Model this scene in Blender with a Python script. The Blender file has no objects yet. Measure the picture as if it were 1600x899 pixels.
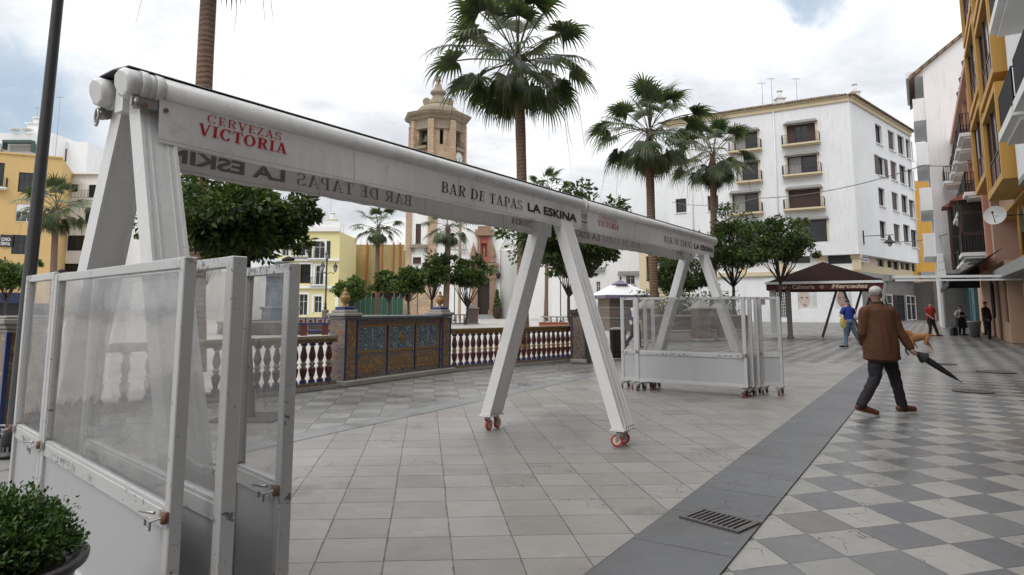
import bpy, math, random
import numpy as np
from mathutils import Vector, Matrix, noise as mnoise
PI=math.pi
random.seed(7)
sc=bpy.context.scene
COL=sc.collection
# ------------------------------------------------------------------ camera model
FPX=1040.; TH=math.radians(7.0); HZ=482.5; CXP=800.; CYP=HZ-FPX*math.tan(TH); EYE=1.48
ct,st=math.cos(TH),math.sin(TH)
def ray(x,y):
    u=(x-CXP)/FPX; v=(CYP-y)/FPX
    return Vector((u,ct-v*st,st+v*ct))
def G(x,y,z=0.):
    r=ray(x,y); t=(z-EYE)/r.z; return Vector((r.x*t,r.y*t,z))
def at(x,y,Y):
    r=ray(x,y); t=Y/r.y; return Vector((r.x*t,Y,EYE+r.z*t))
def zat(x,y,Y): return at(x,y,Y).z
def xat(x,y,Y): return at(x,y,Y).x
# ------------------------------------------------------------------ node helper
class NT:
    def __init__(s,tree): s.t=tree; s.n=tree.nodes; s.l=tree.links
    def put(s,sock,v):
        if v is None: return
        if hasattr(v,'links') or hasattr(v,'is_linked'): s.l.new(v,sock)
        else:
            if sock.type=='RGBA' and not hasattr(v,'__len__'): v=(v,v,v,1)
            elif sock.type=='RGBA' and len(v)==3: v=(*v,1)
            sock.default_value=v
    def m(s,op,a,b=None,c=None,clamp=False):
        n=s.n.new('ShaderNodeMath'); n.operation=op; n.use_clamp=clamp
        s.put(n.inputs[0],a); s.put(n.inputs[1],b); s.put(n.inputs[2],c); return n.outputs[0]
    def vm(s,op,a,b=None):
        n=s.n.new('ShaderNodeVectorMath'); n.operation=op
        s.put(n.inputs[0],a); s.put(n.inputs[1],b)
        return n.outputs['Value'] if op in('DOT_PRODUCT','LENGTH') else n.outputs[0]
    def scale(s,v,f):
        n=s.n.new('ShaderNodeVectorMath'); n.operation='SCALE'; s.put(n.inputs[0],v); s.put(n.inputs['Scale'],f); return n.outputs[0]
    def mix(s,f,a,b,blend='MIX'):
        n=s.n.new('ShaderNodeMix'); n.data_type='RGBA'; n.blend_type=blend
        s.put(n.inputs[0],f); s.put(n.inputs[6],a); s.put(n.inputs[7],b); return n.outputs[2]
    def noise(s,vec,scale,detail=4,rough=.5,dist=0,col=False):
        n=s.n.new('ShaderNodeTexNoise'); s.put(n.inputs['Vector'],vec); n.inputs['Scale'].default_value=scale
        n.inputs['Detail'].default_value=detail; n.inputs['Roughness'].default_value=rough; n.inputs['Distortion'].default_value=dist
        return n.outputs['Color' if col else 'Fac']
    def ramp(s,f,a,b,v0=0,v1=1,smooth=True):
        n=s.n.new('ShaderNodeMapRange'); n.interpolation_type='SMOOTHSTEP' if smooth else 'LINEAR'
        s.put(n.inputs[0],f); 
        for i,v in enumerate((a,b,v0,v1)): s.put(n.inputs[i+1],v)
        return n.outputs[0]
    def obj(s): return s.n.new('ShaderNodeTexCoord').outputs['Object']
    def gen(s): return s.n.new('ShaderNodeTexCoord').outputs['Generated']
    def pos(s): return s.n.new('ShaderNodeNewGeometry').outputs['Position']
    def sep(s,v):
        n=s.n.new('ShaderNodeSeparateXYZ'); s.put(n.inputs[0],v); return n.outputs
    def comb(s,x,y,z=0.):
        n=s.n.new('ShaderNodeCombineXYZ'); s.put(n.inputs[0],x); s.put(n.inputs[1],y); s.put(n.inputs[2],z); return n.outputs[0]
    def white(s,v,col=False):
        n=s.n.new('ShaderNodeTexWhiteNoise'); s.put(n.inputs[0],v); return n.outputs['Color' if col else 'Value']
    def voro(s,vec,scale,feat='F1',out='Distance',rand=1.):
        n=s.n.new('ShaderNodeTexVoronoi'); n.feature=feat; s.put(n.inputs['Vector'],vec); n.inputs['Scale'].default_value=scale
        n.inputs['Randomness'].default_value=rand; return n.outputs[out]
    def bump(s,h,strength=.3,dist=.01):
        n=s.n.new('ShaderNodeBump'); n.inputs['Strength'].default_value=strength; n.inputs['Distance'].default_value=dist
        s.put(n.inputs['Height'],h); return n.outputs[0]
MATS={}
def newmat(name):
    m=bpy.data.materials.new(name); m.use_nodes=True; nt=NT(m.node_tree)
    b=m.node_tree.nodes['Principled BSDF']; return m,nt,b
def P(name,col,rough=.6,metal=0.,var=.12,scale=2.,bump=0.,bscale=40.,stain=0.,stcol=None,spec=.5,streak=0.,grime=0.,wear=()):
    if name in MATS: return MATS[name]
    m,n,b=newmat(name)
    v=n.pos(); base=(*col,1)
    f=n.noise(v,scale,5,.6)
    k=n.m('MULTIPLY_ADD',n.m('SUBTRACT',f,.5),var*2.2,1.)
    c=n.mix(1.,base,n.comb(k,k,k),'MULTIPLY')
    if streak>0:
        q=n.sep(v); w=n.comb(n.m('MULTIPLY',q[0],6.),n.m('MULTIPLY',q[1],6.),n.m('MULTIPLY',q[2],.5))
        sf=n.ramp(n.noise(w,1.,4,.6),.5,.75)
        c=n.mix(n.m('MULTIPLY',sf,streak),c,tuple(x*.55 for x in (col[0],col[1]*.97,col[2]*.9)))
    if stain>0:
        sf=n.ramp(n.noise(v,scale*4,6,.7),.56,.66)
        c=n.mix(n.m('MULTIPLY',sf,stain),c,stcol or tuple(x*.45 for x in col))
    if grime>0:
        sf=n.m('MULTIPLY',n.ramp(n.noise(v,scale*22,3,.6),.64,.67),n.ramp(n.noise(v,scale*2.2,3,.6),.46,.56))
        c=n.mix(n.m('MULTIPLY',sf,grime),c,(.07,.06,.055))
    for (zc,zw) in wear:
        zz=n.sep(v)[2]; mk=n.m('MULTIPLY',n.m('LESS_THAN',n.m('ABSOLUTE',n.m('SUBTRACT',zz,zc)),n.m('MULTIPLY',zw,n.noise(v,40.,3))),n.ramp(n.noise(v,26.,4,.7),.5,.56)); mk=n.m('MULTIPLY',mk,n.ramp(n.noise(v,1.9,2),.46,.56)); c=n.mix(n.m('MULTIPLY',mk,.85),c,(.10,.10,.10))
    n.put(b.inputs['Base Color'],c)
    n.put(b.inputs['Roughness'],n.m('MULTIPLY_ADD',n.noise(v,scale*3,3),.25,max(rough-.12,0.02)))
    b.inputs['Metallic'].default_value=metal; b.inputs['Specular IOR Level'].default_value=spec
    if bump>0: n.put(b.inputs['Normal'],n.bump(n.noise(v,bscale,4,.6),bump,.01))
    MATS[name]=m; return m
# ------------------------------------------------------------------ mesh builder
class MB:
    def __init__(s): s.v=[]; s.f=[]; s.mi=[]; s.cur=0; s.sm=[]
    def add(s,vs,fs,smooth=False):
        o=len(s.v); s.v.extend([Vector(p) for p in vs])
        for f in fs: s.f.append(tuple(o+i for i in f)); s.mi.append(s.cur); s.sm.append(smooth)
        return s
    def box(s,c,d,rz=0.,M=None,bev=0.):
        x,y,z=d[0]/2,d[1]/2,d[2]/2
        R=(M or Matrix.Rotation(rz,3,'Z')); c=Vector(c)
        if bev>0:
            pts=[];b=bev
            for sx in(-1,1):
                for sy in(-1,1):
                    for sz in(-1,1):
                        pts+= [(sx*(x-b),sy*(y-b),sz*z),(sx*(x-b),sy*y,sz*(z-b)),(sx*x,sy*(y-b),sz*(z-b))]
            import bmesh
            bm=bmesh.new()
            for p in pts: bm.verts.new(p)
            r=bmesh.ops.convex_hull(bm,input=bm.verts); bm.verts.ensure_lookup_table(); bm.verts.index_update()
            bmesh.ops.dissolve_limit(bm,angle_limit=.02,verts=bm.verts,edges=bm.edges); bm.verts.ensure_lookup_table(); bm.verts.index_update()
            vs=[c+R@v.co for v in bm.verts]; fs=[[v.index for v in f.verts] for f in bm.faces]; bm.free()
            return s.add(vs,fs)
        vs=[c+R@Vector((a*x,b*y,e*z)) for a in(-1,1) for b in(-1,1) for e in(-1,1)]
        return s.add(vs,[(0,1,3,2),(4,6,7,5),(0,4,5,1),(2,3,7,6),(0,2,6,4),(1,5,7,3)])
    def hexa(s,b,t):  # bottom quad, top quad (ccw)
        n=len(b); return s.add(list(b)+list(t),[tuple(range(n-1,-1,-1)),tuple(range(n,2*n))]+[(i,(i+1)%n,n+(i+1)%n,n+i) for i in range(n)])
    def bar(s,p,q,w,h,up=(0,0,1)):
        p=Vector(p);q=Vector(q);d=(q-p); L=d.length
        if L<1e-6: return s
        d/=L; u=Vector(up)
        if abs(d.dot(u))>.99: u=Vector((1,0,0))
        a=d.cross(u).normalized(); b=a.cross(d)
        R=Matrix((a,d,b)).transposed()
        return s.box((p+q)/2,(w,L,h),M=R)
    def ring(s,c,a,b,r,n,rb=None):
        return [Vector(c)+a*(math.cos(2*PI*i/n)*r)+b*(math.sin(2*PI*i/n)*(rb or r)) for i in range(n)]
    def tube(s,pts,rad,n=8,caps=True,smooth=True):
        pts=[Vector(p) for p in pts]; 
        if not hasattr(rad,'__len__'): rad=[rad]*len(pts)
        o=len(s.v); prev=None; vs=[]
        for i,p in enumerate(pts):
            d=(pts[min(i+1,len(pts)-1)]-pts[max(i-1,0)]).normalized()
            if prev is None:
                u=Vector((0,0,1)) if abs(d.z)<.9 else Vector((1,0,0)); a=d.cross(u).normalized()
            else: a=(prev-d*prev.dot(d)).normalized()
            prev=a; b=d.cross(a); vs+=s.ring(p,a,b,max(rad[i],1e-4),n)
        fs=[]
        for i in range(len(pts)-1):
            for j in range(n): k=(j+1)%n; fs.append((i*n+j,i*n+k,(i+1)*n+k,(i+1)*n+j))
        s.add(vs,fs,smooth)
        if caps:
            o2=len(s.v)-len(vs)
            for rg in (range(n-1,-1,-1),range((len(pts)-1)*n,len(pts)*n)):
                s.f.append(tuple(o2+i for i in rg)); s.mi.append(s.cur); s.sm.append(False)
        return s
    def lathe(s,c,prof,n=16,smooth=True,sx=1.,sy=1.,rot=0.):
        c=Vector(c); vs=[]
        for r,z in prof:
            for j in range(n):
                a=2*PI*j/n+rot; vs.append(c+Vector((math.cos(a)*r*sx,math.sin(a)*r*sy,z)))
        fs=[]
        for i in range(len(prof)-1):
            for j in range(n): k=(j+1)%n; fs.append((i*n+j,i*n+k,(i+1)*n+k,(i+1)*n+j))
        s.add(vs,fs,smooth); o=len(s.v)-len(vs)
        for rg in (range(n-1,-1,-1),range((len(prof)-1)*n,len(prof)*n)):
            s.f.append(tuple(o+i for i in rg)); s.mi.append(s.cur); s.sm.append(False)
        return s
    def mesh(s,name,mats,off=Vector((0,0,0))):
        me=bpy.data.meshes.new(name); me.from_pydata([tuple(v-off) for v in s.v],[],s.f)
        for m in (mats if isinstance(mats,(list,tuple)) else [mats]): me.materials.append(m)
        me.polygons.foreach_set('material_index',s.mi); me.polygons.foreach_set('use_smooth',s.sm)
        me.update(); return me
    def build(s,name,mats,parent=None,smooth=None):
        off=wloc(parent) if parent is not None else Vector((0,0,0))
        o=bpy.data.objects.new(name,s.mesh(name,mats,off)); COL.objects.link(o)
        if parent is not None: o.parent=parent
        return o
WL={}
def wloc(o):
    v=Vector((0,0,0))
    while o is not None: v+=o.location; o=o.parent
    return v
def tag(o,label=None,cat=None,group=None,kind=None):
    if label: o['label']=label
    if cat: o['category']=cat
    if group: o['group']=group
    if kind: o['kind']=kind
    return o
def thing(name,label,cat,loc,group=None):
    o=bpy.data.objects.new(name,None); o.empty_display_size=.1; COL.objects.link(o); o.location=Vector(loc)
    return tag(o,label,cat,group)
def lnk(name,me,parent,loc,rz=0.):   # shared-mesh part at world loc
    o=bpy.data.objects.new(name,me); COL.objects.link(o)
    if parent is not None: o.parent=parent; o.location=Vector(loc)-wloc(parent)
    else: o.location=loc
    o.rotation_euler.z=rz; return o
def fastmesh(name,V,F,mats,smooth=False,mi=None):
    me=bpy.data.meshes.new(name); V=np.asarray(V,np.float32); F=np.asarray(F,np.int32); k=F.shape[1]
    me.vertices.add(len(V)); me.vertices.foreach_set('co',V.ravel())
    me.loops.add(F.size); me.loops.foreach_set('vertex_index',F.ravel())
    me.polygons.add(len(F)); me.polygons.foreach_set('loop_start',np.arange(0,F.size,k,dtype=np.int32)); 
    for m in (mats if isinstance(mats,(list,tuple)) else [mats]): me.materials.append(m)
    if mi is not None: me.polygons.foreach_set('material_index',np.asarray(mi,np.int32))
    me.update(calc_edges=True); 
    if smooth: me.polygons.foreach_set('use_smooth',[True]*len(F))
    return me
# ------------------------------------------------------------------ materials
WHITE=P('painted_frame',(.50,.50,.495),.38,var=.08,scale=1.5,grime=.85,stain=.15,stcol=(.4,.37,.33),wear=((1.70,.11),(.665,.045)))
WHITE2=P('painted_aluminium',(.74,.74,.735),.30,var=.07,scale=2,streak=.28,grime=.25,bump=.08,bscale=3)
DULLP=P('infill_sheet',(.42,.425,.435),.42,var=.06,scale=.9,stain=.12,stcol=(.42,.4,.38),streak=.1,grime=.15)
STEEL=P('zinc_steel',(.42,.41,.4),.4,metal=.8,var=.2,scale=30)
RUST=P('rusty_steel',(.22,.12,.08),.7,metal=.3,var=.4,scale=60)
REDW=P('red_wheel_rubber',(.45,.05,.03),.5,var=.2,scale=20)
CREAMW=P('cream_plastic',(.6,.55,.48),.5)
BLACK=P('black_paint',(.02,.02,.022),.4,var=.2)
DARKROOF=P('dark_cover_strip',(.09,.09,.095),.4)
DGLASS=P('window_glass',(.018,.022,.026),.14,var=.5,scale=.6,spec=.7)
CURT=P('window_curtain',(.32,.32,.31),.7,var=.3,scale=3)
IRON=P('wrought_iron',(.018,.018,.02),.5)
BROWNW=P('brown_shutter',(.055,.025,.018),.55,var=.25,scale=3)
PLWHITE=P('lime_plaster',(.76,.77,.78),.85,var=.10,scale=.35,streak=.3,bump=.1,bscale=5)
CHWHITE=P('church_plaster',(.78,.78,.77),.85,var=.07,scale=.4,streak=.25,bump=.1,bscale=5)
OCHREP=P('ochre_plaster',(.58,.40,.17),.8,var=.08,scale=.7,streak=.1)
OCHRE2=P('orange_oriel_plaster',(.52,.29,.06),.6,var=.08,scale=1.,streak=.12)
YELP=P('yellow_plaster',(.70,.63,.33),.8,var=.06,scale=.7,streak=.1)
CREAMP=P('cream_cornice',(.62,.52,.35),.75,var=.08,scale=1.5,streak=.15)
PEACH=P('peach_plaster',(.58,.38,.26),.75,var=.08,scale=1.2,stain=.1)
PINK=P('pink_plaster',(.50,.32,.25),.8,var=.1,scale=1.)
GREYC=P('grey_concrete',(.28,.28,.27),.8,var=.12,scale=1.5)
TRIMW=P('white_trim',(.75,.75,.74),.6,var=.06)
def brickstone():
    m,n,b=newmat('tower_stone'); v=n.pos(); q=n.sep(v)
    br=n.n.new('ShaderNodeTexBrick'); n.put(br.inputs['Vector'],n.comb(n.m('ADD',q[0],n.m('MULTIPLY',q[1],.7)),q[2],0.)); br.inputs['Scale'].default_value=1.
    br.inputs['Brick Width'].default_value=.9; br.inputs['Row Height'].default_value=.42; br.inputs['Mortar Size'].default_value=.02
    n.put(br.inputs['Color1'],(.56,.41,.27,1)); n.put(br.inputs['Color2'],(.46,.33,.21,1)); n.put(br.inputs['Mortar'],(.22,.16,.11,1))
    c=n.mix(n.ramp(n.noise(v,.8,6,.7),.35,.7),br.outputs[0],(.36,.27,.20)); c=n.mix(n.m('MULTIPLY',n.ramp(n.noise(v,2.5,6,.75),.5,.7),.55),c,(.16,.12,.09))
    n.put(b.inputs['Base Color'],c); b.inputs['Roughness'].default_value=.9; n.put(b.inputs['Normal'],n.bump(n.noise(v,4,6,.7),.6,.08)); return m
STONE=brickstone()
STONE2=P('dome_stone',(.27,.225,.165),.9,var=.3,scale=1.2,stain=.4,streak=.4,bump=.3,bscale=4)
PORTAL=P('portal_brick',(.27,.175,.12),.85,var=.25,scale=1.5,stain=.3,bump=.2,bscale=12)
PORTRED=P('portal_red',(.38,.1,.08),.8,var=.15,scale=2)
def rooftile():
    m,n,b=newmat('roof_tiles'); v=n.pos(); q=n.sep(v)
    u=n.m('ADD',n.m('MULTIPLY',q[0],3.2),n.m('MULTIPLY',q[1],1.7)); w=n.m('SINE',n.m('MULTIPLY',u,PI))
    c=n.mix(n.ramp(n.noise(v,1.2,5,.7),.35,.65),(.30,.20,.13),(.17,.14,.11)); c=n.mix(n.m('MULTIPLY',n.ramp(w,-.2,-.9),.7),c,(.06,.045,.035))
    n.put(b.inputs['Base Color'],c); b.inputs['Roughness'].default_value=.9; n.put(b.inputs['Normal'],n.bump(w,.8,.1)); return m
ROOFT=rooftile()
def azulejo(name,c1,c2,c3,c4,sc_=9.,amt=.8):
    m,n,b=newmat(name); v=n.pos(); q=n.sep(v)
    u=n.m('MULTIPLY',n.m('ADD',n.m('MULTIPLY',q[0],.55),n.m('MULTIPLY',q[1],.835)),1.); p=n.comb(u,q[2],n.m('MULTIPLY',n.m('SUBTRACT',q[0],n.m('MULTIPLY',q[1],.6)),.4))
    d=n.scale(p,1.)
    v1=n.voro(d,sc_,'F1','Distance',.6); v2=n.voro(d,sc_*2.3,'F1','Distance',1.); nz=n.noise(d,sc_*1.5,3,.6)
    c=n.mix(n.ramp(v1,.25,.38),c1,c2); c=n.mix(n.ramp(n.m('SINE',n.m('MULTIPLY',v1,28.)),.4,.7),c,c3); c=n.mix(n.ramp(v2,.3,.22),c,c4)
    c=n.mix(n.ramp(nz,.62,.68),c,tuple(x*.3 for x in c1))
    # tile joints
    ju=n.m('FRACT',n.m('DIVIDE',u,.14)); jz=n.m('FRACT',n.m('DIVIDE',q[2],.14))
    j=n.m('MAXIMUM',n.m('GREATER_THAN',n.m('ABSOLUTE',n.m('SUBTRACT',ju,.5)),.475),n.m('GREATER_THAN',n.m('ABSOLUTE',n.m('SUBTRACT',jz,.5)),.475))
    c=n.mix(n.m('MULTIPLY',j,.5),c,(.08,.07,.06)); c=n.mix(n.m('MULTIPLY',n.noise(v,3.,5,.7),.3),c,(.10,.075,.05))
    n.put(b.inputs['Base Color'],c); b.inputs['Roughness'].default_value=.22; n.put(b.inputs['Normal'],n.bump(j,.2,-.004)); return m
AZ_OR=azulejo('orange_tilework',(.48,.17,.03),(.26,.13,.04),(.05,.13,.12),(.46,.30,.08),6.)
AZ_BL=azulejo('blue_scroll_tilework',(.02,.04,.12),(.035,.08,.16),(.26,.33,.33),(.25,.2,.08),9.)
AZ_MX=azulejo('mixed_tilework',(.09,.09,.12),(.22,.12,.06),(.16,.19,.21),(.04,.06,.20),8.)
AZ_GD=azulejo('gold_tilework',(.36,.19,.05),(.26,.11,.03),(.06,.13,.12),(.40,.28,.10),7.)
BLUEG=P('cobalt_glaze',(.02,.035,.14),.18,var=.3,scale=9,spec=.6)
GOLDG=P('ochre_glaze',(.27,.145,.04),.22,var=.2,scale=12)
REDG=P('oxblood_glaze',(.09,.018,.013),.2,var=.3,scale=14,spec=.6)
CREAMG=P('cream_glaze',(.25,.205,.15),.3,var=.2,scale=20)
PLINTH=P('stone_kerb',(.30,.28,.25),.7,var=.2,scale=4,stain=.3)
def leafmat(name,c1,c2,c3,rough=.45,sc_=2.5):
    m,n,b=newmat(name); v=n.pos()
    c=n.mix(n.ramp(n.noise(v,sc_,3,.6),.35,.65),c1,c2)
    g=n.n.new('ShaderNodeNewGeometry').outputs['Random Per Island']
    c=n.mix(n.ramp(g,.75,.95),c,c3); k=n.m('MULTIPLY_ADD',n.white(g),.7,.65); c=n.mix(1.,c,n.comb(k,k,k),'MULTIPLY')
    n.put(b.inputs['Base Color'],c); b.inputs['Roughness'].default_value=rough; b.inputs['Specular IOR Level'].default_value=.35
    out=n.n['Material Output']; tr=n.n.new('ShaderNodeBsdfTranslucent'); n.put(tr.inputs[0],n.mix(1.,c,(1.3,1.5,.6,1),'MULTIPLY'))
    mx=n.n.new('ShaderNodeMixShader'); mx.inputs[0].default_value=.22; n.l.new(b.outputs[0],mx.inputs[1]); n.l.new(tr.outputs[0],mx.inputs[2]); n.l.new(mx.outputs[0],out.inputs[0]); return m
LEAF_O=leafmat('orange_tree_leaves',(.03,.06,.018),(.065,.10,.026),(.15,.17,.045))
LEAF_L=leafmat('light_tree_leaves',(.05,.09,.022),(.08,.13,.03),(.16,.2,.05))
LEAF_B=leafmat('boxwood_leaves',(.03,.072,.018),(.055,.12,.027),(.12,.18,.055),sc_=12)
LEAF_P=leafmat('palm_leaves',(.045,.07,.034),(.075,.10,.042),(.13,.13,.06),.4,1.)
LEAF_D=leafmat('dry_palm_leaves',(.12,.085,.05),(.085,.06,.035),(.16,.12,.07),.7)
BARK=P('bark',(.06,.045,.035),.9,var=.3,scale=8,bump=.5,bscale=30)
def palmbark():
    m,n,b=newmat('palm_bark'); v=n.pos(); q=n.sep(v)
    w=n.m('SINE',n.m('ADD',n.m('MULTIPLY',q[2],46.),n.m('MULTIPLY',n.noise(v,3.,4,.6),9.)))
    c=n.mix(n.ramp(w,-.8,.4),(.145,.09,.06),(.20,.128,.088)); c=n.mix(n.ramp(n.noise(v,2.2,5,.7),.5,.7),c,(.15,.11,.085))
    c=n.mix(n.m('MULTIPLY',n.ramp(n.noise(n.comb(n.m('MULTIPLY',q[0],14.),n.m('MULTIPLY',q[1],14.),q[2]),1.,3),.55,.7),.4),c,(.07,.045,.03))
    n.put(b.inputs['Base Color'],c); b.inputs['Roughness'].default_value=.9; n.put(b.inputs['Normal'],n.bump(w,.5,.02)); return m
PBARK=palmbark()
def film(name,haze=.15,tint=(.975,.975,.975)):
    m,n,b=newmat(name); v=n.pos(); q=n.sep(v)
    tr=n.n.new('ShaderNodeBsdfTransparent'); n.put(tr.inputs[0],tint); df=n.n.new('ShaderNodeBsdfDiffuse'); n.put(df.inputs[0],(.72,.71,.70,1))
    gl=n.n.new('ShaderNodeBsdfGlossy'); gl.inputs['Roughness'].default_value=.06; n.put(gl.inputs[0],(.8,.8,.8,1))
    s1=n.noise(n.comb(n.m('MULTIPLY',q[0],3.),n.m('MULTIPLY',q[1],3.),n.m('MULTIPLY_ADD',q[0],4.,n.m('MULTIPLY',q[2],14.))),.6,4,.6); s2=n.noise(v,2.2,4,.65)
    s3=n.noise(n.comb(n.m('MULTIPLY',q[0],1.2),n.m('MULTIPLY',q[1],1.2),n.m('MULTIPLY_ADD',q[0],-6.,n.m('MULTIPLY',q[2],24.))),.9,5,.65)
    h=n.m('ADD',haze*.3,n.m('MULTIPLY',n.m('ADD',n.m('MULTIPLY',n.ramp(s1,.45,.7),1.),n.m('ADD',n.ramp(s2,.42,.7),n.m('MULTIPLY',n.ramp(s3,.5,.66),1.3))),haze*.75))
    a=n.n.new('ShaderNodeMixShader'); n.put(a.inputs[0],h); n.l.new(tr.outputs[0],a.inputs[1]); n.l.new(df.outputs[0],a.inputs[2])
    fr=n.n.new('ShaderNodeFresnel'); fr.inputs[0].default_value=1.35; n.put(fr.inputs['Normal'],n.bump(n.noise(v,3.,2),.15,.05)); n.put(gl.inputs['Normal'],n.bump(n.noise(v,3.,2),.15,.05))
    c=n.n.new('ShaderNodeMixShader'); n.put(c.inputs[0],n.m('MULTIPLY',fr.outputs[0],.45)); n.l.new(a.outputs[0],c.inputs[1]); n.l.new(gl.outputs[0],c.inputs[2])
    n.l.new(c.outputs[0],n.n['Material Output'].inputs[0]); return m
FILM=film('pvc_film',.055); FILM2=film('clear_film',.035)
def fabric():
    m,n,b=newmat('awning_canvas'); v=n.pos(); q=n.sep(v)
    k=n.m('MULTIPLY_ADD',n.m('SUBTRACT',n.noise(n.comb(n.m('MULTIPLY',q[0],9.),n.m('MULTIPLY',q[1],9.),n.m('MULTIPLY',q[2],2.)),1.,5,.65),.5),.22,1.)
    c=n.mix(1.,(.88,.86,.845,1),n.comb(k,k,k),'MULTIPLY'); c=n.mix(n.m('MULTIPLY',n.ramp(n.noise(v,5,6,.75),.58,.7),.3),c,(.4,.36,.33))
    n.put(b.inputs['Base Color'],c); b.inputs['Roughness'].default_value=.85
    tr=n.n.new('ShaderNodeBsdfTranslucent'); n.put(tr.inputs[0],c); mx=n.n.new('ShaderNodeMixShader'); mx.inputs[0].default_value=.12
    n.put(b.inputs['Normal'],n.bump(n.noise(n.comb(n.m('MULTIPLY',q[0],5.),n.m('MULTIPLY',q[1],5.),q[2]),1.2,4,.6),.25,.05))
    n.l.new(b.outputs[0],mx.inputs[1]); n.l.new(tr.outputs[0],mx.inputs[2]); n.l.new(mx.outputs[0],n.n['Material Output'].inputs[0]); return m
CANVAS=fabric()
RUBBER=P('rubber',(.03,.03,.03),.7)
# ------------------------------------------------------------------ ground
def pave(name,O,a,b_,colfn,crack,rough=.36,jw=.018,wet=.5):
    m,n,b=newmat(name); v=n.obj(); q=n.sep(v)
    det=a[0]*b_[1]-a[1]*b_[0]
    x=n.m('SUBTRACT',q[0],O[0]); y=n.m('SUBTRACT',q[1],O[1])
    u=n.m('ADD',n.m('MULTIPLY',x,b_[1]/det),n.m('MULTIPLY',y,-b_[0]/det)); w=n.m('ADD',n.m('MULTIPLY',x,-a[1]/det),n.m('MULTIPLY',y,a[0]/det))
    wob=n.noise(v,1.3,2); u=n.m('ADD',u,n.m('MULTIPLY',n.m('SUBTRACT',wob,.5),.05)); w=n.m('ADD',w,n.m('MULTIPLY',n.m('SUBTRACT',wob,.5),-.05))
    fu=n.m('FLOOR',u); fw=n.m('FLOOR',w); cell=n.comb(fu,fw,0.)
    eu=n.m('SUBTRACT',.5,n.m('ABSOLUTE',n.m('SUBTRACT',n.m('FRACT',u),.5))); ew=n.m('SUBTRACT',.5,n.m('ABSOLUTE',n.m('SUBTRACT',n.m('FRACT',w),.5)))
    e=n.m('MINIMUM',eu,ew); jn=n.m('MULTIPLY',n.noise(v,7.,3),jw*1.6); joint=n.ramp(n.m('ADD',e,n.m('SUBTRACT',jn,jw*.8)),jw*.25,jw*.95,1,0)
    rnd=n.white(cell); par=n.m('FLOORED_MODULO',n.m('ADD',fu,fw),2.)
    c,extra=colfn(n,v,rnd,par,cell)
    fine=n.noise(v,55,5,.7); med=n.noise(v,4.,5,.65); big=n.noise(v,.55,4,.6)
    k=n.m('ADD',n.m('MULTIPLY',n.m('SUBTRACT',fine,.5),.35),n.m('ADD',n.m('MULTIPLY',n.m('SUBTRACT',med,.5),.35),n.m('MULTIPLY_ADD',n.m('SUBTRACT',big,.5),.5,1.)))
    c=n.mix(1.,c,n.comb(k,k,k),'MULTIPLY')
    # cracks
    dv=n.vm('ADD',v,n.scale(n.noise(v,6.,4,.6,0,True),.16)); vd=n.voro(dv,4.2,'DISTANCE_TO_EDGE')
    msk=n.m('MULTIPLY',n.m('GREATER_THAN',n.white(n.vm('ADD',cell,(3.3,7.1,0))),1-crack),extra if extra is not None else 1.)
    msk=n.m('MULTIPLY',msk,n.ramp(n.noise(v,2.1,3),.46,.56)); cr=n.m('MULTIPLY',n.ramp(vd,.004,.014,1,0),msk)
    chips=n.m('MULTIPLY',n.ramp(n.noise(v,16.,5,.75),.69,.715),n.ramp(n.noise(v,1.7,2),.52,.6))
    dk=n.m('MAXIMUM',n.m('MAXIMUM',n.m('MULTIPLY',joint,.8),n.m('MULTIPLY',cr,.9)),n.m('MULTIPLY',chips,.8))
    gum=n.m('MULTIPLY',n.ramp(n.voro(v,5.5,'F1','Distance',1.),.035,.05,1,0),n.ramp(n.noise(v,2.3,2),.5,.6)); blot=n.ramp(n.noise(n.vm('ADD',v,(31.,7.,0)),.8,6,.72),.54,.68)
    c=n.mix(n.m('MULTIPLY',blot,.42),c,(.07,.058,.048)); c=n.mix(n.m('MULTIPLY',gum,.5),c,(.05,.045,.04)); lit=n.ramp(n.noise(n.vm('ADD',v,(3.,57.,0)),2.6,6,.75),.60,.70); c=n.mix(n.m('MULTIPLY',lit,.22),c,(.5,.47,.43))
    c=n.mix(n.m('MULTIPLY',dk,.85),c,(.035,.03,.026))
    n.put(b.inputs['Base Color'],c)
    wt=n.ramp(n.noise(v,.35,4,.65),.42,.62); wm=n.noise(v,9.,4,.7)
    r=n.m('ADD',n.m('MULTIPLY',wt,-.14*wet*2),n.m('MULTIPLY_ADD',wm,.22,rough)); r=n.m('ADD',r,n.m('MULTIPLY',dk,.4)); n.put(b.inputs['Roughness'],r)
    b.inputs['Specular IOR Level'].default_value=.5
    hh=n.m('ADD',n.m('MULTIPLY',n.m('MULTIPLY',dk,-1.),1.),n.m('MULTIPLY',med,.25)); hh=n.m('ADD',hh,n.m('MULTIPLY',rnd,.35)); bn_=n.n.new('ShaderNodeBump'); bn_.inputs['Strength'].default_value=.35; bn_.inputs['Distance'].default_value=.006; n.put(bn_.inputs['Height'],hh)
    tl_=n.vm('NORMALIZE',n.vm('ADD',n.n.new('ShaderNodeNewGeometry').outputs['Normal'],n.scale(n.vm('SUBTRACT',n.white(cell,True),(.5,.5,.5)),.022))); n.put(bn_.inputs['Normal'],tl_); n.put(b.inputs['Normal'],bn_.outputs[0])
    return m
def c_center(n,v,rnd,par,cell):
    c=n.mix(rnd,(.228,.213,.196),(.272,.257,.238)); c=n.mix(n.m('GREATER_THAN',n.white(n.vm('ADD',cell,(9.,1.,0))),.93),c,(.21,.198,.18))
    pk=n.ramp(n.noise(v,.7,3,.6),.55,.75); return n.mix(n.m('MULTIPLY',pk,.45),c,(.27,.20,.175)),None
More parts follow.
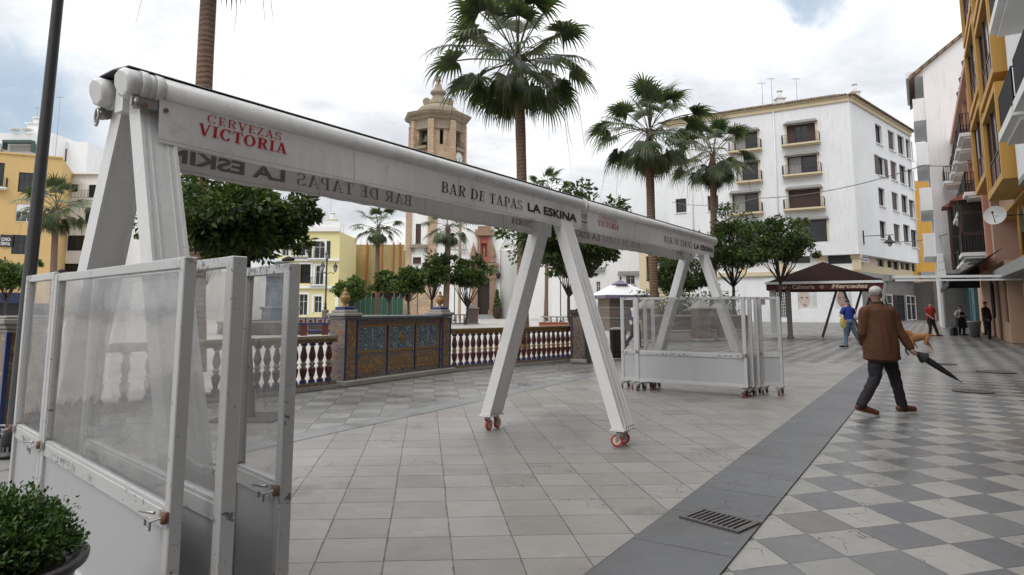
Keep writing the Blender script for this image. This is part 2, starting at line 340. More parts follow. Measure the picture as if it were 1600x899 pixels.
def c_check(n,v,rnd,par,cell):
    lt=n.mix(rnd,(.275,.262,.24),(.205,.196,.18)); dk=n.mix(rnd,(.085,.087,.092),(.125,.125,.127))
    dk=n.mix(n.m('GREATER_THAN',n.white(n.vm('ADD',cell,(2.,5.,0))),.9),dk,(.13,.12,.105))
    return n.mix(par,lt,dk),n.m('SUBTRACT',1.,n.m('MULTIPLY',par,.8))
def c_soft(n,v,rnd,par,cell):
    lt=n.mix(rnd,(.28,.27,.25),(.21,.205,.19)); dk=n.mix(rnd,(.15,.15,.145),(.20,.195,.18)); return n.mix(par,lt,dk),None
def c_band(n,v,rnd,par,cell): return n.mix(rnd,(.082,.084,.09),(.102,.104,.11)),None
def c_gran(n,v,rnd,par,cell):
    s=n.ramp(n.noise(v,60.,3,.8),.4,.6); return n.mix(s,(.15,.155,.16),(.26,.26,.255)),None
def c_plaza(n,v,rnd,par,cell): return n.mix(rnd,(.36,.34,.31),(.44,.42,.39)),None
bd=Vector((.535,.845)).normalized(); bn=Vector((-bd.y,bd.x))
M_CENTER=pave('beige_paving',(-1.631,7.775),(.4045,.022),(-.052,.405),c_center,.25)
M_CHECK=pave('checker_paving',(2.68,5.289),(.385,.112),(-.058,.409),c_check,.55,rough=.36,jw=.012,wet=.7)
M_SOFT=pave('grey_checker_paving',(-1.631,7.775),(.4045,.022),(-.052,.405),c_soft,.2,rough=.34,wet=.7)
M_BAND=pave('slate_band_paving',(1.585,5.812),tuple(bd*.75),tuple(-bn*.66),c_band,.3,rough=.4,jw=.012)
M_GRAN=pave('granite_strip_paving',(-2.49,7.64),tuple(bd*1.2),tuple(bn*.5),c_gran,.1,jw=.01)
M_PLAZA=pave('plaza_paving',(0,20),(.8,0.),(0.,.8),c_plaza,.1,rough=.45)
def sheet(name,pts,z,m):
    me=bpy.data.meshes.new(name); me.from_pydata([(p[0],p[1],z) for p in pts],[],[tuple(range(len(pts)))]); me.materials.append(m)
    if me.polygons[0].normal.z<0: me.flip_normals()
    o=bpy.data.objects.new(name,me); COL.objects.link(o); o['kind']='structure'; return o
def ln(p,t,d=bd): return (p[0]+d[0]*t,p[1]+d[1]*t)
sheet('ground',[(-600,-60),(600,-60),(600,1500),(-600,1500)],-.012,M_CHECK)
BL=(1.585,5.812); BR=(1.87,5.057)              # left / right edge of slate band
EL=(9.6,18.65)
tE=(Vector(EL)-Vector(BL)).dot(bd)
GS=(-2.49,7.64)                                 # outer edge of granite strip
gd=Vector((.506,.862)).normalized(); gn=Vector((-gd.y,gd.x))
s1=ln(GS,-9,gd); s2=ln(GS,12.6,gd)
sheet('pavement',[ln(BL,-14),ln(BL,tE),(s2[0]-.2,s2[1]),s1],-.004,M_CENTER)
sheet('slate_pavement_band',[ln(BR,-14),ln(BR,tE+.3),ln(BL,tE),ln(BL,-14)],.000,M_BAND)
sheet('granite_pavement_strip',[s1,s2,(s2[0]+gn.x*.36,s2[1]+gn.y*.36),(s1[0]+gn.x*.36,s1[1]+gn.y*.36)],.000,M_GRAN)
q1=ln(GS,-9,gd); q2=ln(GS,17,gd)
sheet('grey_checker_pavement',[q1,q2,(q2[0]+gn.x*6,q2[1]+gn.y*6),(q1[0]+gn.x*6,q1[1]+gn.y*6)],-.008,M_SOFT)
# plaza floor beyond the balustrade
BAL=[G(22,690),G(100,655),G(205,641),G(300,631),G(392,621),G(531,604),G(700,581),G(915,562)]
pp=[(p.x-.1,p.y+.1) for p in BAL]
sheet('plaza_pavement',[(-70,7)]+pp+[(6.5,36),(7,150),(-120,150)],.006,M_PLAZA)
# ------------------------------------------------------------------ drains and covers
def iron_cover(name,c,ux,L,W,label,cat,slots):
    c=Vector((c[0],c[1],.002)); t=thing(name,label,cat,c); ux=Vector((ux[0],ux[1],0)).normalized(); uy=Vector((-ux.y,ux.x,0)); rz=math.atan2(ux.y,ux.x)
    m=P('cast_iron',(.10,.093,.088),.6,metal=.2,var=.3,scale=20,bump=.3)
    f=MB()
    for s in (-1,1):
        f.box(c+uy*s*(W/2-.014)+Vector((0,0,.006)),(L,.028,.012),rz); f.box(c+ux*s*(L/2-.014)+Vector((0,0,.006)),(.028,W-.058,.0118),rz)
    f.build('frame',m,t)
    g=MB(); g.cur=0; k=slots
    g.box(c+Vector((0,0,.002)),(L-.058,W-.058,.003),rz); g.build('pit',BLACK,t)
    g=MB()
    for i in range(k+1):
        u=-L/2+.034+(L-.068)*i/k; g.box(c+ux*u+Vector((0,0,.008)),(.017,W-.06,.008),rz)
    g.build('grating',m,t)
iron_cover('drain_grate',(1.457,4.894),(.67,-.74),.46,.30,'rectangular slotted iron drain grate set in the slate band','drain grate',10)
def manhole(px,py,r,label):
    c=G(px,py); t=thing('manhole_cover',label,'manhole cover',c); m=P('cast_iron',(.05,.046,.042))
    MB().lathe(c+Vector((0,0,.001)),[(r,0),(r,.006),(r*.9,.0062),(r*.9,.003),(.001,.003)],28,False).build('rim',m,t)
    b=MB().lathe(c+Vector((0,0,.002)),[(r*.87,0),(r*.87,.005),(.001,.005)],28,False)
    for i in range(-3,4):
        for j in range(-3,4):
            if i*i+j*j<11: b.box(c+Vector((i*r*.22,j*r*.22,.008)),(r*.12,r*.12,.004),.5)
    b.build('lid',m,t)
manhole(1520,611,.33,'round iron manhole cover nearest the umbrella tip'); manhole(1556,581,.4,'larger round manhole cover further up the checkered street'); manhole(1476,569,.3,'round manhole cover on the street just below the dog')
# ------------------------------------------------------------------ lettering
def rect(x0,y0,x1,y1): return [(x0,y0),(x1,y0),(x1,y1),(x0,y1)]
def arc(cx,cy,rx,ry,a0,a1,tx,ty,n=14):   # elliptical ring piece, thickness tx at the sides, ty top/bottom
    o=[];i=[]
    for k in range(n+1):
        a=math.radians(a0+(a1-a0)*k/n); c,s=math.cos(a),math.sin(a)
        o.append((cx+rx*c,cy+ry*s)); i.append((cx+(rx-tx)*c,cy+(ry-ty)*s))
    return [[o[k],o[k+1],i[k+1],i[k]] for k in range(n)]
def glyph(ch,T,t,S):   # T thick, t thin, S serif height; cap height 1 -> (polys,width)
    h=T/2; se=S; r=rect
    def stem(x,b=1,tp=1,w=.12):
        p=[r(x-h,0,x+h,1)]
        if b: p.append(r(x-h-w,0,x+h+w,se))
        if tp: p.append(r(x-h-w,1-se,x+h+w,1))
        return p
    def diag(x0,y0,x1,y1,w): return [(x0-w/2,y0),(x0+w/2,y0),(x1+w/2,y1),(x1-w/2,y1)]
    if ch=='I': return stem(.22),.46
    if ch=='C': return arc(.42,.5,.40,.52,40,320,T,t)+[r(.66,.68,.66+t*.9,1.),r(.62,.0,.62+t*.9,.26)],.80
    if ch=='O': return arc(.43,.5,.42,.52,0,360,T,t,22),.88
    if ch=='E': return stem(.24,1,1,.1)+[r(.24,0,.66,t),r(.24,1-t,.64,1),r(.24,.5-t/2,.52,.5+t/2),r(.64-t,.74,.64,1),r(.66-t,0,.66,.27),r(.5,.38,.5+t*.8,.62)],.72
    if ch=='R': return stem(.24,1,1,.1)+[r(.24,1-t,.5,1),r(.24,.48,.5,.48+t)]+arc(.48,.5+.25+.0,.27,.26,-90,90,T,t)+[diag(.72,0,.46,.5,T),r(.62,0,.86,se)],.86
    if ch=='P': return stem(.24,1,1,.1)+[r(.24,1-t,.5,1),r(.24,.44,.5,.44+t)]+arc(.47,.72,.27,.28,-90,90,T,t),.74
    if ch=='B': return stem(.24,1,1,.08)+[r(.24,1-t,.5,1),r(.24,.5-t/2,.5,.5+t/2),r(.24,0,.5,t)]+arc(.46,.76,.25,.25,-90,90,T,t)+arc(.48,.26,.28,.27,-90,90,T,t),.80
    if ch=='D': return stem(.24,1,1,.08)+[r(.24,1-t,.46,1),r(.24,0,.46,t)]+arc(.44,.5,.42,.5,-90,90,T,t),.90
    if ch=='V': return [diag(.44,0,.18,1,T),diag(.46,0,.72,1,t*1.2),r(.02,1-se,.34,1),r(.58,1-se,.86,1)],.86
    if ch=='A': return [diag(.16,0,.42,1,t*1.2),diag(.70,0,.44,1,T),r(.24,.28,.62,.28+t),r(.0,0,.30,se),r(.54,0,.88,se)],.88
    if ch=='Z': return [r(.06,1-t,.64,1),r(.06,0,.68,t),diag(.16,0,.56,1,T*1.1),r(.06,.76,.06+t,1),r(.68-t,0,.68,.26)],.74
    if ch=='S': return arc(.34,.74,.27,.27,20,270,T*.9,t)+arc(.34,.27,.29,.28,-160,90,T*.9,t)+[r(.57,.74,.57+t*.9,1),r(.04,0,.04+t*.9,.27)],.68
    if ch=='T': return stem(.38,1,0)+[r(.04,1-t,.72,1),r(.04,.72,.04+t,1),r(.72-t,.72,.72,1)],.76
    return [],.36
def serif_polys(s,T=.17,t=.07,S=.06,gap=.06):
    x=0; out=[]
    for ch in s:
        p,w=glyph(ch,T,t,S); out+=[[(a+x,b) for a,b in q] for q in p]; x+=w+gap
    return out,x-gap
def font_tris(s,off=.0,shear=0.):
    cu=bpy.data.curves.new('lettering','FONT'); cu.body=s; cu.size=1.; cu.offset=off; cu.shear=shear; cu.resolution_u=3
    o=bpy.data.objects.new('lettering',cu); COL.objects.link(o); bpy.context.view_layer.update()
    dg=bpy.context.evaluated_depsgraph_get(); me=bpy.data.meshes.new_from_object(o.evaluated_get(dg)); 
    vs=[v.co.copy() for v in me.vertices]; fs=[tuple(p.vertices) for p in me.polygons]
    bpy.data.objects.remove(o); bpy.data.meshes.remove(me); bpy.data.curves.remove(cu)
    if not vs: return [],1,1
    x0=min(v.x for v in vs);x1=max(v.x for v in vs);y0=min(v.y for v in vs);y1=max(v.y for v in vs)
    return [[((vs[i].x-x0)/(x1-x0),(vs[i].y-y0)/(y1-y0)) for i in f] for f in fs],1,1
def lettering(name,polys,w,fn,mat,parent,stepped=True):
    b=MB(); 
    for k,q in enumerate(polys):
        d=.0002*(k%7) if stepped else 0.
        ps=[fn(x/w,y,d) for x,y in q]; b.add(ps,[tuple(range(len(ps)))])
    return b.build(name,mat,parent)
# ------------------------------------------------------------------ awning on three A-frames
AD=Vector((.5568,.8306,0)); AN=Vector((.8306,-.5568,0))    # along / towards the viewer's side
C0=Vector((-2.304,3.819,0))
def A(t,o,z): return C0+AD*t+AN*o+Vector((0,0,z))
ZT=2.765; OFV=.215
def plane_t(px,py,off):      # hit of the pixel's ray with the vertical plane at offset off
    r=ray(px,py); o=Vector((0,0,EYE)); p=C0+AN*off
    k=(p-o).dot(AN)/r.dot(AN); h=o+r*k; return (h-C0).dot(AD),h.z
RED=P('red_print',(.48,.015,.02),.6); BLK=P('black_print',(.022,.022,.022),.6); GHOST=P('show_through_print',(.24,.23,.23),.8); GHOSTR=P('show_through_red_print',(.36,.2,.2),.8); GHOSTF=P('faint_print',(.42,.40,.39),.8)
aw=thing('awning_frame','long white double awning cassette carried on three wheeled A-shaped pairs of legs','awning',A(5.3,0,0))
def wheel(b_,p,ax,r,w):
    p=Vector(p); ax=Vector(ax).normalized(); b_.tube([p-ax*w/2,p-ax*w*.32,p+ax*w*.32,p+ax*w/2],[r*.93,r,r,r*.93],18,True,False)
def caster(parent,top,ax,r,w,tyre,hub,swivel=(0,0)):
    top=Vector(top); ax=Vector(ax).normalized(); fw=Vector((-ax.y,ax.x,0)); c=top+fw*r*.45; c.z=r
    b=MB(); b.lathe(top+Vector((0,0,-.03)),[(.028,0),(.028,.03)],10)
    for s in(-1,1): b.hexa([c+ax*s*(w*.5+.008)+fw*a+Vector((0,0,-.012)) for a in(-.012,.012)]+[c+ax*s*(w*.5+.004)+fw*a+Vector((0,0,-.012)) for a in(.012,-.012)],
        [top+ax*s*(w*.5+.008)+fw*a+Vector((0,0,-.02)) for a in(-.03,.03)]+[top+ax*s*(w*.5+.004)+fw*a+Vector((0,0,-.02)) for a in(.03,-.03)])
    b.box(top+Vector((0,0,-.024)),(w+.03,.06,.008),math.atan2(ax.y,ax.x))
    b.tube([c-ax*(w*.5+.014),c+ax*(w*.5+.014)],.007,8)
    ca=b.build('caster',STEEL,parent)
    wb=MB(); wheel(wb,c,ax,r,w); wb.cur=1; wheel(wb,c,ax,r*.7,w*1.06); wb.build('wheel',[tyre,hub],ca)
def aframe(t,k=1.):
    for s in(1,-1):
        b=MB(); bo=.88*(1 if k==1 else .93); to=.085; w0,w1,th=.275*k,.235*k,.125*k
        def q(o,z,w,th): return [A(t-w/2,o-s*th/2,z),A(t+w/2,o-s*th/2,z),A(t+w/2,o+s*th/2,z),A(t-w/2,o+s*th/2,z)]
        z0,z1=.19,2.70
        b.hexa(q(s*bo,z0,w0-.02,th),q(s*to,z1,w1-.02,th))
        # flanges of the aluminium profile standing proud at the edges and centre rib
        for f in(-1,1):
            def q2(o,z,w,f=f): return [A(t+f*(w/2-.02),o-s*(th/2+.006),z),A(t+f*(w/2),o-s*(th/2+.006),z),A(t+f*(w/2),o+s*(th/2+.006),z),A(t+f*(w/2-.02),o+s*(th/2+.006),z)]
            b.hexa(q2(s*bo,z0+.001,w0),q2(s*to,z1-.001,w1))
        for u in(-.05,.05):
            def q3(o,z,w,u=u): return [A(t+u-.004,o+s*(th/2-.002),z),A(t+u+.004,o+s*(th/2-.002),z),A(t+u+.004,o+s*(th/2+.005),z),A(t+u-.004,o+s*(th/2+.005),z)]
            b.hexa(q3(s*bo,z0+.002,w0),q3(s*to,z1-.002,w1))
        leg=b.build('leg',WHITE2,aw)
        p=MB(); rz=math.atan2(AD.y,AD.x); p.box(A(t,s*bo,.180),(.31,.165,.016),rz)
        for u in(-.09,-.03,.03,.09): p.box(A(t+u,s*(bo+.075),.205),(.03,.006,.05),rz)
        p.build('base_plate',WHITE2,leg)
        bl=MB()
        for u in(-.09,-.03,.03,.09): bl.tube([A(t+u,s*(bo+.072),.215),A(t+u,s*(bo+.088),.215)],.008,6)
        bl.build('bolt',RUST,leg)
        for u in(-.09,.09): caster(leg,A(t+u,s*bo,.172),(AD-AN*.25) if s>0 else (AN+AD*.05),.066,.034,REDW,CREAMW)
aframe(.12,.86); aframe(5.0); aframe(10.2)
mid=5.44+.03; END=10.88
b=MB(); b.bar(A(-.02,0,2.70),A(END-.05,0,2.70),.09,.14); b.build('beam',WHITE2,aw)
for s in(1,-1):
    for (ta,tb) in((.12,mid-.03),(mid+.03,END)):
        b=MB(); b.tube([A(ta,s*.15,ZT),A(tb,s*.15,ZT)],.086,28); b.hexa([A(ta,s*.165,ZT-.085),A(tb,s*.165,ZT-.085),A(tb,s*.215,ZT-.062),A(ta,s*.215,ZT-.062)],[A(ta,s*.165,ZT-.07),A(tb,s*.165,ZT-.07),A(tb,s*.215,ZT-.045),A(ta,s*.215,ZT-.045)]); o=b.build('cassette',WHITE2,aw)
    # end cap with stepped rings
    b=MB()
    for k,(ta,tb,r) in enumerate(((-.09,-.01,.09),(-.009,.035,.094),(.037,.075,.088),(.077,.125,.092))):
        if k==0: b.tube([A(ta,s*.15,ZT-.005),A(ta+.02,s*.15,ZT),A(tb,s*.15,ZT)],[.07,.09,.093],8)
        else: b.tube([A(ta,s*.15,ZT),A(tb,s*.15,ZT)],r,14)
    b.build('end_cap',WHITE2,aw)
    b=MB(); b.tube([A(END,s*.15,ZT),A(END+.03,s*.15,ZT)],[.088,.07],12); b.build('end_cap',WHITE2,aw)
    b=MB(); b.tube([A(mid-.028,s*.15,ZT),A(mid+.028,s*.15,ZT)],.1,16)
    b.build('joint_bracket',WHITE2,aw)
    b=MB(); b.box(A(.06,s*.2,ZT-.11),(.22,.018,.05),math.atan2(AD.y,AD.x)); b.tube([A(-.02,s*.2,ZT-.08),A(-.02,s*.2,ZT-.15)],.018,8)
    b.build('arm_bracket',STEEL,aw)
    b=MB()
    for u in(.02,.14): b.tube([A(u,s*.2,ZT-.125),A(u,s*.23,ZT-.125)],.014,8)
    b.build('bolt',RUST,aw)
for (ta,tb) in((-.07,mid-.01),(mid+.01,END)):
    b=MB(); 
    for s in(1,-1):
        L=[(.005,.107),(.19,.094),(.195,.088),(.19,.088),(.005,.099)]
        va=[A(ta,s*o,ZT+z) for o,z in L]+[A(tb,s*o,ZT+z) for o,z in L]; n=5
        b.add(va,[(i,(i+1)%n,n+(i+1)%n,n+i) for i in range(n)]+[tuple(range(n)),tuple(range(n,2*n))])
    b.build('cover_strip',DARKROOF,aw)
b=MB(); pts=[A(-.06,-.17+.05*math.sin(a)*.4,ZT-.15+.04*math.cos(a)*1.3) for a in [2*PI*i/12 for i in range(13)]]; b.tube(pts,.008,6); b.build('crank_eye',STEEL,aw)
def wav(t,z,off):    # gentle ripples of the cloth
    k=(2.70-z)/.27
    return off+math.copysign(1,off)*(.017*k*math.sin(t*3.1+off*9+.8*math.sin(t*1.3))+.003*k*math.sin(t*7.3+1))
vals=[]
for off,z0,z1 in((OFV,2.44,2.70),(-OFV,2.375,2.66)):
    for bay in(0,1):
        if off>0: ta,tb=((plane_t(247,190,off)[0],plane_t(908,345,off)[0]),(plane_t(917,345,off)[0],plane_t(1116,390,off)[0]))[bay]
        else: ta,tb=((.13,mid-.1),(mid+.08,END-.1))[bay]
        b=MB(); nt_=140; nz=5; vs=[]
        for side in(0,1):
            for i in range(nt_+1):
                t=ta+(tb-ta)*i/nt_
                for j in range(nz+1):
                    z=z0+(z1-z0)*j/nz
                    if j==0: z+=.004*math.sin(t*5.)+.003*math.sin(t*23.)
                    vs.append(A(t,wav(t,z,off)-(.0012 if side else 0),z))
        S=(nt_+1)*(nz+1); fs=[]
        for side in(0,1):
            for i in range(nt_):
                for j in range(nz):
                    a_=side*S+i*(nz+1)+j; q=(a_,a_+nz+1,a_+nz+2,a_+1); fs.append(q if side==0 else q[::-1])
        b.add(vs,fs,True); v=b.build('valance',CANVAS,aw)
        tag(v,('front valance' if off>0 else 'rear valance seen from behind'))
        # sewn seam
        b=MB(); 
        for k in range(1,4):
            t=ta+(tb-ta)*k/4+.2; b.add([A(t,wav(t,z0+.012,off)+.0012,z0+.012),A(t+.006,wav(t+.006,z0+.012,off)+.0012,z0+.012),A(t+.006,wav(t,z1,off)+.0012,z1),A(t,wav(t,z1,off)+.0012,z1)],[(0,1,2,3)])
        b.add([A(ta+(tb-ta)*i/60,wav(ta+(tb-ta)*i/60,z0+.02+dz,off)+.0014,z0+.020+dz) for i in range(61) for dz in(0,.003)],[(2*i,2*i+2,2*i+3,2*i+1) for i in range(60)]); b.build('seam',P('seam_thread',(.45,.43,.41),.8),v)
        T0=plane_t(247,190,OFV)[0]
        items=[]
        D=5.44*bay
        front=[('CERVEZAS',.30,.85,2.632,.052,RED,.13,.055),('VICTORIA',.245,.90,2.545,.072,RED,.2,.075),('BAR DE TAPAS',2.56,3.90,2.525,.098,BLK,.145,.04)]
        if off>0:
            for s_,a0,a1,zz,hh,mt,T_,t_ in front:
                pol,w=serif_polys(s_,T_,t_)
                lettering('lettering',pol,w,lambda x,y,d,a0=a0,a1=a1,zz=zz,hh=hh:(lambda t,z:A(t,wav(t,z,off)+.0045+d,z))(T0+D+a0+(a1-a0)*x,zz+hh*y),mt,v)
            pol,w,_=font_tris('LA ESKINA',.035); a0,a1=4.0,5.13
            lettering('lettering',pol,w,lambda x,y,d:(lambda t,z:A(t,wav(t,z,off)+.0045,z))(T0+D+a0+(a1-a0)*x,2.525+.096*y),BLK,v,False)
            # faint show-through near the lower hem
        else:
            R0=ta+.02; 
            Lb=tb-.05
            # on the far side the text starts from our right: mirrored for us
            pos=[('CERVEZAS',.30,.85,2.56,.052,GHOSTR,.13,.055),('VICTORIA',.245,.90,2.455,.072,GHOSTR,.2,.075),('BAR DE TAPAS',2.56,3.90,2.44,.098,GHOST,.145,.04)]
            for s_,a0,a1,zz,hh,mt,T_,t_ in pos:
                if bay: mt=GHOSTF
                pol,w=serif_polys(s_,T_,t_)
                lettering('lettering',pol,w,lambda x,y,d,a0=a0,a1=a1,zz=zz,hh=hh:(lambda t,z:A(t,wav(t,z,off)+.0045+d,z))(Lb-a0-(a1-a0)*x,zz+hh*y),mt,v)
            pol,w,_=font_tris('LA ESKINA',.035); a0,a1=4.0,5.13
            lettering('lettering',pol,w,lambda x,y,d:(lambda t,z:A(t,wav(t,z,off)+.0045,z))(Lb-a0-(a1-a0)*x,2.44+.096*y),GHOSTF if bay else GHOST,v,False)
# ------------------------------------------------------------------ glazed windbreak screens
def screen(p0,p1,label,group,film=FILM,zt=1.685,zr=.71,zb=.15,casters=True,latch=(0,1),side=1,post=.05,foot=True,dz=0.,brace=False):
    """frame from p0 (left) to p1 (right)"""
    p0=Vector((*p0[:2],0)); p1=Vector((*p1[:2],0)); d=(p1-p0); L=d.length; d/=L; n=Vector((d.y,-d.x,0))
    t=thing('windbreak_screen',label,'screen',(p0+p1)/2,group); rz=math.atan2(d.y,d.x); Z=Vector((0,0,1))
    Q=lambda u,o,z:p0+d*u+n*o+Z*z
    b=MB()
    for u in(post/2,L-post/2): b.box(Q(u,0,(zt+zb)/2),(post,post,zt-zb),rz,bev=.004)
    for z,h in((zt-.022,.044),(zr-.035,.07),(zb+.03,.055)): b.box(Q(L/2,0,z),(L-2*post-.001,post*.8,h),rz,bev=.003)
    for u,w in((post+.008,.014),(L-post-.008,.014)): b.box(Q(u,.004,(zt+zr)/2),(w,post*.5,zt-zr-.06),rz)
    b.box(Q(L/2,.004,zr+.008),(L-2*post-.03,post*.5,.014),rz)
    f=b.build('frame',WHITE,t)
    b=MB(); b.box(Q(L/2,0,(zt+zr)/2-.01),(L-2*post-.004,.0015,zt-zr-.05),rz); b.build('pane',film,t)
    b=MB(); b.box(Q(L/2,0,(zr+zb)/2),(L-2*post-.002,.012,zr-zb-.08),rz)
    b.box(Q(L/2,.007,zr-.082),(L-2*post-.004,.004,.012),rz)
    b.build('infill_panel',DULLP,t)
    for e in latch:
        u=.01 if e==0 else L-.01; o=post/2+.012; zz=zr-.012
        b=MB(); b.box(Q(u+(-.03 if e else .03),o*.8,zz),(.06,.012,.035),rz)
        s=-1; pts=[Q(u-.01,o,zz),Q(u-.06,o+.03,zz-.02),Q(u-.11,o+.03,zz-.015),Q(u-.11,o+.03,zz-.045),Q(u-.06,o+.03,zz-.05),Q(u-.06,o+.03,zz-.02)]
        b.tube(pts,.005,6,smooth=False); b.tube([Q(u-.05,o+.02,zz+.012),Q(u-.16,o+.035,zz+.002)],.006,6)
        b.cur=1; b.lathe(Q(u,o,zz-.02),[(.014,0),(.014,.04)],8); b.build('latch',[STEEL,RUST],t)
    if casters:
        for u in(.06,L-.06):
            b=MB(); b.box(Q(u,0,zb-.022),(.09,.36,.02),rz); b.build('foot_plate',STEEL,t)
            for o,sw in((-.15,.2),(.15,-.3)):
                caster(t,Q(u,o,zb-.03),d+n*sw,.04,.022,RUBBER if (u<.1 or o<0) else P('red_small_wheel',(.3,.05,.04)),STEEL)
    return t
PG='glazed windbreak screens parked close to the camera'
nd=Vector((-.726,.688)) ; nn=Vector((.688,.726))   # direction right->left, normal pointing away from camera
R0=Vector((-1.275,2.64)); 
def pt(base,u,o): return base+nd*u+nn*o
screen(pt(R0,1.985,0),pt(R0,0,0),'large white framed windbreak screen standing directly behind the shrub planter',PG,casters=True)
Lp=pt(R0,2.0,0); screen((-3.27,4.53),(Lp.x,Lp.y),'narrow windbreak screen at far left between the lamp post and the large screen',PG,zt=1.70,zr=.715,film=FILM2,latch=(0,),casters=False)
Mb=Vector((-1.118,2.735)); screen(pt(Mb,1.95,0),pt(Mb,0,0),'middle windbreak screen of the near stack with a thick white end post',PG,film=FILM2,post=.062,zt=1.695,latch=())
Bb=Vector((-.985,3.02)); screen((-1.375,3.43),(Bb.x,Bb.y),'short windbreak screen at the right end of the near stack',PG,film=FILM2,post=.055,zt=1.685,latch=(0,1))
# far stack
FG='glazed windbreak screens parked by the far A-shaped legs'
fd=Vector((1.684,-1.046)).normalized(); fnn=Vector((-fd.y,fd.x)); FL=Vector((2.30,12.50)); FR=FL+fd*1.98
sh=.0
screen(FL,FR,'front long windbreak screen of the far stack with a full-width white lower panel',FG,film=FILM2,latch=(0,1))
def off(v,a,o): return v+fd*a+fnn*o
screen(off(FL,.08,.2),off(FR,.06,.2),'second long windbreak screen directly behind the front one of the far stack',FG,film=FILM2,latch=())
screen(off(FL,.16,.4),off(FR,.12,.4),'rearmost long windbreak screen of the far stack, furthest from the camera',FG,film=FILM2,latch=())
screen(off(FL,-.33,.09),off(FL,-.01,.09),'narrow windbreak screen sticking out at the left of the far stack beside the litter bin',FG,film=FILM2,latch=())
screen(off(FR,.08,.6),off(FR,.46,.6),'narrow windbreak screen sticking out at the right of the far stack',FG,film=FILM2,latch=(0,))
# rolled cover on top of corners
for p,l in ((pt(R0,1.96,.0),'black rubber cap lying on top of the large screen by the lamp post'),(Bb+Vector((-.04,.02)),'dark metal cap on the top corner of the short near screen')):
    b=MB(); b.tube([Vector((p.x-.03,p.y+.02,1.703)),Vector((p.x,p.y,1.706)),Vector((p.x+.03,p.y-.01,1.703))],[.007,.012,.007],8); tag(b.build('rubber_cap',RUBBER),l,'cap')
# ------------------------------------------------------------------ lamp post and pillar at the left
PB=G(18,712); 
top=at(95,-40,PB.y)
t=thing('lamp_post','tall dark round lamp post rising out of frame behind the near screens','lamp post',PB)
b=MB(); b.tube([PB,PB+Vector((0,0,.25)),PB+Vector((0,0,.3)),PB+(top-PB)*.98,top+Vector((.03,0,3.))],[.1,.1,.066,.052,.04],14); b.build('pole',BLACK,t)
b=MB(); b.lathe(PB,[(.17,0),(.17,.03),(.1,.05),(.1,.1)],14); b.build('base',BLACK,t)
def pedestal(px,py,w,h,label,cat,layers=(AZ_GD,BLUEG),urn=None,Y=None,name='pedestal',rz=.98,grp=None):
    c=G(px,py) if Y is None else Vector((at(px,py,Y).x,Y,0))
    t=thing(name,label,cat,c,grp)
    b=MB(); b.box(c+Vector((0,0,.05)),(w+.08,w+.08,.1),rz,bev=.01); b.build('plinth',PLINTH,t)
    b=MB(); b.box(c+Vector((0,0,.1+(h-.28)/2)),(w,w,h-.28),rz); b.build('shaft',layers[0],t)
    b=MB(); 
    for s1 in(-1,1):
        for s2 in(-1,1):
            o=Matrix.Rotation(rz,3,'Z')@Vector((s1*(w/2+.003),s2*(w/2+.003),0)); b.box(c+o+Vector((0,0,.1+(h-.28)/2)),(.045,.045,h-.28),rz)
    b.build('corner_tiles',layers[1],t)
    b=MB()
    for z,e,hh in((h-.18,.05,.04),(h-.14,.10,.05),(h-.09,.16,.06),(h-.03,.12,.03)): b.box(c+Vector((0,0,z+hh/2)),(w+e,w+e,hh-.001),rz,bev=.008)
    b.build('capital',PLINTH if urn!='dark' else P('dark_tile_capital',(.07,.055,.05),.35,var=.3,scale=9),t)
    if urn:
        k=w/.36; b=MB(); prof=[(.12,0),(.12,.03),(.06,.06),(.05,.1),(.10,.14),(.135,.2),(.13,.27),(.09,.3),(.1,.32),(.06,.36),(.03,.39),(.045,.42),(.02,.46),(.001,.47)]
        b.lathe(c+Vector((0,0,h)),[(r*k,z*k) for r,z in prof],14); b.build('urn',GOLDG if urn!='dark' else BARK,t)
        b=MB(); b.lathe(c+Vector((0,0,h)),[(.15*k,.001),(.15*k,.025*k),(.13*k,.03*k)],14); b.build('urn_base',BLUEG,t)
    return t
pedestal(16,694,.34,1.40,'tiled corner pillar with dark stepped capital behind the lamp post at far left','pillar',(AZ_GD,BLUEG))
# ------------------------------------------------------------------ ceramic balustrades
bal_prof=[(.055,0),(.055,.05),(.035,.07),(.03,.09),(.05,.16),(.062,.24),(.06,.28),(.038,.31),(.034,.33),(.05,.35),(.052,.38),(.034,.40),(.038,.43),(.058,.50),(.055,.56),(.036,.66),(.03,.70),(.034,.72),(.055,.74),(.055,.78)]
def bal_mesh(mA,mB):
    b=MB(); z0=0; n=10
    for i in range(len(bal_prof)-1):
        (r0,a0),(r1,a1)=bal_prof[i],bal_prof[i+1]; zc=(a0+a1)/2
        b.cur=0 if(zc<.05 or .05<zc<.3 or .42<zc<.7) else 1
        if zc<.06 or zc>.73: b.cur=2
        vs=[(math.cos(2*PI*j/n)*r,math.sin(2*PI*j/n)*r,z) for r,z in((r0,a0),(r1,a1)) for j in range(n)]
        b.add(vs,[(j,(j+1)%n,n+(j+1)%n,n+j) for j in range(n)],True)
    return b.mesh('baluster',[mA,mB,BLUEG])
BM1=bal_mesh(P('faded_red_glaze',(.085,.025,.02),.25,var=.35,scale=16),CREAMG); BM2=bal_mesh(REDG,GOLDG)
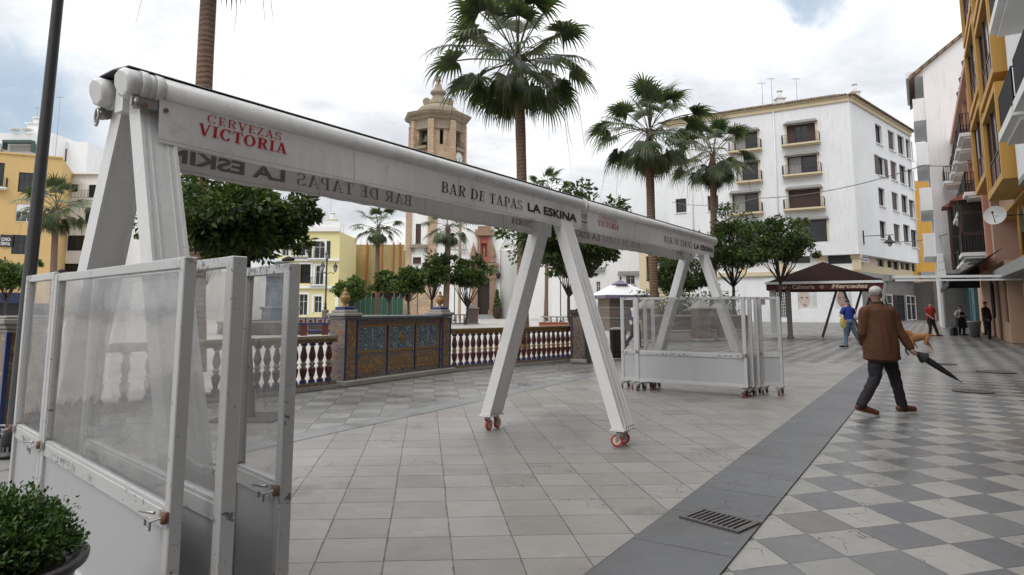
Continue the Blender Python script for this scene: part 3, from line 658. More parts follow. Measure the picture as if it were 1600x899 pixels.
def balustrade(pts,label,me,sp=.19,h=.98,rail=CREAMG,ends=True,scale=1.):
    pts=[Vector((p[0],p[1],0)) for p in pts]; c=sum(pts,Vector())/len(pts); t=thing('balustrade',label,'balustrade',c,'ceramic balustrades round the plaza')
    def strip(name,w,z0,z1,m,ov=0.):
        b=MB(); L=[];R=[]
        for i,p in enumerate(pts):
            d=(pts[min(i+1,len(pts)-1)]-pts[max(i-1,0)]).normalized(); n=Vector((-d.y,d.x,0)); L.append(p+n*w/2); R.append(p-n*w/2)
        n=len(pts); vs=[v+Vector((0,0,z)) for v in R for z in(z0,z1)]+[v+Vector((0,0,z)) for v in L for z in(z1,z0)]
        o=2*n; fs=[]
        for i in range(n-1):
            a=2*i; fs+=[(a,a+2,a+3,a+1),(a+1,a+3,o+a+2,o+a),(o+a,o+a+2,o+a+3,o+a+1),(o+a+1,o+a+3,a+2,a)]
        fs+=[(0,1,o,o+1),(2*n-2,o+2*n-1,o+2*n-2,2*n-1)]
        b.add(vs,fs); return b.build(name,m,t)
    strip('plinth',.30,0,.07,PLINTH); strip('kerb_tiles',.22,.0705,.14,AZ_MX)
    strip('rail_moulding',.20,h-.13,h-.055,GOLDG if me is BM2 else AZ_GD); strip('rail',.28,h-.054,h,rail)
    s=(h-.13-.14)/.78
    cum=0; last=sp*.5
    for i in range(len(pts)-1):
        a,b_=pts[i],pts[i+1]; L=(b_-a).length
        while last<=cum+L-.02:
            p=a+(b_-a)*((last-cum)/L); o=lnk('baluster',me,t,p+Vector((0,0,.14))); o.scale=(1.15,1.15,s); last+=sp
        cum+=L
    return t
balustrade([BAL[4]+Vector((0,0,0)),BAL[5]-Vector((.1,.16,0))],'cream railed ceramic balustrade between the near screens and the tiled bench wall',BM1)
crv=[BAL[0]+Vector((.25,.35,0)),BAL[1],BAL[2],BAL[3],BAL[4]-Vector((.05,.03,0))]
fin=[]
for i in range(len(crv)-1):
    for k in range(4):
        u=k/4; p0=crv[max(i-1,0)];p1=crv[i];p2=crv[i+1];p3=crv[min(i+2,len(crv)-1)]
        fin.append(.5*((2*p1)+(p2-p0)*u+(2*p0-5*p1+4*p2-p3)*u*u+(3*p1-p0-3*p2+p3)*u**3))
fin.append(crv[-1])
balustrade(fin,'curved ceramic balustrade seen through the glazed near screens',BM1,sp=.34)
balustrade([BAL[6]+Vector((.06,.1,0)),BAL[7]-Vector((.25,.3,0))],'dark red ceramic balustrade with ochre rail between the tiled bench wall and the dark pedestal',BM2,rail=P('ochre_rail',(.17,.12,.05),.3,var=.2,scale=6),h=1.0,sp=.2)
# tiled bench wall
w0=BAL[5].copy(); w1=BAL[6].copy(); wd=(w1-w0); WL_=wd.length; wd/=WL_; wn=Vector((wd.y,-wd.x,0)); wrz=math.atan2(wd.y,wd.x); HW=1.28
t=thing('tiled_wall','wall of orange and blue painted tiles with three framed panels beside the balustrade','tiled wall',(w0+w1)/2)
W=lambda u,o,z:w0+wd*u+wn*o+Vector((0,0,z))
b=MB(); b.box(W(WL_/2,-.12,.05),(WL_+.1,.62,.1),wrz,bev=.01); b.build('plinth',PLINTH,t)
b=MB(); b.box(W(WL_/2,-.12,(HW+.1)/2),(WL_-.72,.30,HW-.1-.001),wrz); b.build('wall_body',AZ_MX,t)
for u in(.19,WL_-.19):
    b=MB(); b.box(W(u,-.12,(HW+.1)/2),(.36,.40,HW-.101),wrz); q=b.build('end_pier',AZ_MX,t)
    b=MB()
    for du in(-.155,.155): b.box(W(u+du,.083,(HW+.1)/2-.01),(.05,.006,HW-.12),wrz)
    b.build('blue_edging',BLUEG,q)
    b=MB(); b.box(W(u,.0835,(HW+.1)/2-.01),(.22,.006,HW-.2),wrz); b.build('tile_strip',AZ_GD,q)
b=MB(); b.box(W(WL_/2,-.12,HW+.03),(WL_+.04,.44,.05),wrz,bev=.01); b.box(W(WL_/2,-.12,HW-.01),(WL_-.74,.36,.04),wrz); b.build('coping',P('blue_grey_coping',(.14,.15,.17),.3,var=.2,scale=4),t)
pn=3; g0=.42; pw=(WL_-.84-.16)/3
for k in range(3):
    u0=g0+k*(pw+.08); fr=MB(); u1=u0+pw; z0,z1=.60,1.15; th=.035
    for (a,b_,c,d) in((u0,u1,z0,z0+th),(u0,u1,z1-th,z1),(u0,u0+th,z0+th,z1-th),(u1-th,u1,z0+th,z1-th)): fr.box(W((a+b_)/2,.034,(c+d)/2),(b_-a,.012,d-c),wrz)
    f=fr.build('panel_frame',GOLDG,t)
    b=MB(); b.box(W((u0+u1)/2,.0335,(z0+z1)/2),(pw-2*th-.002,.006,z1-z0-2*th-.002),wrz); b.build('painted_panel',AZ_BL,f)
    # scroll reliefs
    b=MB(); cx=(u0+u1)/2; cz=(z0+z1)/2; R=.075
    for sx in(-1,1):
        for sz in(-1,1):
            pts=[W(cx+sx*(pw*.26+R*.9*math.cos(a)*(1-a/9)),.04,cz+sz*(.15+R*math.sin(a)*(1-a/9))) for a in [i*.5 for i in range(14)]]; b.tube(pts,.009,5)
    if k==1:
        b.cur=1; b.tube([W(cx+.075*math.cos(a),.042,cz+.1*math.sin(a)) for a in [2*PI*i/18 for i in range(19)]],.016,6); b.lathe(W(cx,.038,cz-.05),[(.03,0),(.035,.05),(.02,.09),(.001,.1)],8)
    else: b.tube([W(cx,.04,z0+.08),W(cx,.04,z1-.07)],.01,5)
    b.build('scroll_relief',[P('pale_glaze',(.26,.32,.30),.3,var=.3,scale=20),GOLDG],f)
    b=MB(); b.box(W(cx,.033,.36),(pw-.02,.006,.30),wrz); b.build('lower_tiles',AZ_OR,t)
    b=MB()
    for u in(u0-.04,u1+.04): b.box(W(u,.0335,.64),(.035,.005,1.0),wrz)
    b.build('blue_strip',BLUEG,t)
for u in(.19,WL_-.19):
    c=W(u,-.12,HW+.056); b=MB(); k=.95
    b.box(c+Vector((0,0,.03)),(.5,.5,.06),wrz,bev=.01); b.box(c+Vector((0,0,.09)),(.36,.36,.06),wrz,bev=.01); q=b.build('urn_pedestal',PLINTH,t)
    b=MB(); b.box(c+Vector((0,0,.15)),(.27,.27,.06),wrz,bev=.008); b.build('blue_block',BLUEG,q)
    b=MB(); b.lathe(c+Vector((0,0,.181)),[(r*.75,z*.75) for r,z in [(.1,0),(.06,.03),(.05,.07),(.11,.14),(.135,.22),(.12,.29),(.09,.3),(.11,.33),(.06,.38),(.035,.42),(.05,.45),(.02,.5),(.001,.51)]],14); b.build('urn',GOLDG,q)
pedestal(910,566,.42,1.45,'dark layered pedestal carrying a dark urn at the end of the red balustrade','pedestal',(AZ_MX,P('dark_corner',(.06,.05,.05),.4)),'dark')
# ------------------------------------------------------------------ shrub planter in the foreground
pc=Vector((-1.66,2.18,0)); t=thing('planter','dark round metal planter bowl on a splayed stand in the left foreground','planter',pc)
POTM=P('planter_metal',(.035,.03,.03),.38,var=.35,scale=6,bump=.15,bscale=30)
b=MB(); b.lathe(pc,[(.02,.42),(.10,.43),(.17,.47),(.235,.56),(.27,.655),(.285,.672),(.295,.668),(.298,.685),(.285,.697),(.262,.69),(.235,.66),(.001,.655)],40); b.build('bowl',POTM,t)
b=MB()
for k in range(4):
    a=.5+k*PI/2; d=Vector((math.cos(a),math.sin(a),0)); b.bar(pc+d*.08+Vector((0,0,.5)),pc+d*.20,.022,.03)
b.tube([pc+Vector((math.cos(a)*.13,math.sin(a)*.13,.25)) for a in [2*PI*i/24 for i in range(25)]],.008,6); b.build('stand',BLACK,t)
b=MB().lathe(pc+Vector((0,0,.656)),[(.24,0),(.2,.02),(.001,.03)],20); b.build('soil',BARK,t)
rng=np.random.default_rng(3)
def leaves_mesh(name,C,D,size,mats,rng,aspect=.5,mi=None,fold=.25):
    """diamond leaves: C centres, D directions"""
    n=len(C); D=D/np.linalg.norm(D,axis=1,keepdims=True); r=rng.normal(size=(n,3)); S=np.cross(D,r); S/=np.linalg.norm(S,axis=1,keepdims=True)+1e-9
    N=np.cross(D,S); s=(size*(.65+.7*rng.random(n)))[:,None]
    a=C; m1=C+D*s*.5+S*s*aspect*.5+N*s*fold*.3; tip=C+D*s-N*s*.1; m2=C+D*s*.5-S*s*aspect*.5+N*s*fold*.3
    V=np.stack([a,m1,tip,m2],1).reshape(-1,3); F=np.arange(4*n).reshape(n,4)
    return fastmesh(name,V,F,mats,mi=mi)
def shrub(c,R,n,stems,name,label,cat,mat,size):
    c=np.array(c); t=thing(name,label,cat,Vector(c)-Vector((0,0,R[2]*.8)))
    C=[];D=[]
    sb=MB()
    for i in range(stems):
        v=rng.normal(size=3); v[2]=abs(v[2])*.9-.25*0; v/=np.linalg.norm(v); rr=.82+.28*rng.random()+(.12 if rng.random()<.12 else 0)
        tip=c+v*np.array(R)*rr; base=c+v*np.array(R)*.25; 
        if i%3==0: sb.tube([Vector(base),Vector(tip)],[.003,.0012],4)
        k=n//stems; u=rng.random(k)**.6
        P_=base+(tip-base)*u[:,None]+rng.normal(size=(k,3))*size*.55; dd=v*.6+rng.normal(size=(k,3))*.7+np.array([0,0,.35])
        C.append(P_);D.append(dd)
    me=leaves_mesh('foliage',np.concatenate(C)-np.array(wloc(t)),np.concatenate(D),size,mat,rng,.5)
    o=bpy.data.objects.new('foliage',me); COL.objects.link(o); o.parent=t; sb.build('twigs',BARK,t); return t
shrub((pc.x,pc.y,.70),(.26,.26,.20),30000,800,'boxwood_shrub','dense small-leaved green shrub growing in the dark planter bowl','shrub',LEAF_B,.017)
# ------------------------------------------------------------------ trees
def tree(base,cc,R,n,size,label,mat=LEAF_O,group='orange trees round the plaza',fork=.35,tr=.05,name='orange_tree',clumps=70,grate=False,bend=0.,seed=1,shell=.55):
    """base: foot, cc: crown centre, R: crown radii"""
    rg=np.random.default_rng(seed); rd=random.Random(seed)
    base=Vector(base); cc=Vector(cc); t=thing(name,label,'tree',base,group)
    fz=base.z+(cc.z-R[2]*.8-base.z)*(1-fork)+.2; fp=Vector((base.x+(cc.x-base.x)*.5+bend,base.y+(cc.y-base.y)*.5,max(fz,base.z+.5)))
    b=MB(); mid=(base+fp)/2+Vector((rd.uniform(-.4,.4)*tr*2+bend*.6,0,0)); b.tube([base,base+Vector((0,0,.06)),mid,fp],[tr*1.5,tr*1.1,tr*.95,tr*.85],8)
    b.build('trunk',BARK,t)
    K=[]
    for i in range(clumps):
        v=rg.normal(size=3); v/=np.linalg.norm(v); 
        if v[2]<-.45: v[2]*=.6
        rr=(shell+(1-shell)*rg.random()**.5)*(.62+.46*rg.random()+(.22 if rg.random()<.18 else 0)); rr*=.80+.75*abs(mnoise.noise(Vector(tuple(v*1.7))+Vector((seed*3.1,0,0))))+(.1 if v[2]>0 else -.06); K.append(np.array(cc)+v*rr*np.array(R))
    K=np.array(K); lb=MB(); 
    for i in range(min(16,clumps)):
        k=Vector(K[i*(clumps//16) if clumps>=16 else i]); m_=fp.lerp(k,.5)+Vector((rd.uniform(-.1,.1),rd.uniform(-.1,.1),rd.uniform(-.12,.05)))*R[0]; lb.tube([fp,m_,k],[tr*.5,tr*.3,tr*.1],5)
    lb.build('branches',BARK,t)
    per=n//clumps; C=[];D=[]
    for k in K:
        cr=R[0]*(.09+.2*rg.random()**1.4); p=rg.normal(size=(per,3)); p/=np.linalg.norm(p,axis=1,keepdims=True); p*=(rg.random((per,1))**.4)*cr*np.array([1.15,1.15,.85])
        C.append(k+p); d=p/cr+rg.normal(size=(per,3))*.5+(k-np.array(cc))/R[0]*.5; d[:,2]-=.35; D.append(d)
    # sparse interior leaves
    m=n//9; v=rg.normal(size=(m,3)); v/=np.linalg.norm(v,axis=1,keepdims=True); C.append(np.array(cc)+v*rg.random((m,1))**.45*np.array(R)*.8); D.append(rg.normal(size=(m,3)))
    C=np.concatenate(C)-np.array(base); me=leaves_mesh('crown',C,np.concatenate(D),size,mat,rg,.48)
    o=bpy.data.objects.new('crown',me); COL.objects.link(o); o.parent=t
    if grate:
        g=MB(); 
        for i in range(9): g.box(base+Vector((0,-.4+.1*i,.006)),(.85,.06,.012),.0)
        for sx in(-1,1): g.box(base+Vector((sx*.4,0,.015)),(.05,.86,.006),0)
        tag(g.build('tree_grate',P('cast_iron',(.05,.046,.042))),'dark square iron grate at the foot of the '+label.split(' tree')[0]+' tree','tree grate')
    return t
def ptree(bx,by,cx_,cy_,rx,ry,n,size,label,Y=None,Yc=None,**k):
    b=G(bx,by) if Y is None else Vector((at(bx,by,Y).x,Y,0)); Yd=Yc or b.y; c=at(cx_,cy_,Yd); px=Yd/FPX*1.02
    return tree(b,c,(rx*px,min(rx*px,1.8*rx*px),ry*px),n,size,label,**k)
ptree(393,652,374,351,106,68,14000,.10,'bushy dark orange tree behind the large windbreak screen, left of the yellow house',grate=True,clumps=110,seed=4,tr=.045,fork=.1)
ptree(918,567,893,372,95,74,14000,.13,'orange tree behind the middle A-shaped legs, between two palm trunks',grate=True,clumps=100,seed=5,tr=.07,fork=.2,shell=.5)
ptree(0,0,935,318,72,26,5000,.15,'leafy tree top showing above the awning beside the small far palm',Y=23,clumps=50,seed=15,tr=.08) if False else None
ptree(897,500,898,415,34,30,3000,.2,'small bent orange tree behind the dark urn pedestal',Y=34,clumps=40,seed=6,tr=.09,bend=-.3)
ptree(1218,533,1222,382,54,40,9000,.15,'orange tree beside the left corner of the café canopy',clumps=70,seed=7,tr=.09,fork=.3)
ptree(1150,528,1143,388,54,52,10000,.15,'taller orange tree left of the café canopy in front of the white flats',clumps=70,seed=8,tr=.09,fork=.25)
ptree(1062,528,1066,432,52,36,7000,.16,'low dark orange tree behind the far A-shaped legs',Y=36,clumps=60,seed=9,tr=.09)
ptree(728,490,734,430,34,25,4500,.34,'round orange tree with forked trunk in front of the church portal',Y=62,clumps=45,seed=10,tr=.14,fork=.6)
ptree(674,490,676,428,30,28,4000,.32,'orange tree left of the short palm before the church',Y=60,clumps=40,seed=11,tr=.12,fork=.4)
ptree(640,492,636,443,26,22,4000,.32,'orange tree right of the tall thin far palm',Y=56,clumps=40,seed=12,tr=.12,fork=.3)
ptree(610,492,606,443,18,20,2400,.3,'small orange tree beside the green hoarding',Y=58,clumps=30,seed=13,tr=.1)
ptree(549,495,549,456,28,21,4000,.26,'light green round tree in front of the green hoarding',Y=60,clumps=45,seed=14,tr=.12,mat=LEAF_L,name='round_tree')
ptree(8,500,12,432,36,26,4500,.3,'clipped green tree at the far left in front of the ochre building',Y=52,clumps=50,seed=16,tr=.1,mat=LEAF_L,name='round_tree')
ptree(322,470,322,398,40,30,2500,.4,'far pale tree seen behind the bushy orange tree',Y=75,clumps=30,seed=17,mat=LEAF_L,name='round_tree')
# ------------------------------------------------------------------ fan palms
def palm(base,top,R,nf,tr,label,seed,skirt=.25,seg=26,dead=6):
    rd=random.Random(seed); base=Vector(base); top=Vector(top); t=thing('fan_palm',label,'palm tree',base,'fan palms round the plaza')
    b=MB(); n=14; pts=[];rad=[]
    for i in range(n+1):
        u=i/n; p=base.lerp(top,u)+Vector((math.sin(u*2.6)*R*.035,0,0))*(1 if seed%2 else -1); pts.append(p); rad.append(tr*(1.35-.5*min(u*6,1)*.7-.0*u)*(1-.12*u)*(1.+.03*rd.uniform(-1,1)))
    rad[-1]=tr*.7; b.tube(pts,rad,14); b.build('trunk',PBARK,t)
    top=pts[-1]
    V=[];F=[];MI=[]; V2=[];F2=[]
    def frond(az,el,L,dead=False,droop=1.):
        # petiole
        d=Vector((math.cos(az)*math.cos(el),math.sin(az)*math.cos(el),math.sin(el))); p=top+Vector((d.x*tr*.6,d.y*tr*.6,rd.uniform(-.25,.1)*R*.5)); pl=L*.60
        pp=[p]; dd=d.copy()
        for i in range(4): dd=(dd+Vector((0,0,-.10*droop))).normalized(); pp.append(pp[-1]+dd*pl/4)
        w=L*.012; side=dd.cross(Vector((0,0,1))); side=side.normalized() if side.length>1e-3 else Vector((1,0,0))
        for i in range(4):
            o=len(V2); up=Vector((0,0,w)); V2.extend([pp[i]-side*w,pp[i]+side*w,pp[i+1]+side*w*.8,pp[i+1]-side*w*.8,pp[i]+up,pp[i+1]+up]); F2.extend([(o,o+1,o+2,o+3),(o,o+4,o+5,o+3),(o+1,o+4,o+5,o+2)])
        # blade
        h=pp[-1]; nrm=side.cross(dd).normalized(); bl=L*.46; ns=seg
        spread=math.radians(rd.uniform(105,128)); fold=rd.uniform(.15,.5)
        tw=rd.uniform(-.5,.5); side2=(side*math.cos(tw)+nrm*math.sin(tw)); nrm2=dd.cross(side2)
        for k in range(ns):
            a=-spread+2*spread*(k+.5)/ns; ll=bl*(1-.35*abs(a)/spread)*rd.uniform(.88,1.08)
            q=(dd*math.cos(a)+side2*math.sin(a)+nrm2*(-fold*abs(math.sin(a))*.6)).normalized()
            pts_=[h.copy()]; qq=q.copy(); N_=5
            for j in range(N_):
                g=(.02,.10,.28,.55,.8)[j]*droop*rd.uniform(.6,1.25); qq=(qq+Vector((0,0,-g))).normalized(); pts_.append(pts_[-1]+qq*ll/N_)
            ws=[.016,.058,.062,.040,.020,.003]
            if abs(q.z)<.95: sd=q.cross(nrm2).normalized()
            else: sd=side2
            o=len(V)
            for j in range(N_+1): wv=ws[j]*bl*(26/ns)*.62; V.extend([pts_[j]-sd*wv,pts_[j]+sd*wv])
            for j in range(N_): F.append((o+2*j,o+2*j+1,o+2*j+3,o+2*j+2)); MI.append(1 if dead else 0)
    ga=2.39996
    for i in range(nf):
        u=i/(nf-1); el=math.radians(80-152*(u**.85))+rd.uniform(-.16,.16); frond(i*ga+rd.uniform(-.2,.2),el,R*(.72+.33*math.sin(PI*min(u*1.05+.12,1)))*rd.uniform(.88,1.1),False,.75+.7*u)
    for i in range(dead): frond(i*ga*1.3+1,math.radians(rd.uniform(-72,-50)),R*rd.uniform(.5,.75),True,1.6)
    base_a=np.array(base)
    me=fastmesh('fronds',np.array([tuple(v) for v in V])-base_a,np.array(F),[LEAF_P,LEAF_D],mi=MI); o=bpy.data.objects.new('fronds',me); COL.objects.link(o); o.parent=t
    me=fastmesh('petioles',np.array([tuple(v) for v in V2])-base_a,np.array(F2),P('petiole',(.10,.085,.04),.6)); o=bpy.data.objects.new('petioles',me); COL.objects.link(o); o.parent=t
    # long dangling threads
    b=MB()
    for i in range(7):
        a=rd.uniform(0,2*PI); p=top+Vector((math.cos(a)*R*.7,math.sin(a)*R*.7,-R*.5)); b.tube([p,p+Vector((math.cos(a)*.15,math.sin(a)*.15,-R*.3)),p+Vector((math.cos(a)*.35,.1,-R*rd.uniform(.45,.75)))],[R*.004,R*.003,R*.001],3)
    b.build('flower_stalks',LEAF_D,t); return t
def ppalm(cx_,cy_,Y,r,tpx,label,seed,nf=38,bx=None,**k):
    top=at(cx_,cy_,Y); R=r/FPX*Y*1.02; bX=at(bx or cx_,HZ+EYE*FPX/Y,Y).x
    return palm((bX,Y,0),top,R,nf,tpx/2/FPX*Y,label,seed,**k)
ppalm(806,84,24,142,18,'tallest fan palm, its crown cut by the top of the picture',1,nf=58,bx=816,seg=26)
ppalm(1017,203,33,98,14,'broad fan palm left of the white flats, the nearer of the two',2,nf=50,bx=1026)
ppalm(1112,240,44,76,11,'smaller fan palm just right of the broad one, in front of the white flats',3,nf=44,bx=1113)
ppalm(592,353,62,44,7.5,'thin far fan palm in front of the netted scaffolding',4,nf=32,bx=590,seg=18)
ppalm(699,352,60,46,10,'fan palm in front of the church whose crown touches the awning cloth',5,nf=32,bx=695,seg=18)
ppalm(90,322,50,60,10,'fan palm at the left behind the lamp post by the white block',6,nf=38,bx=82,seg=20)
ppalm(853,292,80,42,6,'small far palm head showing just above the awning',7,nf=30,seg=16)
ppalm(338,-150,16,165,28,'near palm trunk at the upper left whose crown is above the picture',8,nf=40,bx=303)
# ------------------------------------------------------------------ façades
class Face:
    def __init__(s,p0,p1): s.o=Vector((p0[0],p0[1],0)); d=Vector((p1[0]-p0[0],p1[1]-p0[1],0)); s.w=d.length; s.u=d/s.w; s.n=Vector((s.u.y,-s.u.x,0)); s.rz=math.atan2(s.u.y,s.u.x)
    def pt(s,u,z,d=0.): return s.o+s.u*u+s.n*d+Vector((0,0,z))
    def inv(s,px,py):
        r=ray(px,py); e=Vector((0,0,EYE)); k=(s.o-e).dot(s.n)/r.dot(s.n); h=e+r*k; return (h-s.o).dot(s.u),h.z
    def rng(s,x0,y0,x1,y1):
        a=s.inv(x0,y1); b=s.inv(x1,y0); return (min(a[0],b[0]),max(a[0],b[0]),min(a[1],b[1]),max(a[1],b[1]))
def fbox(b,F,u0,u1,z0,z1,d0,d1): return b.box(F.pt((u0+u1)/2,(z0+z1)/2,(d0+d1)/2),(abs(u1-u0),abs(d1-d0),abs(z1-z0)),F.rz)
def wallmesh(b,F,z0,z1,holes,depth=.22,u0=0.,u1=None,ztop=None):
    u1=F.w if u1 is None else u1
    us=sorted({u0,u1}|{min(max(h[0],u0),u1) for h in holes}|{min(max(h[1],u0),u1) for h in holes}); zs=sorted({z0,z1}|{min(max(h[2],z0),z1) for h in holes}|{min(max(h[3],z0),z1) for h in holes})
    for i in range(len(us)-1):
        for j in range(len(zs)-1):
            if us[i+1]-us[i]<1e-4 or zs[j+1]-zs[j]<1e-4: continue
            uc=(us[i]+us[i+1])/2; zc=(zs[j]+zs[j+1])/2
            if any(h[0]<uc<h[1] and h[2]<zc<h[3] for h in holes): continue
            b.add([F.pt(us[i],zs[j]),F.pt(us[i+1],zs[j]),F.pt(us[i+1],zs[j+1]),F.pt(us[i],zs[j+1])],[(0,1,2,3)])
    for h in holes:
        a,c,z,y=h[:4]; d=-depth
        b.add([F.pt(a,z),F.pt(c,z),F.pt(c,y),F.pt(a,y),F.pt(a,z,d),F.pt(c,z,d),F.pt(c,y,d),F.pt(a,y,d)],[(0,4,5,1),(1,5,6,2),(2,6,7,3),(3,7,4,0)])
def window(F,par,h,depth=.22,fm=TRIMW,mull=1,tr=1,glass=DGLASS,arch=False,sill=None,shut=None,curtain=False,name='window',fr=.07):
    u0,u1,z0,z1=h[:4]; d=-depth+.03; b=MB()
    for a,c,z,y in((u0,u0+fr,z0,z1),(u1-fr,u1,z0,z1),(u0+fr,u1-fr,z0,z0+fr),(u0+fr,u1-fr,z1-fr,z1)): fbox(b,F,a,c,z,y,d,d+.07)
    for k in range(mull): u=u0+(u1-u0)*(k+1)/(mull+1); fbox(b,F,u-fr*.4,u+fr*.4,z0+fr,z1-fr,d,d+.05)
    for k in range(tr): z=z0+(z1-z0)*(.66 if tr==1 else (k+1)/(tr+1)); fbox(b,F,u0+fr,u1-fr,z-fr*.3,z+fr*.3,d+.001,d+.045)
    w=b.build(name,fm,par)
    b=MB(); fbox(b,F,u0+.01,u1-.01,z0+.01,z1-.01,-depth-.01,-depth+.02); b.build('pane',glass,w)
    if curtain: b=MB(); fbox(b,F,u0+.1,u0+(u1-u0)*.45,z0+.1,z1-.1,-depth+.021,-depth+.026); b.build('curtain',CURT,w)
    if sill: b=MB(); fbox(b,F,u0-.08,u1+.08,z0-.1,z0-.002,.001,.14); b.build('sill',sill,w)
    if shut is not None:
        b=MB(); mode,m=shut
        if mode=='closed': fbox(b,F,u0+.02,u1-.02,z0+.02,z1-.02,-depth+.10,-depth+.13)
        if mode=='half': fbox(b,F,u0+.02,(u0+u1)/2,z0+.02,z1-.02,-depth+.10,-depth+.13)
        if mode=='blind': fbox(b,F,u0+.02,u1-.02,z0+(z1-z0)*.55,z1-.02,-depth+.10,-depth+.13)
        if mode=='open':
            ww=(u1-u0)*.5
            fbox(b,F,u0-ww,u0-.02,z0,z1,.01,.05); b.build('shutter',m,w); b=MB(); fbox(b,F,u1+.02,u1+ww,z0,z1,.01,.05)
        if mode=='sides':
            ww=(u1-u0)*.28
            fbox(b,F,u0+.02,u0+ww,z0+.02,z1-.02,-depth+.12,-depth+.16); b.build('shutter',m,w); b=MB(); fbox(b,F,u1-ww,u1-.02,z0+.02,z1-.02,-depth+.12,-depth+.16)
        b.build('shutter',m,w)
    return w
def arch_head(F,par,u0,u1,z1,depth,m,surr=None,rise=None):
    """semi-elliptic spandrel filling the top corners of a rectangular opening"""
    r=(u1-u0)/2; h=rise or r; b=MB(); c=(u0+u1)/2
    for s in(-1,1):
        pr=[(c+s*r*math.sin(a),z1-h+h*math.cos(a)) for a in [PI/2*i/8 for i in range(9)]]
        for i in range(8):
            (a0,y0),(a1,y1)=pr[i],pr[i+1]
            q=[F.pt(a0,y0,.002),F.pt(a1,y1,.002),F.pt(a1,z1+.001,.002),F.pt(a0,z1+.001,.002)]; q2=[p-F.n*depth for p in q]
            b.add(q+q2,[(0,1,2,3),(7,6,5,4),(0,4,5,1)])
    b.build('arch_head',m,par)
    if surr:
        b=MB(); pts=[F.pt(u0-.08,z1-h-1.6*r,.03)]+[F.pt(c-(r+.08)*math.cos(a),z1-h+(h+.08)*math.sin(a),.03) for a in [PI*i/14 for i in range(15)]]+[F.pt(u1+.08,z1-h-1.6*r,.03)]
        b.tube(pts,.09,6); b.build('arch_moulding',surr,par)
def railing(F,par,u0,u1,z,h,d,sp=.13,m=IRON,sides=True,bar=.012,slab=None,sl=.14):
    b=MB()
    def run(p,q):
        L=(q-p).length; n=max(2,int(L/sp))
        for i in range(n+1): c=p.lerp(q,i/n); b.box(c+Vector((0,0,h/2)),(bar*2,bar*2,h))
        for zz in(.06,h): b.bar(p+Vector((0,0,zz)),q+Vector((0,0,zz)),.04,.03)
    a,c=F.pt(u0,z,d),F.pt(u1,z,d); run(a,c)
    if sides: run(F.pt(u0,z,.02),a); run(c,F.pt(u1,z,.02))
    r=b.build('railing',m,par)
    if slab is not None: b=MB(); fbox(b,F,u0-.08,u1+.08,z-sl,z-.002,.002,d+.08); fbox(b,F,u0,u1,z-sl-.12,z-sl-.002,.002,d-.1); b.build('balcony_slab',slab,par)
    return r
def antenna(p,h,par=None,label=None,grp='roof aerials'):
    b=MB(); p=Vector(p); b.tube([p,p+Vector((0,0,h))],.03,5)
    for i in range(5): z=h-.1; b.bar(p+Vector((-.5+.22*i,-.25,z)),p+Vector((-.5+.22*i,.25,z)),.02,.02)
    b.bar(p+Vector((-.6,0,h-.1)),p+Vector((.5,0,h-.1)),.025,.025); o=b.build('aerial',GREYC,par); return o
# ---- white block of flats
YC=70.
cn=at(1342,397,YC); zb=zat(1350,397,YC); zc=zat(1335,158,YC)
dl=Vector((-.855,.519)); dr=Vector((.717,.697)); C2=Vector((cn.x,YC))
LF=Face(C2+dl*42,C2); RF=Face(C2,C2+dr*24)
rend=RF.inv(1436,400)[0]; RF=Face(C2,C2+dr*rend)
t=thing('apartment_block','large white block of flats with balconies, brown tiled roof and cream cornice','building',(cn.x,YC,0)); apt=t
lend=LF.inv(1045,330)[0]; 
LH=[];
for (x0,y0,x1,y1) in((1230,190,1273,228),(1231,240,1276,275),(1233,293,1281,328),(1240,342,1291,380),(1147,204,1183,238),(1160,252,1184,285),(1145,300,1185,335),(1150,352,1188,385)): LH.append(LF.rng(x0,y0,x1,y1))
SM=[(1056,310,1072,333),(1106,305,1122,330),(1040,240,1066,262),(1060,205,1085,225)]
LH2=[LF.rng(*r) for r in SM]
b=MB(); wallmesh(b,LF,zb,zc,[(h[0],h[1],h[2],h[3]) for h in LH]+LH2,.9 if False else .5,u0=lend)
RH=[RF.rng(x-4,y-13,x+4,y+12) for x,y in((1373,211),(1393,221),(1408,228),(1421,235),(1377,261),(1397,268),(1411,274),(1424,281),(1378,309),(1399,316),(1414,320),(1426,328),(1380,360),(1402,365),(1417,366),(1429,374))]
wallmesh(b,RF,zb,zc,RH,.35)
BK=Face(C2+dr*rend,C2+dr*rend+dl*42)
b.add([BK.pt(0,zb),BK.pt(BK.w,zb),BK.pt(BK.w,zc),BK.pt(0,zc)],[(0,1,2,3)])
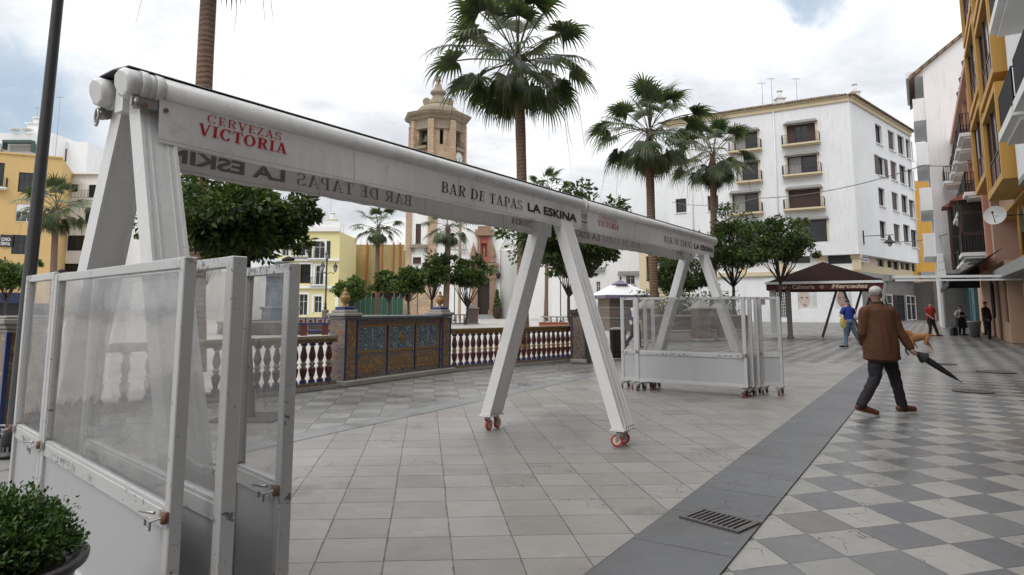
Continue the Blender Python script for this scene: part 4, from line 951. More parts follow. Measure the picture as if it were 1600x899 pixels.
# soffit + lower storeys
def quadpoly(z,off=0.): 
    a=C2+dl*(42-lend); return [Vector((*(C2),z)),Vector((*(C2+dr*rend),z)),Vector((*(C2+dr*rend+dl*(42-lend)),z)),Vector((*(C2+dl*(42-lend)),z))]
b.add(quadpoly(zb),[(3,2,1,0)]); b.add(quadpoly(zc-.2),[(0,1,2,3)])
b.build('wall',PLWHITE,t)
for i,h in enumerate(LH):
    k=('sides','half','closed','blind')[i%4]
    w=window(LF,t,h,.5,fm=BROWNW,mull=1,tr=0,sill=None,shut=({0:('sides',BROWNW),2:('closed',BROWNW),3:None}.get(i)),curtain=(i in(1,4,6)),name='balcony_door',fr=.12)
    if i not in(3,7):
        s=.45; railing(LF,t,h[0]-s,h[1]+s*.9,h[2]+.02,1.05,.75,sp=.16,slab=CREAMP,sl=.2)
    b=MB(); hh=h; fbox(b,LF,h[1]+.02,h[1]+.2,h[2],h[3]-.002,.002,.05); fbox(b,LF,h[0]-.2,h[0]-.02,h[2],h[3]-.002,.002,.05); b.build('door_surround',CREAMP,w); b=MB(); b.hexa([LF.pt(h[0]-.3,h[3],.002),LF.pt(h[1]+.3,h[3],.002),LF.pt(h[1]+.3,h[3],.5),LF.pt(h[0]-.3,h[3],.5)],[LF.pt(h[0]-.1,h[3]+.35,.002),LF.pt(h[1]+.1,h[3]+.35,.002),LF.pt(h[1]-.1,h[3]+.3,.4),LF.pt(h[0]+.1,h[3]+.3,.4)]); b.build('door_hood',GREYC,w)
for h in LH2: window(LF,t,h,.5,fm=BROWNW,sill=TRIMW)
for i,h in enumerate(RH): window(RF,t,h,.35,fm=BROWNW,mull=1,tr=0,sill=TRIMW,shut=(('open',BROWNW) if i==4 else (None if i%4!=1 else ('closed',BROWNW))),fr=.1)
for uu in(LF.inv(1083,330)[0],LF.inv(1216,330)[0]): b=MB(); b.tube([LF.pt(uu,zb,.12),LF.pt(uu,zc,.12)],.07,8); b.build('drainpipe',TRIMW,t)
b=MB(); b.tube([RF.pt(RF.w-.6,zb,.12),RF.pt(RF.w-.6,zc,.12)],.07,8); b.build('drainpipe',TRIMW,t)
# cornice and roof
for F_,u0 in((LF,lend),(RF,0)):
    b=MB(); fbox(b,F_,u0,F_.w,zc,zc+.45,.0,.18); fbox(b,F_,u0,F_.w,zc+.45,zc+.62,.0,.34); b.build('cornice',CREAMP,t)
b=MB(); e=.5; ZR=zc+.63
a0=Vector((*(C2-dl*.5-dr*.5),ZR)); a1=Vector((*(C2+dr*(rend+.5)-dl*.5),ZR)); a2=Vector((*(C2+dr*(rend+.5)+dl*(43-lend)),ZR)); a3=Vector((*(C2-dr*.5+dl*(43-lend)),ZR))
r0=Vector((*(C2+dr*rend*.5+dl*5),ZR+3.5)); r1=Vector((*(C2+dr*rend*.5+dl*(38-lend)),ZR+3.5))
b.add([a0,a1,a2,a3,r0,r1],[(0,1,4),(1,2,5,4),(2,3,5),(3,0,4,5),(3,2,1,0)])
E2=Vector((0,0,-.12))
rf=b.build('roof',ROOFT,t)
b=MB()
for F_,uu in((LF,lend),(RF,0)):
    n=int((F_.w-uu)/.28)
    for i in range(n): u=uu+(i+.5)*.28; b.tube([F_.pt(u,ZR+.04,.62),F_.pt(u,ZR+.16,.2)],.09,6)
b.build('eaves_tiles',ROOFT,rf)
def chimney(px,py,Y,w,h,par): 
    p=at(px,py,Y); b=MB(); b.box(p+Vector((0,0,-.6)),(w,w,h+1.2)); b.box(p+Vector((0,0,h/2+.04)),(w*1.3,w*1.3,.12)); b.tube([p+Vector((0,0,h/2)),p+Vector((0,0,h/2+.9))],w*.28,8); b.lathe(p+Vector((0,0,h/2+.9)),[(w*.4,0),(w*.4,.15),(.01,.2)],8); b.build('chimney',GREYC if par is None else TRIMW,par)
chimney(1219,163,76,.9,1.2,rf); chimney(1107,188,90,1.0,1.4,rf); chimney(1336,149,74,.8,.6,rf)
for px in(1192,1207,1246): p=at(px,165,82); antenna(p,3.6 if px>1200 else 3.,rf)
# recessed lower part: mezzanine and shops
dpt=.8; LF2=Face(C2+dl*42+dr*dpt-dl*dpt*0,C2+dr*dpt-dl*(-dpt)*1); RF2=Face(C2+dr*dpt+dl*dpt,C2+dr*rend+dl*dpt)
LF2=Face(C2+dl*42+dr*dpt+dl*dpt,C2+dr*dpt+dl*dpt)
zs=zat(1300,421,YC)
def LR(*a): return LF2.rng(*a)
mh=[LR(1294,393,1330,413),LR(1180,393,1200,411),LR(1236,395,1265,412)]
b=MB(); wallmesh(b,LF2,zs,zb,mh,.3,u0=lend+1); b.build('mezzanine_wall',PLWHITE,t)
for h in mh: window(LF2,t,h,.3,fm=BROWNW,mull=0,tr=0); arch_head(LF2,t,h[0],h[1],h[3],.3,PLWHITE,BROWNW if False else None,rise=(h[3]-h[2])*.4)
b=MB()
for px in(1283,1338,1225,1160): u,_=LF2.inv(px,400); fbox(b,LF2,u-.42,u+.42,zs,zb-.4,.002,.2); fbox(b,LF2,u-.55,u+.55,zb-.4,zb-.002,.002,.3)
fbox(b,LF2,lend+1,LF2.w,zs-.45,zs,.0,.35); b.build('pilaster',CREAMP,t)
gh=[LR(1245,453,1277,484),LR(1306,453,1333,484),LR(1214,455,1229,502)]
b=MB(); wallmesh(b,LF2,0,zs-.45,gh,.15,u0=lend+1); 
for px in(1240,1290,1340,1205): u,_=LF2.inv(px,480); fbox(b,LF2,u-.5,u+.5,0,zs-.5,.002,.08)
fbox(b,LF2,lend+1,LF2.w,0,.5,.081,.12); b.build('shop_wall',PLWHITE,t)
POST=P('poster_paper',(.62,.63,.63),.5,var=.03)
for i,h in enumerate(gh[:2]):
    w=window(LF2,t,h,.15,fm=TRIMW,mull=0,tr=0,glass=POST,name='shop_window')
    # printed face on the poster, skin, eyes, lips
    b=MB(); c=h[0]+(h[1]-h[0])*(.38 if i==0 else .36); m=(h[2]+h[3])/2; H_=(h[3]-h[2]); hw=(h[1]-h[0])*.27
    pts=[]
    for k in range(24):
        a=2*PI*k/24; z=math.sin(a); x=math.cos(a)*(1 if z>-.2 else 1-.35*(-z-.2)); pts.append(LF2.pt(c+hw*x,m+H_*.03+H_*.47*z*(.94),-.115))
    b.add(pts,[tuple(range(24))]); b.build('poster_face',P('poster_skin',(.50,.42,.37) if i==0 else (.33,.25,.22),.5,var=.15,scale=2) if i==0 else P('poster_skin_dark',(.3,.22,.19),.5,var=.2,scale=2),w)
    b=MB()
    for s in(-1,1): b.add([LF2.pt(c+s*hw*.42+hw*.22*math.cos(a),m+H_*.10+H_*.035*math.sin(a),-.11) for a in [2*PI*k/10 for k in range(10)]],[tuple(range(10))])
    b.build('poster_eyes',P('poster_dark',(.05,.045,.045),.5),w)
    b=MB(); b.add([LF2.pt(c+hw*.3*math.cos(a),m-H_*.27+H_*.04*math.sin(a),-.11) for a in [2*PI*k/10 for k in range(10)]],[tuple(range(10))]); b.build('poster_lips',P('poster_lip',(.35,.08,.08),.5),w)
    b=MB()
    for k in range(7): z=m-H_*.3+k*H_*.09; fbox(b,LF2,c+hw*1.35,h[1]-.15,z,z+.03,-.118,-.112)
    b.build('poster_text',P('poster_grey',(.3,.3,.32),.5),w)
h=gh[2]; w=window(LF2,t,h,.15,fm=TRIMW,mull=0,tr=0,name='shop_door'); b=MB()
for k in range(7):
    u=h[0]+(h[1]-h[0])*(k+.5)/7; b.bar(LF2.pt(u,h[2],-.02),LF2.pt(u,h[3],-.02),.05,.03)
for k in range(10): z=h[2]+(h[3]-h[2])*k/10; b.bar(LF2.pt(h[0],z,-.02),LF2.pt(h[1],z+.25,-.02),.04,.03)
b.build('security_grille',TRIMW,w)
b=MB(); fbox(b,LF2,*LR(1186,466,1195,476),.01,.04); b.build('wall_plaque',P('violet_sign',(.16,.09,.16)),t)
# right side lower arcade
b=MB(); ah=[]
u0=.8
for k,(x0,x1,y0,y1) in enumerate(((1370,1380,396,416),(1387,1393,399,418),(1395,1403,400,421),(1408,1412,403,421),(1414,1421,404,422),(1425,1430,406,424))): ah.append(RF2.rng(x0,y0,x1,y1))
zs2=zs-.2
wallmesh(b,RF2,zs2,zb-.05,ah,.3); b.build('arcade_wall',CREAMP,t)
for h in ah: window(RF2,t,h,.3,fm=BROWNW,mull=0,tr=0); 
b=MB(); fbox(b,RF2,0,RF2.w,zs2-.5,zs2,-.3,.5); b.build('ledge',GREYC,t)
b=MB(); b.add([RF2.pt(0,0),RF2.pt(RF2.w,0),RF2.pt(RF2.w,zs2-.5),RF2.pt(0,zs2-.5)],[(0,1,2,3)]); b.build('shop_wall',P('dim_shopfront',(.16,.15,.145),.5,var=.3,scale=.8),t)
for k,(x0,x1) in enumerate(((1362,1370),(1378,1392),(1398,1410),(1417,1428))):
    a,c,z,y=RF2.rng(x0,455,x1,503); window(RF2,t,(a,c,.05,3.1),-.02,fm=TRIMW if k%2 else BROWNW,mull=1,tr=1,name='shop_window')
b=MB(); fbox(b,RF2,.3,3.3,zs+.9,zs+2.6,.35,.45); sg=b.build('sign_panel',P('white_sign',(.7,.7,.74)),t)
b=MB()
for k in range(5): fbox(b,RF2,.5,3.1,zs+1.05+k*.3,zs+1.17+k*.3,.451,.456)
b.build('sign_lines',P('purple_print',(.12,.10,.3)),sg)
p=RF.pt(1.6,zat(1352,372,YC),.05); tl=thing('wall_lamp','black bracket lamp on the corner of the white flats above the café canopy','wall lamp',p)
b=MB(); b.bar(p+Vector((0,0,-.6)),p+Vector((0,0,.9)),.1,.1); b.bar(p+Vector((0,0,.3)),p+Vector((2.4,-1.4,.3)),.07,.07); b.build('bracket',IRON,tl)
b=MB(); b.lathe(p+Vector((2.1,-1.2,-.55)),[(.6,0),(.55,.08),(.2,.35),(.15,.6),(.05,.85),(.001,.85)],14); b.build('lamp_shade',IRON,tl); b=MB(); b.lathe(p+Vector((2.1,-1.2,-.95)),[(.05,0),(.2,.15),(.25,.39)],12); b.build('lamp_glass',P('lamp_glass',(.4,.4,.38),.2),tl)
# lower wing at the left of the flats (white, cream arches)
Fw=Face((at(1000,470,84).x,84),(at(1055,470,80).x,80)); t=thing('side_building','cream arched building between the broad palm and the white flats','building',Fw.pt(0,0))
zt_=zat(1020,355,82); hs=[Fw.rng(1010,400,1022,440),Fw.rng(1030,395,1045,425)]
b=MB(); wallmesh(b,Fw,0,zt_,hs,.3); q=[Fw.pt(0,0),Fw.pt(0,zt_),Fw.pt(0,zt_,-9),Fw.pt(0,0,-9)]; b.add(q,[(0,1,2,3)]); b.add([Fw.pt(Fw.w,0),Fw.pt(Fw.w,0,-9),Fw.pt(Fw.w,zt_,-9),Fw.pt(Fw.w,zt_)],[(0,1,2,3)]); b.add([Fw.pt(0,zt_),Fw.pt(Fw.w,zt_),Fw.pt(Fw.w,zt_,-9),Fw.pt(0,zt_,-9)],[(0,1,2,3)]); b.build('wall',CREAMP,t)
for h in hs: window(Fw,t,h,.3,fm=BROWNW)
# low white building left of it
Fl=Face((at(918,470,90).x,90),(at(1003,470,88).x,88)); t=thing('low_white_house','low white house with stone cornices behind the kiosk','building',Fl.pt(0,0)); zt_=zat(960,345,89)
hs=[Fl.rng(872+60,440,938,462),Fl.rng(978,430,992,445)]
b=MB(); wallmesh(b,Fl,0,zt_,hs,.3); b.add([Fl.pt(0,0),Fl.pt(0,zt_),Fl.pt(0,zt_,-9),Fl.pt(0,0,-9)],[(0,1,2,3)]); b.add([Fl.pt(Fl.w,0),Fl.pt(Fl.w,0,-9),Fl.pt(Fl.w,zt_,-9),Fl.pt(Fl.w,zt_)],[(0,1,2,3)]); b.add([Fl.pt(0,zt_),Fl.pt(Fl.w,zt_),Fl.pt(Fl.w,zt_,-9),Fl.pt(0,zt_,-9)],[(0,1,2,3)]); b.build('wall',CHWHITE,t)
for h in hs: window(Fl,t,h,.3,fm=TRIMW,sill=GREYC)
b=MB()
for z_,x0,x1 in((424,966,1005),(418,930,945)): a=Fl.rng(x0,z_,x1,z_+6); fbox(b,Fl,max(a[0],0),min(a[1],Fl.w),a[2],a[3],.01,.5)
b.build('cornice',GREYC,t)
def slab_building(name,label,F,z0,z1,holes,m,depth,rec=.25,back=10,roofm=None):
    t=thing(name,label,'building',F.pt(0,z0)); b=MB(); wallmesh(b,F,z0,z1,holes,rec)
    D=-back
    b.add([F.pt(0,z0),F.pt(0,z1),F.pt(0,z1,D),F.pt(0,z0,D)],[(0,1,2,3)]); b.add([F.pt(F.w,z0),F.pt(F.w,z0,D),F.pt(F.w,z1,D),F.pt(F.w,z1)],[(0,1,2,3)])
    b.add([F.pt(0,z1),F.pt(F.w,z1),F.pt(F.w,z1,D),F.pt(0,z1,D)],[(0,1,2,3)]); b.add([F.pt(0,z0,D),F.pt(0,z1,D),F.pt(F.w,z1,D),F.pt(F.w,z0,D)],[(0,1,2,3)])
    b.build('wall',m,t); return t
def FY(x0,x1,Y,Y1=None,y=470): 
    Y1=Y1 or Y; return Face((at(x0,y,Y).x,Y),(at(x1,y,Y1).x,Y1))
# ------------------------------------------------------------------ church
YT=100.
t=thing('church_tower','tall stone church bell tower with octagonal belfry, clock and small dome','tower',(xat(684,480,YT),YT+5,0))
tw0=xat(632,480,YT); tw1=xat(726,480,YT); FT=Face((tw0,YT),(tw1,YT)); zL=zat(680,262,YT)
wh=[FT.rng(649,350,658,381),FT.rng(645,402,658,412)]
b=MB(); wallmesh(b,FT,0,zL,wh,.4); 
for u,s in((0,0),(FT.w,1)):
    q=[FT.pt(u,0),FT.pt(u,0,-9),FT.pt(u,zL,-9),FT.pt(u,zL)]; b.add(q if s else q[::-1],[(0,1,2,3)])
b.add([FT.pt(0,zL),FT.pt(FT.w,zL),FT.pt(FT.w,zL,-9),FT.pt(0,zL,-9)],[(0,1,2,3)]); b.build('lower_wall',CHWHITE,t)
b=MB()
for x0,x1 in((632,641),(667,681),(716,726)):
    u0=FT.inv(x0,470)[0];u1=FT.inv(x1,470)[0]; fbox(b,FT,u0,u1,0,zL,.002,.25)
z5=zat(650,438,YT); fbox(b,FT,-.1,FT.inv(680,470)[0]+.1,0,z5,.26,.5); fbox(b,FT,-.3,FT.w+.3,zL,zL+.6,-9,.5); b.build('stone_pilaster',STONE,t)
for h in wh: window(FT,t,h,.4,fm=BROWNW,mull=1,tr=0,sill=STONE2,shut=('closed',BROWNW))
b=MB(); a=FT.rng(641,383,668,388); fbox(b,FT,a[0],a[1],a[2],a[3],.01,.7)
for x in(644,664): a=FT.rng(x,388,x+3,394); fbox(b,FT,a[0],a[1],a[2],a[3],.01,.4)
b.build('balcony_slab',STONE2,t)
# belfry octagon
oc=Vector((xat(684,200,YT+4.3),YT+4.3)); ro=(xat(726,220,YT+4.3)-xat(642,220,YT+4.3))/2*.97; zB0=zL+.3; zB1=zat(686,186,YT)
rot0=PI/8-.12
def octv(r,k): a=-PI/2+rot0+k*PI/4-PI/8; return (oc.x+r*math.cos(a),oc.y+r*math.sin(a))
faces=[]
for k in range(-2,4):
    F=Face(octv(ro,k),octv(ro,k+1)); faces.append(F)
fb=MB(); holes=[]
for i in range(8):
    F=Face(octv(ro,i),octv(ro,i+1)); w=F.w; zz0=zat(660,228,YT); zz1=zat(660,194,YT)
    big=i%2==1; hw=w*(.27 if big else .09); h=(w/2-hw,w/2+hw,zz0+(0 if big else .4),zz1-(0 if big else .6)); wallmesh(fb,F,zB0,zB1,[h],.6 if not big else 1.1); holes.append((F,h,big))
bf=fb.build('belfry',STONE,t)
for F,h,big in holes:
    if big: arch_head(F,bf,h[0],h[1],h[3],.5,STONE)
    if big:
        c=F.pt(F.w/2,0,-1.0); b=MB(); b.lathe(Vector((c.x,c.y,h[3]-2.6)),[(.85,0),(.7,.2),(.55,.7),(.45,1.2),(.2,1.4),(.001,1.45)],14); b.bar(Vector((c.x,c.y,h[3]-1.1))-F.u*1.1,Vector((c.x,c.y,h[3]-1.1))+F.u*1.1,.25,.25); b.build('bell',P('bell_bronze',(.07,.09,.075),.5,metal=.5,var=.3),bf)
        railing(F,bf,h[0]-.1,h[1]+.1,h[2]+.1,1.,.55,sp=.25,slab=STONE2,sl=.4)
b=MB()
b.lathe(Vector((oc.x,oc.y,0)),[(.3,zB0),(ro*.62,zB0+.2),(ro*.62,zB1-.2),(.3,zB1)],8,False); b.build('belfry_core',P('dark_interior',(.04,.035,.03),.9),bf)
b=MB(); 
for k in range(8):
    x,y=octv(ro*1.01,k); b.box(Vector((x,y,(zB0+zB1)/2)),(.9,.9,zB1-zB0-.02),-PI/2+rot0+k*PI/4-PI/8)
b.build('corner_pilaster',STONE,bf)
def octring(prof,m,name,par,n=8): b=MB(); b.lathe(Vector((oc.x,oc.y,0)),prof,n,False,rot=-PI/2+rot0-PI/8); return b.build(name,m,par)
zc1=zat(686,172,YT)
octring([(ro*1.0,zB1-1.4),(ro*1.07,zB1-1.35),(ro*1.07,zB1-1.0),(ro*1.02,zB1-.95),(ro*1.02,zB1),(ro*1.12,zB1+.3),(ro*1.13,zB1+.6),(ro*1.27,zB1+.9),(ro*1.33,zB1+1.3),(ro*1.28,zc1),(ro*.9,zc1+.2),(.1,zc1+.2)],STONE2,'cornice',t)
zd=zat(686,160,YT+2); b=MB(); b.lathe(Vector((oc.x,oc.y,0)),[(ro*.84,zc1),(ro*.82,zc1+(zd-zc1)*.45),(ro*.68,zc1+(zd-zc1)*.8),(ro*.45,zd),(.1,zd+.1)],24); b.build('dome',STONE2,t)
z6=zat(687,118,YT+4); H6=z6-zd
b=MB(); b.lathe(Vector((oc.x,oc.y,zd)),[(ro*.38*r,z*H6) for r,z in[(1.1,.0),(1.05,.08),(.75,.22),(.6,.3),(.55,.36),(.78,.40),(.8,.47),(.5,.55),(.4,.60),(.33,.7),(.22,.74),(.22,.82),(.3,.84),(.28,.88),(.15,.9),(.26,.94),(.2,.985),(.01,1.)]],12)
for s in(-1,1): b.tube([Vector((oc.x+s*ro*.43,oc.y-.4,zd+H6*.14)),Vector((oc.x+s*ro*.43,oc.y+.4,zd+H6*.14))],H6*.13,10)
b.build('lantern',STONE2,t)
F=holes[1][0]; zk=zat(704,242,YT); c=F.pt(F.w/2,zk,.05); b=MB(); b.tube([c,c+F.n*.25],1.05,20); ck=b.build('clock_ring',STONE2,bf); b=MB(); b.tube([c+F.n*.2,c+F.n*.3],.85,20); b.build('clock_face',P('clock_white',(.7,.7,.68)),ck)
b=MB(); b.bar(c+F.n*.33,c+F.n*.33+F.u*.5+Vector((0,0,.2)),.07,.02); b.bar(c+F.n*.34,c+F.n*.34+Vector((0,0,-.7))+F.u*.15,.07,.02)
for k in range(12): a=k*PI/6; p=c+F.n*.32+F.u*.68*math.cos(a)+Vector((0,0,.68*math.sin(a))); b.box(p,(.09,.02,.09),F.rz)
b.build('clock_hands',IRON,ck)
# nave
FN=Face((tw1-.5,YT-.6),(xat(872,480,YT-2),YT-.6)); zN=zat(780,318,YT)
t=thing('church_nave','white church front with brick portal, red niche and dark wooden door','building',FN.pt(0,0))
dh=FN.rng(746,440,765,494); dh=(dh[0],dh[1],.6,dh[3]); nh=FN.rng(752,380,761,402)
b=MB(); wallmesh(b,FN,0,zN,[dh,nh],.5); b.add([FN.pt(FN.w,0),FN.pt(FN.w,0,-9),FN.pt(FN.w,zN,-9),FN.pt(FN.w,zN)],[(0,1,2,3)]); b.add([FN.pt(0,zN),FN.pt(FN.w,zN),FN.pt(FN.w,zN,-9),FN.pt(0,zN,-9)],[(0,1,2,3)]); b.build('wall',CHWHITE,t)
b=MB(); fbox(b,FN,dh[0],dh[1],dh[2],dh[3],-.48,-.4)
for k in range(1,4): u=dh[0]+(dh[1]-dh[0])*k/4; fbox(b,FN,u-.03,u+.03,dh[2],dh[3],-.4,-.37)
b.build('door',P('dark_wood',(.03,.018,.014),.6,var=.3,scale=3),t)
b=MB()
for x0,x1 in((737,746),(765,774)):
    a=FN.inv(x0,470)[0];c=FN.inv(x1,470)[0]; fbox(b,FN,a,c,0,dh[3]+.9,.002,.6); fbox(b,FN,a-.2,c+.2,0,1.3,.003,.8)
a=FN.rng(734,412,777,424); fbox(b,FN,a[0],a[1],dh[3]+.4,a[3]-.4,.003,.7); fbox(b,FN,a[0]-.2,a[1]+.2,a[3]-.4,a[3],.003,1.)
u=FN.rng(746,370,768,410); fbox(b,FN,u[0],u[0]+.45,u[2],u[3],.002,.5); fbox(b,FN,u[1]-.45,u[1],u[2],u[3],.002,.5)
a=FN.rng(743,360,771,369); fbox(b,FN,a[0],a[1],a[2],a[3],.003,.9); a=FN.rng(747,354,767,360); fbox(b,FN,a[0],a[1],a[2],a[3],.003,.6)
b.build('portal',PORTAL,t)
b=MB(); fbox(b,FN,u[0]+.45,nh[0],u[2],u[3],.001,.3); fbox(b,FN,nh[1],u[1]-.45,u[2],u[3],.001,.3); fbox(b,FN,nh[0],nh[1],nh[3],u[3],.001,.3); fbox(b,FN,nh[0],nh[1],nh[2],nh[3],-.49,-.45); fbox(b,FN,nh[0],nh[1],u[2],nh[2],.001,.3); b.build('niche',PORTRED,t)
b=MB(); c=FN.pt((nh[0]+nh[1])/2,nh[2],-.2); b.lathe(c,[(.2,0),(.25,.2),(.2,.8),(.25,1.2),(.12,1.4),(.14,1.6),(.001,1.8)],10); b.build('niche_statue',PORTAL,t)
for x in(740,770): c=FN.pt(FN.inv(x,410)[0],zat(x,412,YT-1),.5); b=MB(); b.lathe(c,[(.45,0),(.45,.4),(.25,.5),(.5,1.0),(.55,1.4),(.3,1.8),(.35,2.),(.15,2.6),(.05,3.1),(.001,3.2)],10); b.build('finial',PORTAL,t)
b=MB(); 
for k in range(3): a=FN.rng(738,490,772,495); fbox(b,FN,a[0]-k*.3,a[1]+k*.3,0,.6-k*.2,.61+k*.4,1.01+k*.4)
b.build('steps',GREYC,t)
c=FN.pt(FN.inv(795,470)[0],0,-.3); rr=1.35; b=MB(); b.lathe(c,[(rr,0),(rr,zat(795,394,YT)),(rr*1.06,zat(795,393,YT)),(rr*1.06,zat(795,391,YT)),(.1,zat(795,390,YT))],24); b.build('round_buttress',CHWHITE,t)
b=MB()
for cx_ in(795,716):
    zz=zat(795,390,YT) ; uu=FN.inv(cx_,470)[0]
    for rad in(1.1,.8,.45): b.tube([FN.pt(uu+rad*math.cos(a),zz+rad*math.sin(a)*1.1,.4) for a in [PI*i/12 for i in range(13)]],.05,4)
    fbox(b,FN,uu-1.3,uu+1.3,zz-.25,zz-.05,.3,.6)
b.build('fan_grille',GREYC,t)

b=MB(); u=FN.inv(779,440)[0]; p=FN.pt(u,zat(779,438,YT),.1); b.bar(p,p+FN.n*1.,.1,.1); b.lathe(p+FN.n*1.+Vector((0,0,.1)),[(.15,0),(.35,.6),(.4,.7),(.1,1.1),(.001,1.2)],6); b.build('wall_lantern',IRON,t)
c=FN.pt(FN.inv(777,490)[0],0,1.4); ts=thing('potted_cypress','small dark potted cypress right of the church portal','plant',c,None); b=MB(); b.lathe(c,[(.5,0),(.7,1.4),(.75,1.5),(.1,1.5)],12); b.build('pot',BARK,ts)
rg=np.random.default_rng(5); n=900; h_=rg.random(n); a=rg.random(n)*6.28; r_=(1-h_)*.6*np.sqrt(rg.random(n))+.05; Cc=np.stack([r_*np.cos(a),r_*np.sin(a),1.5+h_*2.6],1); me=leaves_mesh('foliage',Cc,rg.normal(size=(n,3))+[0,0,1],.25,LEAF_O,rg); o=bpy.data.objects.new('foliage',me); COL.objects.link(o); o.parent=ts
FR_=FY(862,960,YT-6,YT-8); zz=zat(900,352,YT-6); hs=[FR_.rng(868,412,879,430)]
t=slab_building('parish_house','plain white wall right of the church behind the bent orange tree',FR_,0,zz,hs,CHWHITE,8)
for h in hs: window(FR_,t,h,.25,fm=GREYC,sill=GREYC)
# ------------------------------------------------------------------ yellow corner house and neighbours
Fy=FY(430,528,92); zy=zat(500,362,92); D_=Fy.rng
hs=[D_(490,377,508,404),D_(463,380,478,400),D_(468,413,486,443),D_(492,415,506,445),D_(466,460,481,493),D_(490,463,503,489),D_(440,380,452,400),D_(440,415,452,440)]
t=slab_building('yellow_house','yellow three-storey corner house with white trim and black balconies left of the netted scaffolding',Fy,0,zy,hs,YELP,8,rec=.35)
for i,h in enumerate(hs):
    window(Fy,t,h,.35,fm=(BLACK if i==2 else TRIMW),mull=2 if i==2 else 1,tr=1,shut=(('open',BLACK) if i==0 else None),name='door' if i==4 else 'window')
    if i in(0,1,3,6): arch_head(Fy,t,h[0],h[1],h[3],.3,YELP,rise=.5)
    b=MB(); 
    for a,c,z,y in((h[0]-.25,h[0],h[2],h[3]+.25),(h[1],h[1]+.25,h[2],h[3]+.25),(h[0],h[1],h[3],h[3]+.25)): fbox(b,Fy,a,c,z,y,.003,.09)
    b.build('window_surround',TRIMW,t)
    if i in(0,1,3): railing(Fy,t,h[0]-.5,h[1]+.5,h[2],1.,.7,sp=.2,slab=TRIMW)
b=MB()
for y0,h_ in((362,.6),(408,.3),(451,.35)): z=zat(500,y0,92); fbox(b,Fy,-.1,Fy.w+.1,z,z+h_,.002,.4)
fbox(b,Fy,-.1,Fy.w+.1,zy+.6,zy+1.4,-.3,.1)
a=D_(513,455,525,492); fbox(b,Fy,a[0]+.9,a[0]+1.3,0,zy*.31,.002,.12)
b.build('cornice',TRIMW,t)
chimney(519,350,96,1.2,1.2,t); antenna(at(516,352,96),4,t)
Fs=FY(527,632,105); zs_=zat(575,392,105)
t=slab_building('netted_scaffolding','building wrapped in translucent yellow-green scaffold netting with orange straps','' if False else Fs,0,zs_,[],GREYC,8)
NET=P('scaffold_netting',(.36,.26,.10),.8,var=.3,scale=.35,streak=.12,bump=.4,bscale=2); zn=zat(575,458,105)
b=MB(); n=60
for i in range(n):
    u0,u1=Fs.w*i/n,Fs.w*(i+1)/n; d0,d1=(.8+.04*math.sin(i*1.3)+.05*math.sin(i*.37),.8+.04*math.sin((i+1)*1.3)+.05*math.sin((i+1)*.37)); b.add([Fs.pt(u0,zn,d0),Fs.pt(u1,zn,d1),Fs.pt(u1,zs_+.9,d1*.9),Fs.pt(u0,zs_+.9,d0*.9)],[(0,1,2,3)],True)
b.build('netting',NET,t)
b=MB()
for x in(534,556,575,598,616,626): u=Fs.inv(x,420)[0]; fbox(b,Fs,u-.13,u+.13,zn,zs_+1.2,.9,.96)
b.build('orange_strap',P('orange_netting',(.32,.10,.025),.7,var=.2),t)
b=MB()
for k in range(12): u=Fs.w*(k+.3)/12; b.bar(Fs.pt(u,0,.7),Fs.pt(u,zs_+.8,.7),.1,.1)
b.build('scaffold_pole',STEEL,t)
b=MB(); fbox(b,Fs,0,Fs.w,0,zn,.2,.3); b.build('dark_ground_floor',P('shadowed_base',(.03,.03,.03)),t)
b=MB(); z=zat(575,466,98); 
Fh=FY(530,630,98); th=thing('green_hoarding','dark green site hoarding below the scaffold netting','hoarding',Fh.pt(0,0)); b=MB()
for k in range(12): fbox(b,Fh,Fh.w*k/12+.03,Fh.w*(k+1)/12-.03,.1,z,.0,.06)
b.build('panels',P('hoarding_green',(.012,.06,.035),.6),th); b=MB()
for k in range(13): fbox(b,Fh,Fh.w*k/12-.05,Fh.w*k/12+.05,0,z+.2,-.12,-.01)
b.build('posts',STEEL,th)
Fq=FY(530,600,125); t=slab_building('far_roofs','far terracotta and white rooftops above the scaffold netting',Fq,0,zat(560,395,125),[],P('terracotta',(.4,.22,.15),.8,var=.3,scale=.5),8); antenna(at(536,392,125),5,t)
# ------------------------------------------------------------------ buildings at the far left
Fo=FY(-150,80,72,78); zo=zat(40,236,74); D_=Fo.rng
hs=[D_(-8,255,8,290),D_(27,271,55,300),D_(23,319,52,346),D_(17,368,46,397),D_(-30,320,-2,345),D_(-36,368,-8,397)]
t=slab_building('ochre_block','ochre apartment building with barred windows at the far left',Fo,0,zo,hs,OCHREP,8)
for i,h in enumerate(hs): window(Fo,t,h,.25,fm=(TRIMW if i==2 else BLACK),mull=2,tr=1,shut=(('blind',TRIMW) if i==2 else None))
b=MB(); 
fbox(b,Fo,0,Fo.w,zo,zo+.2,-.3,.15); b.build('parapet',OCHREP,t)
railing(Fo,t,D_(-8,255,8,290)[0],D_(-8,255,8,290)[1]+.4,D_(0,290,1,291)[2]-.2,1.1,.8,slab=TRIMW)
b=MB(); a=D_(0,371,16,382); fbox(b,Fo,a[0],a[1]+.3,a[2]-.25,a[3]+.25,.05,.2); sg=b.build('sign_board',BLACK,t)
for k,s_ in enumerate(('CLINICA','DENTAL')):
    pol,w,_=font_tris(s_,.02); zz=a[3]-.35-k*.5; lettering('lettering',pol,w,lambda x,y,d:Fo.pt(a[0]+.1+(a[1]-a[0])*x,zz-.1+.38*y,.205),TRIMW,sg,False)
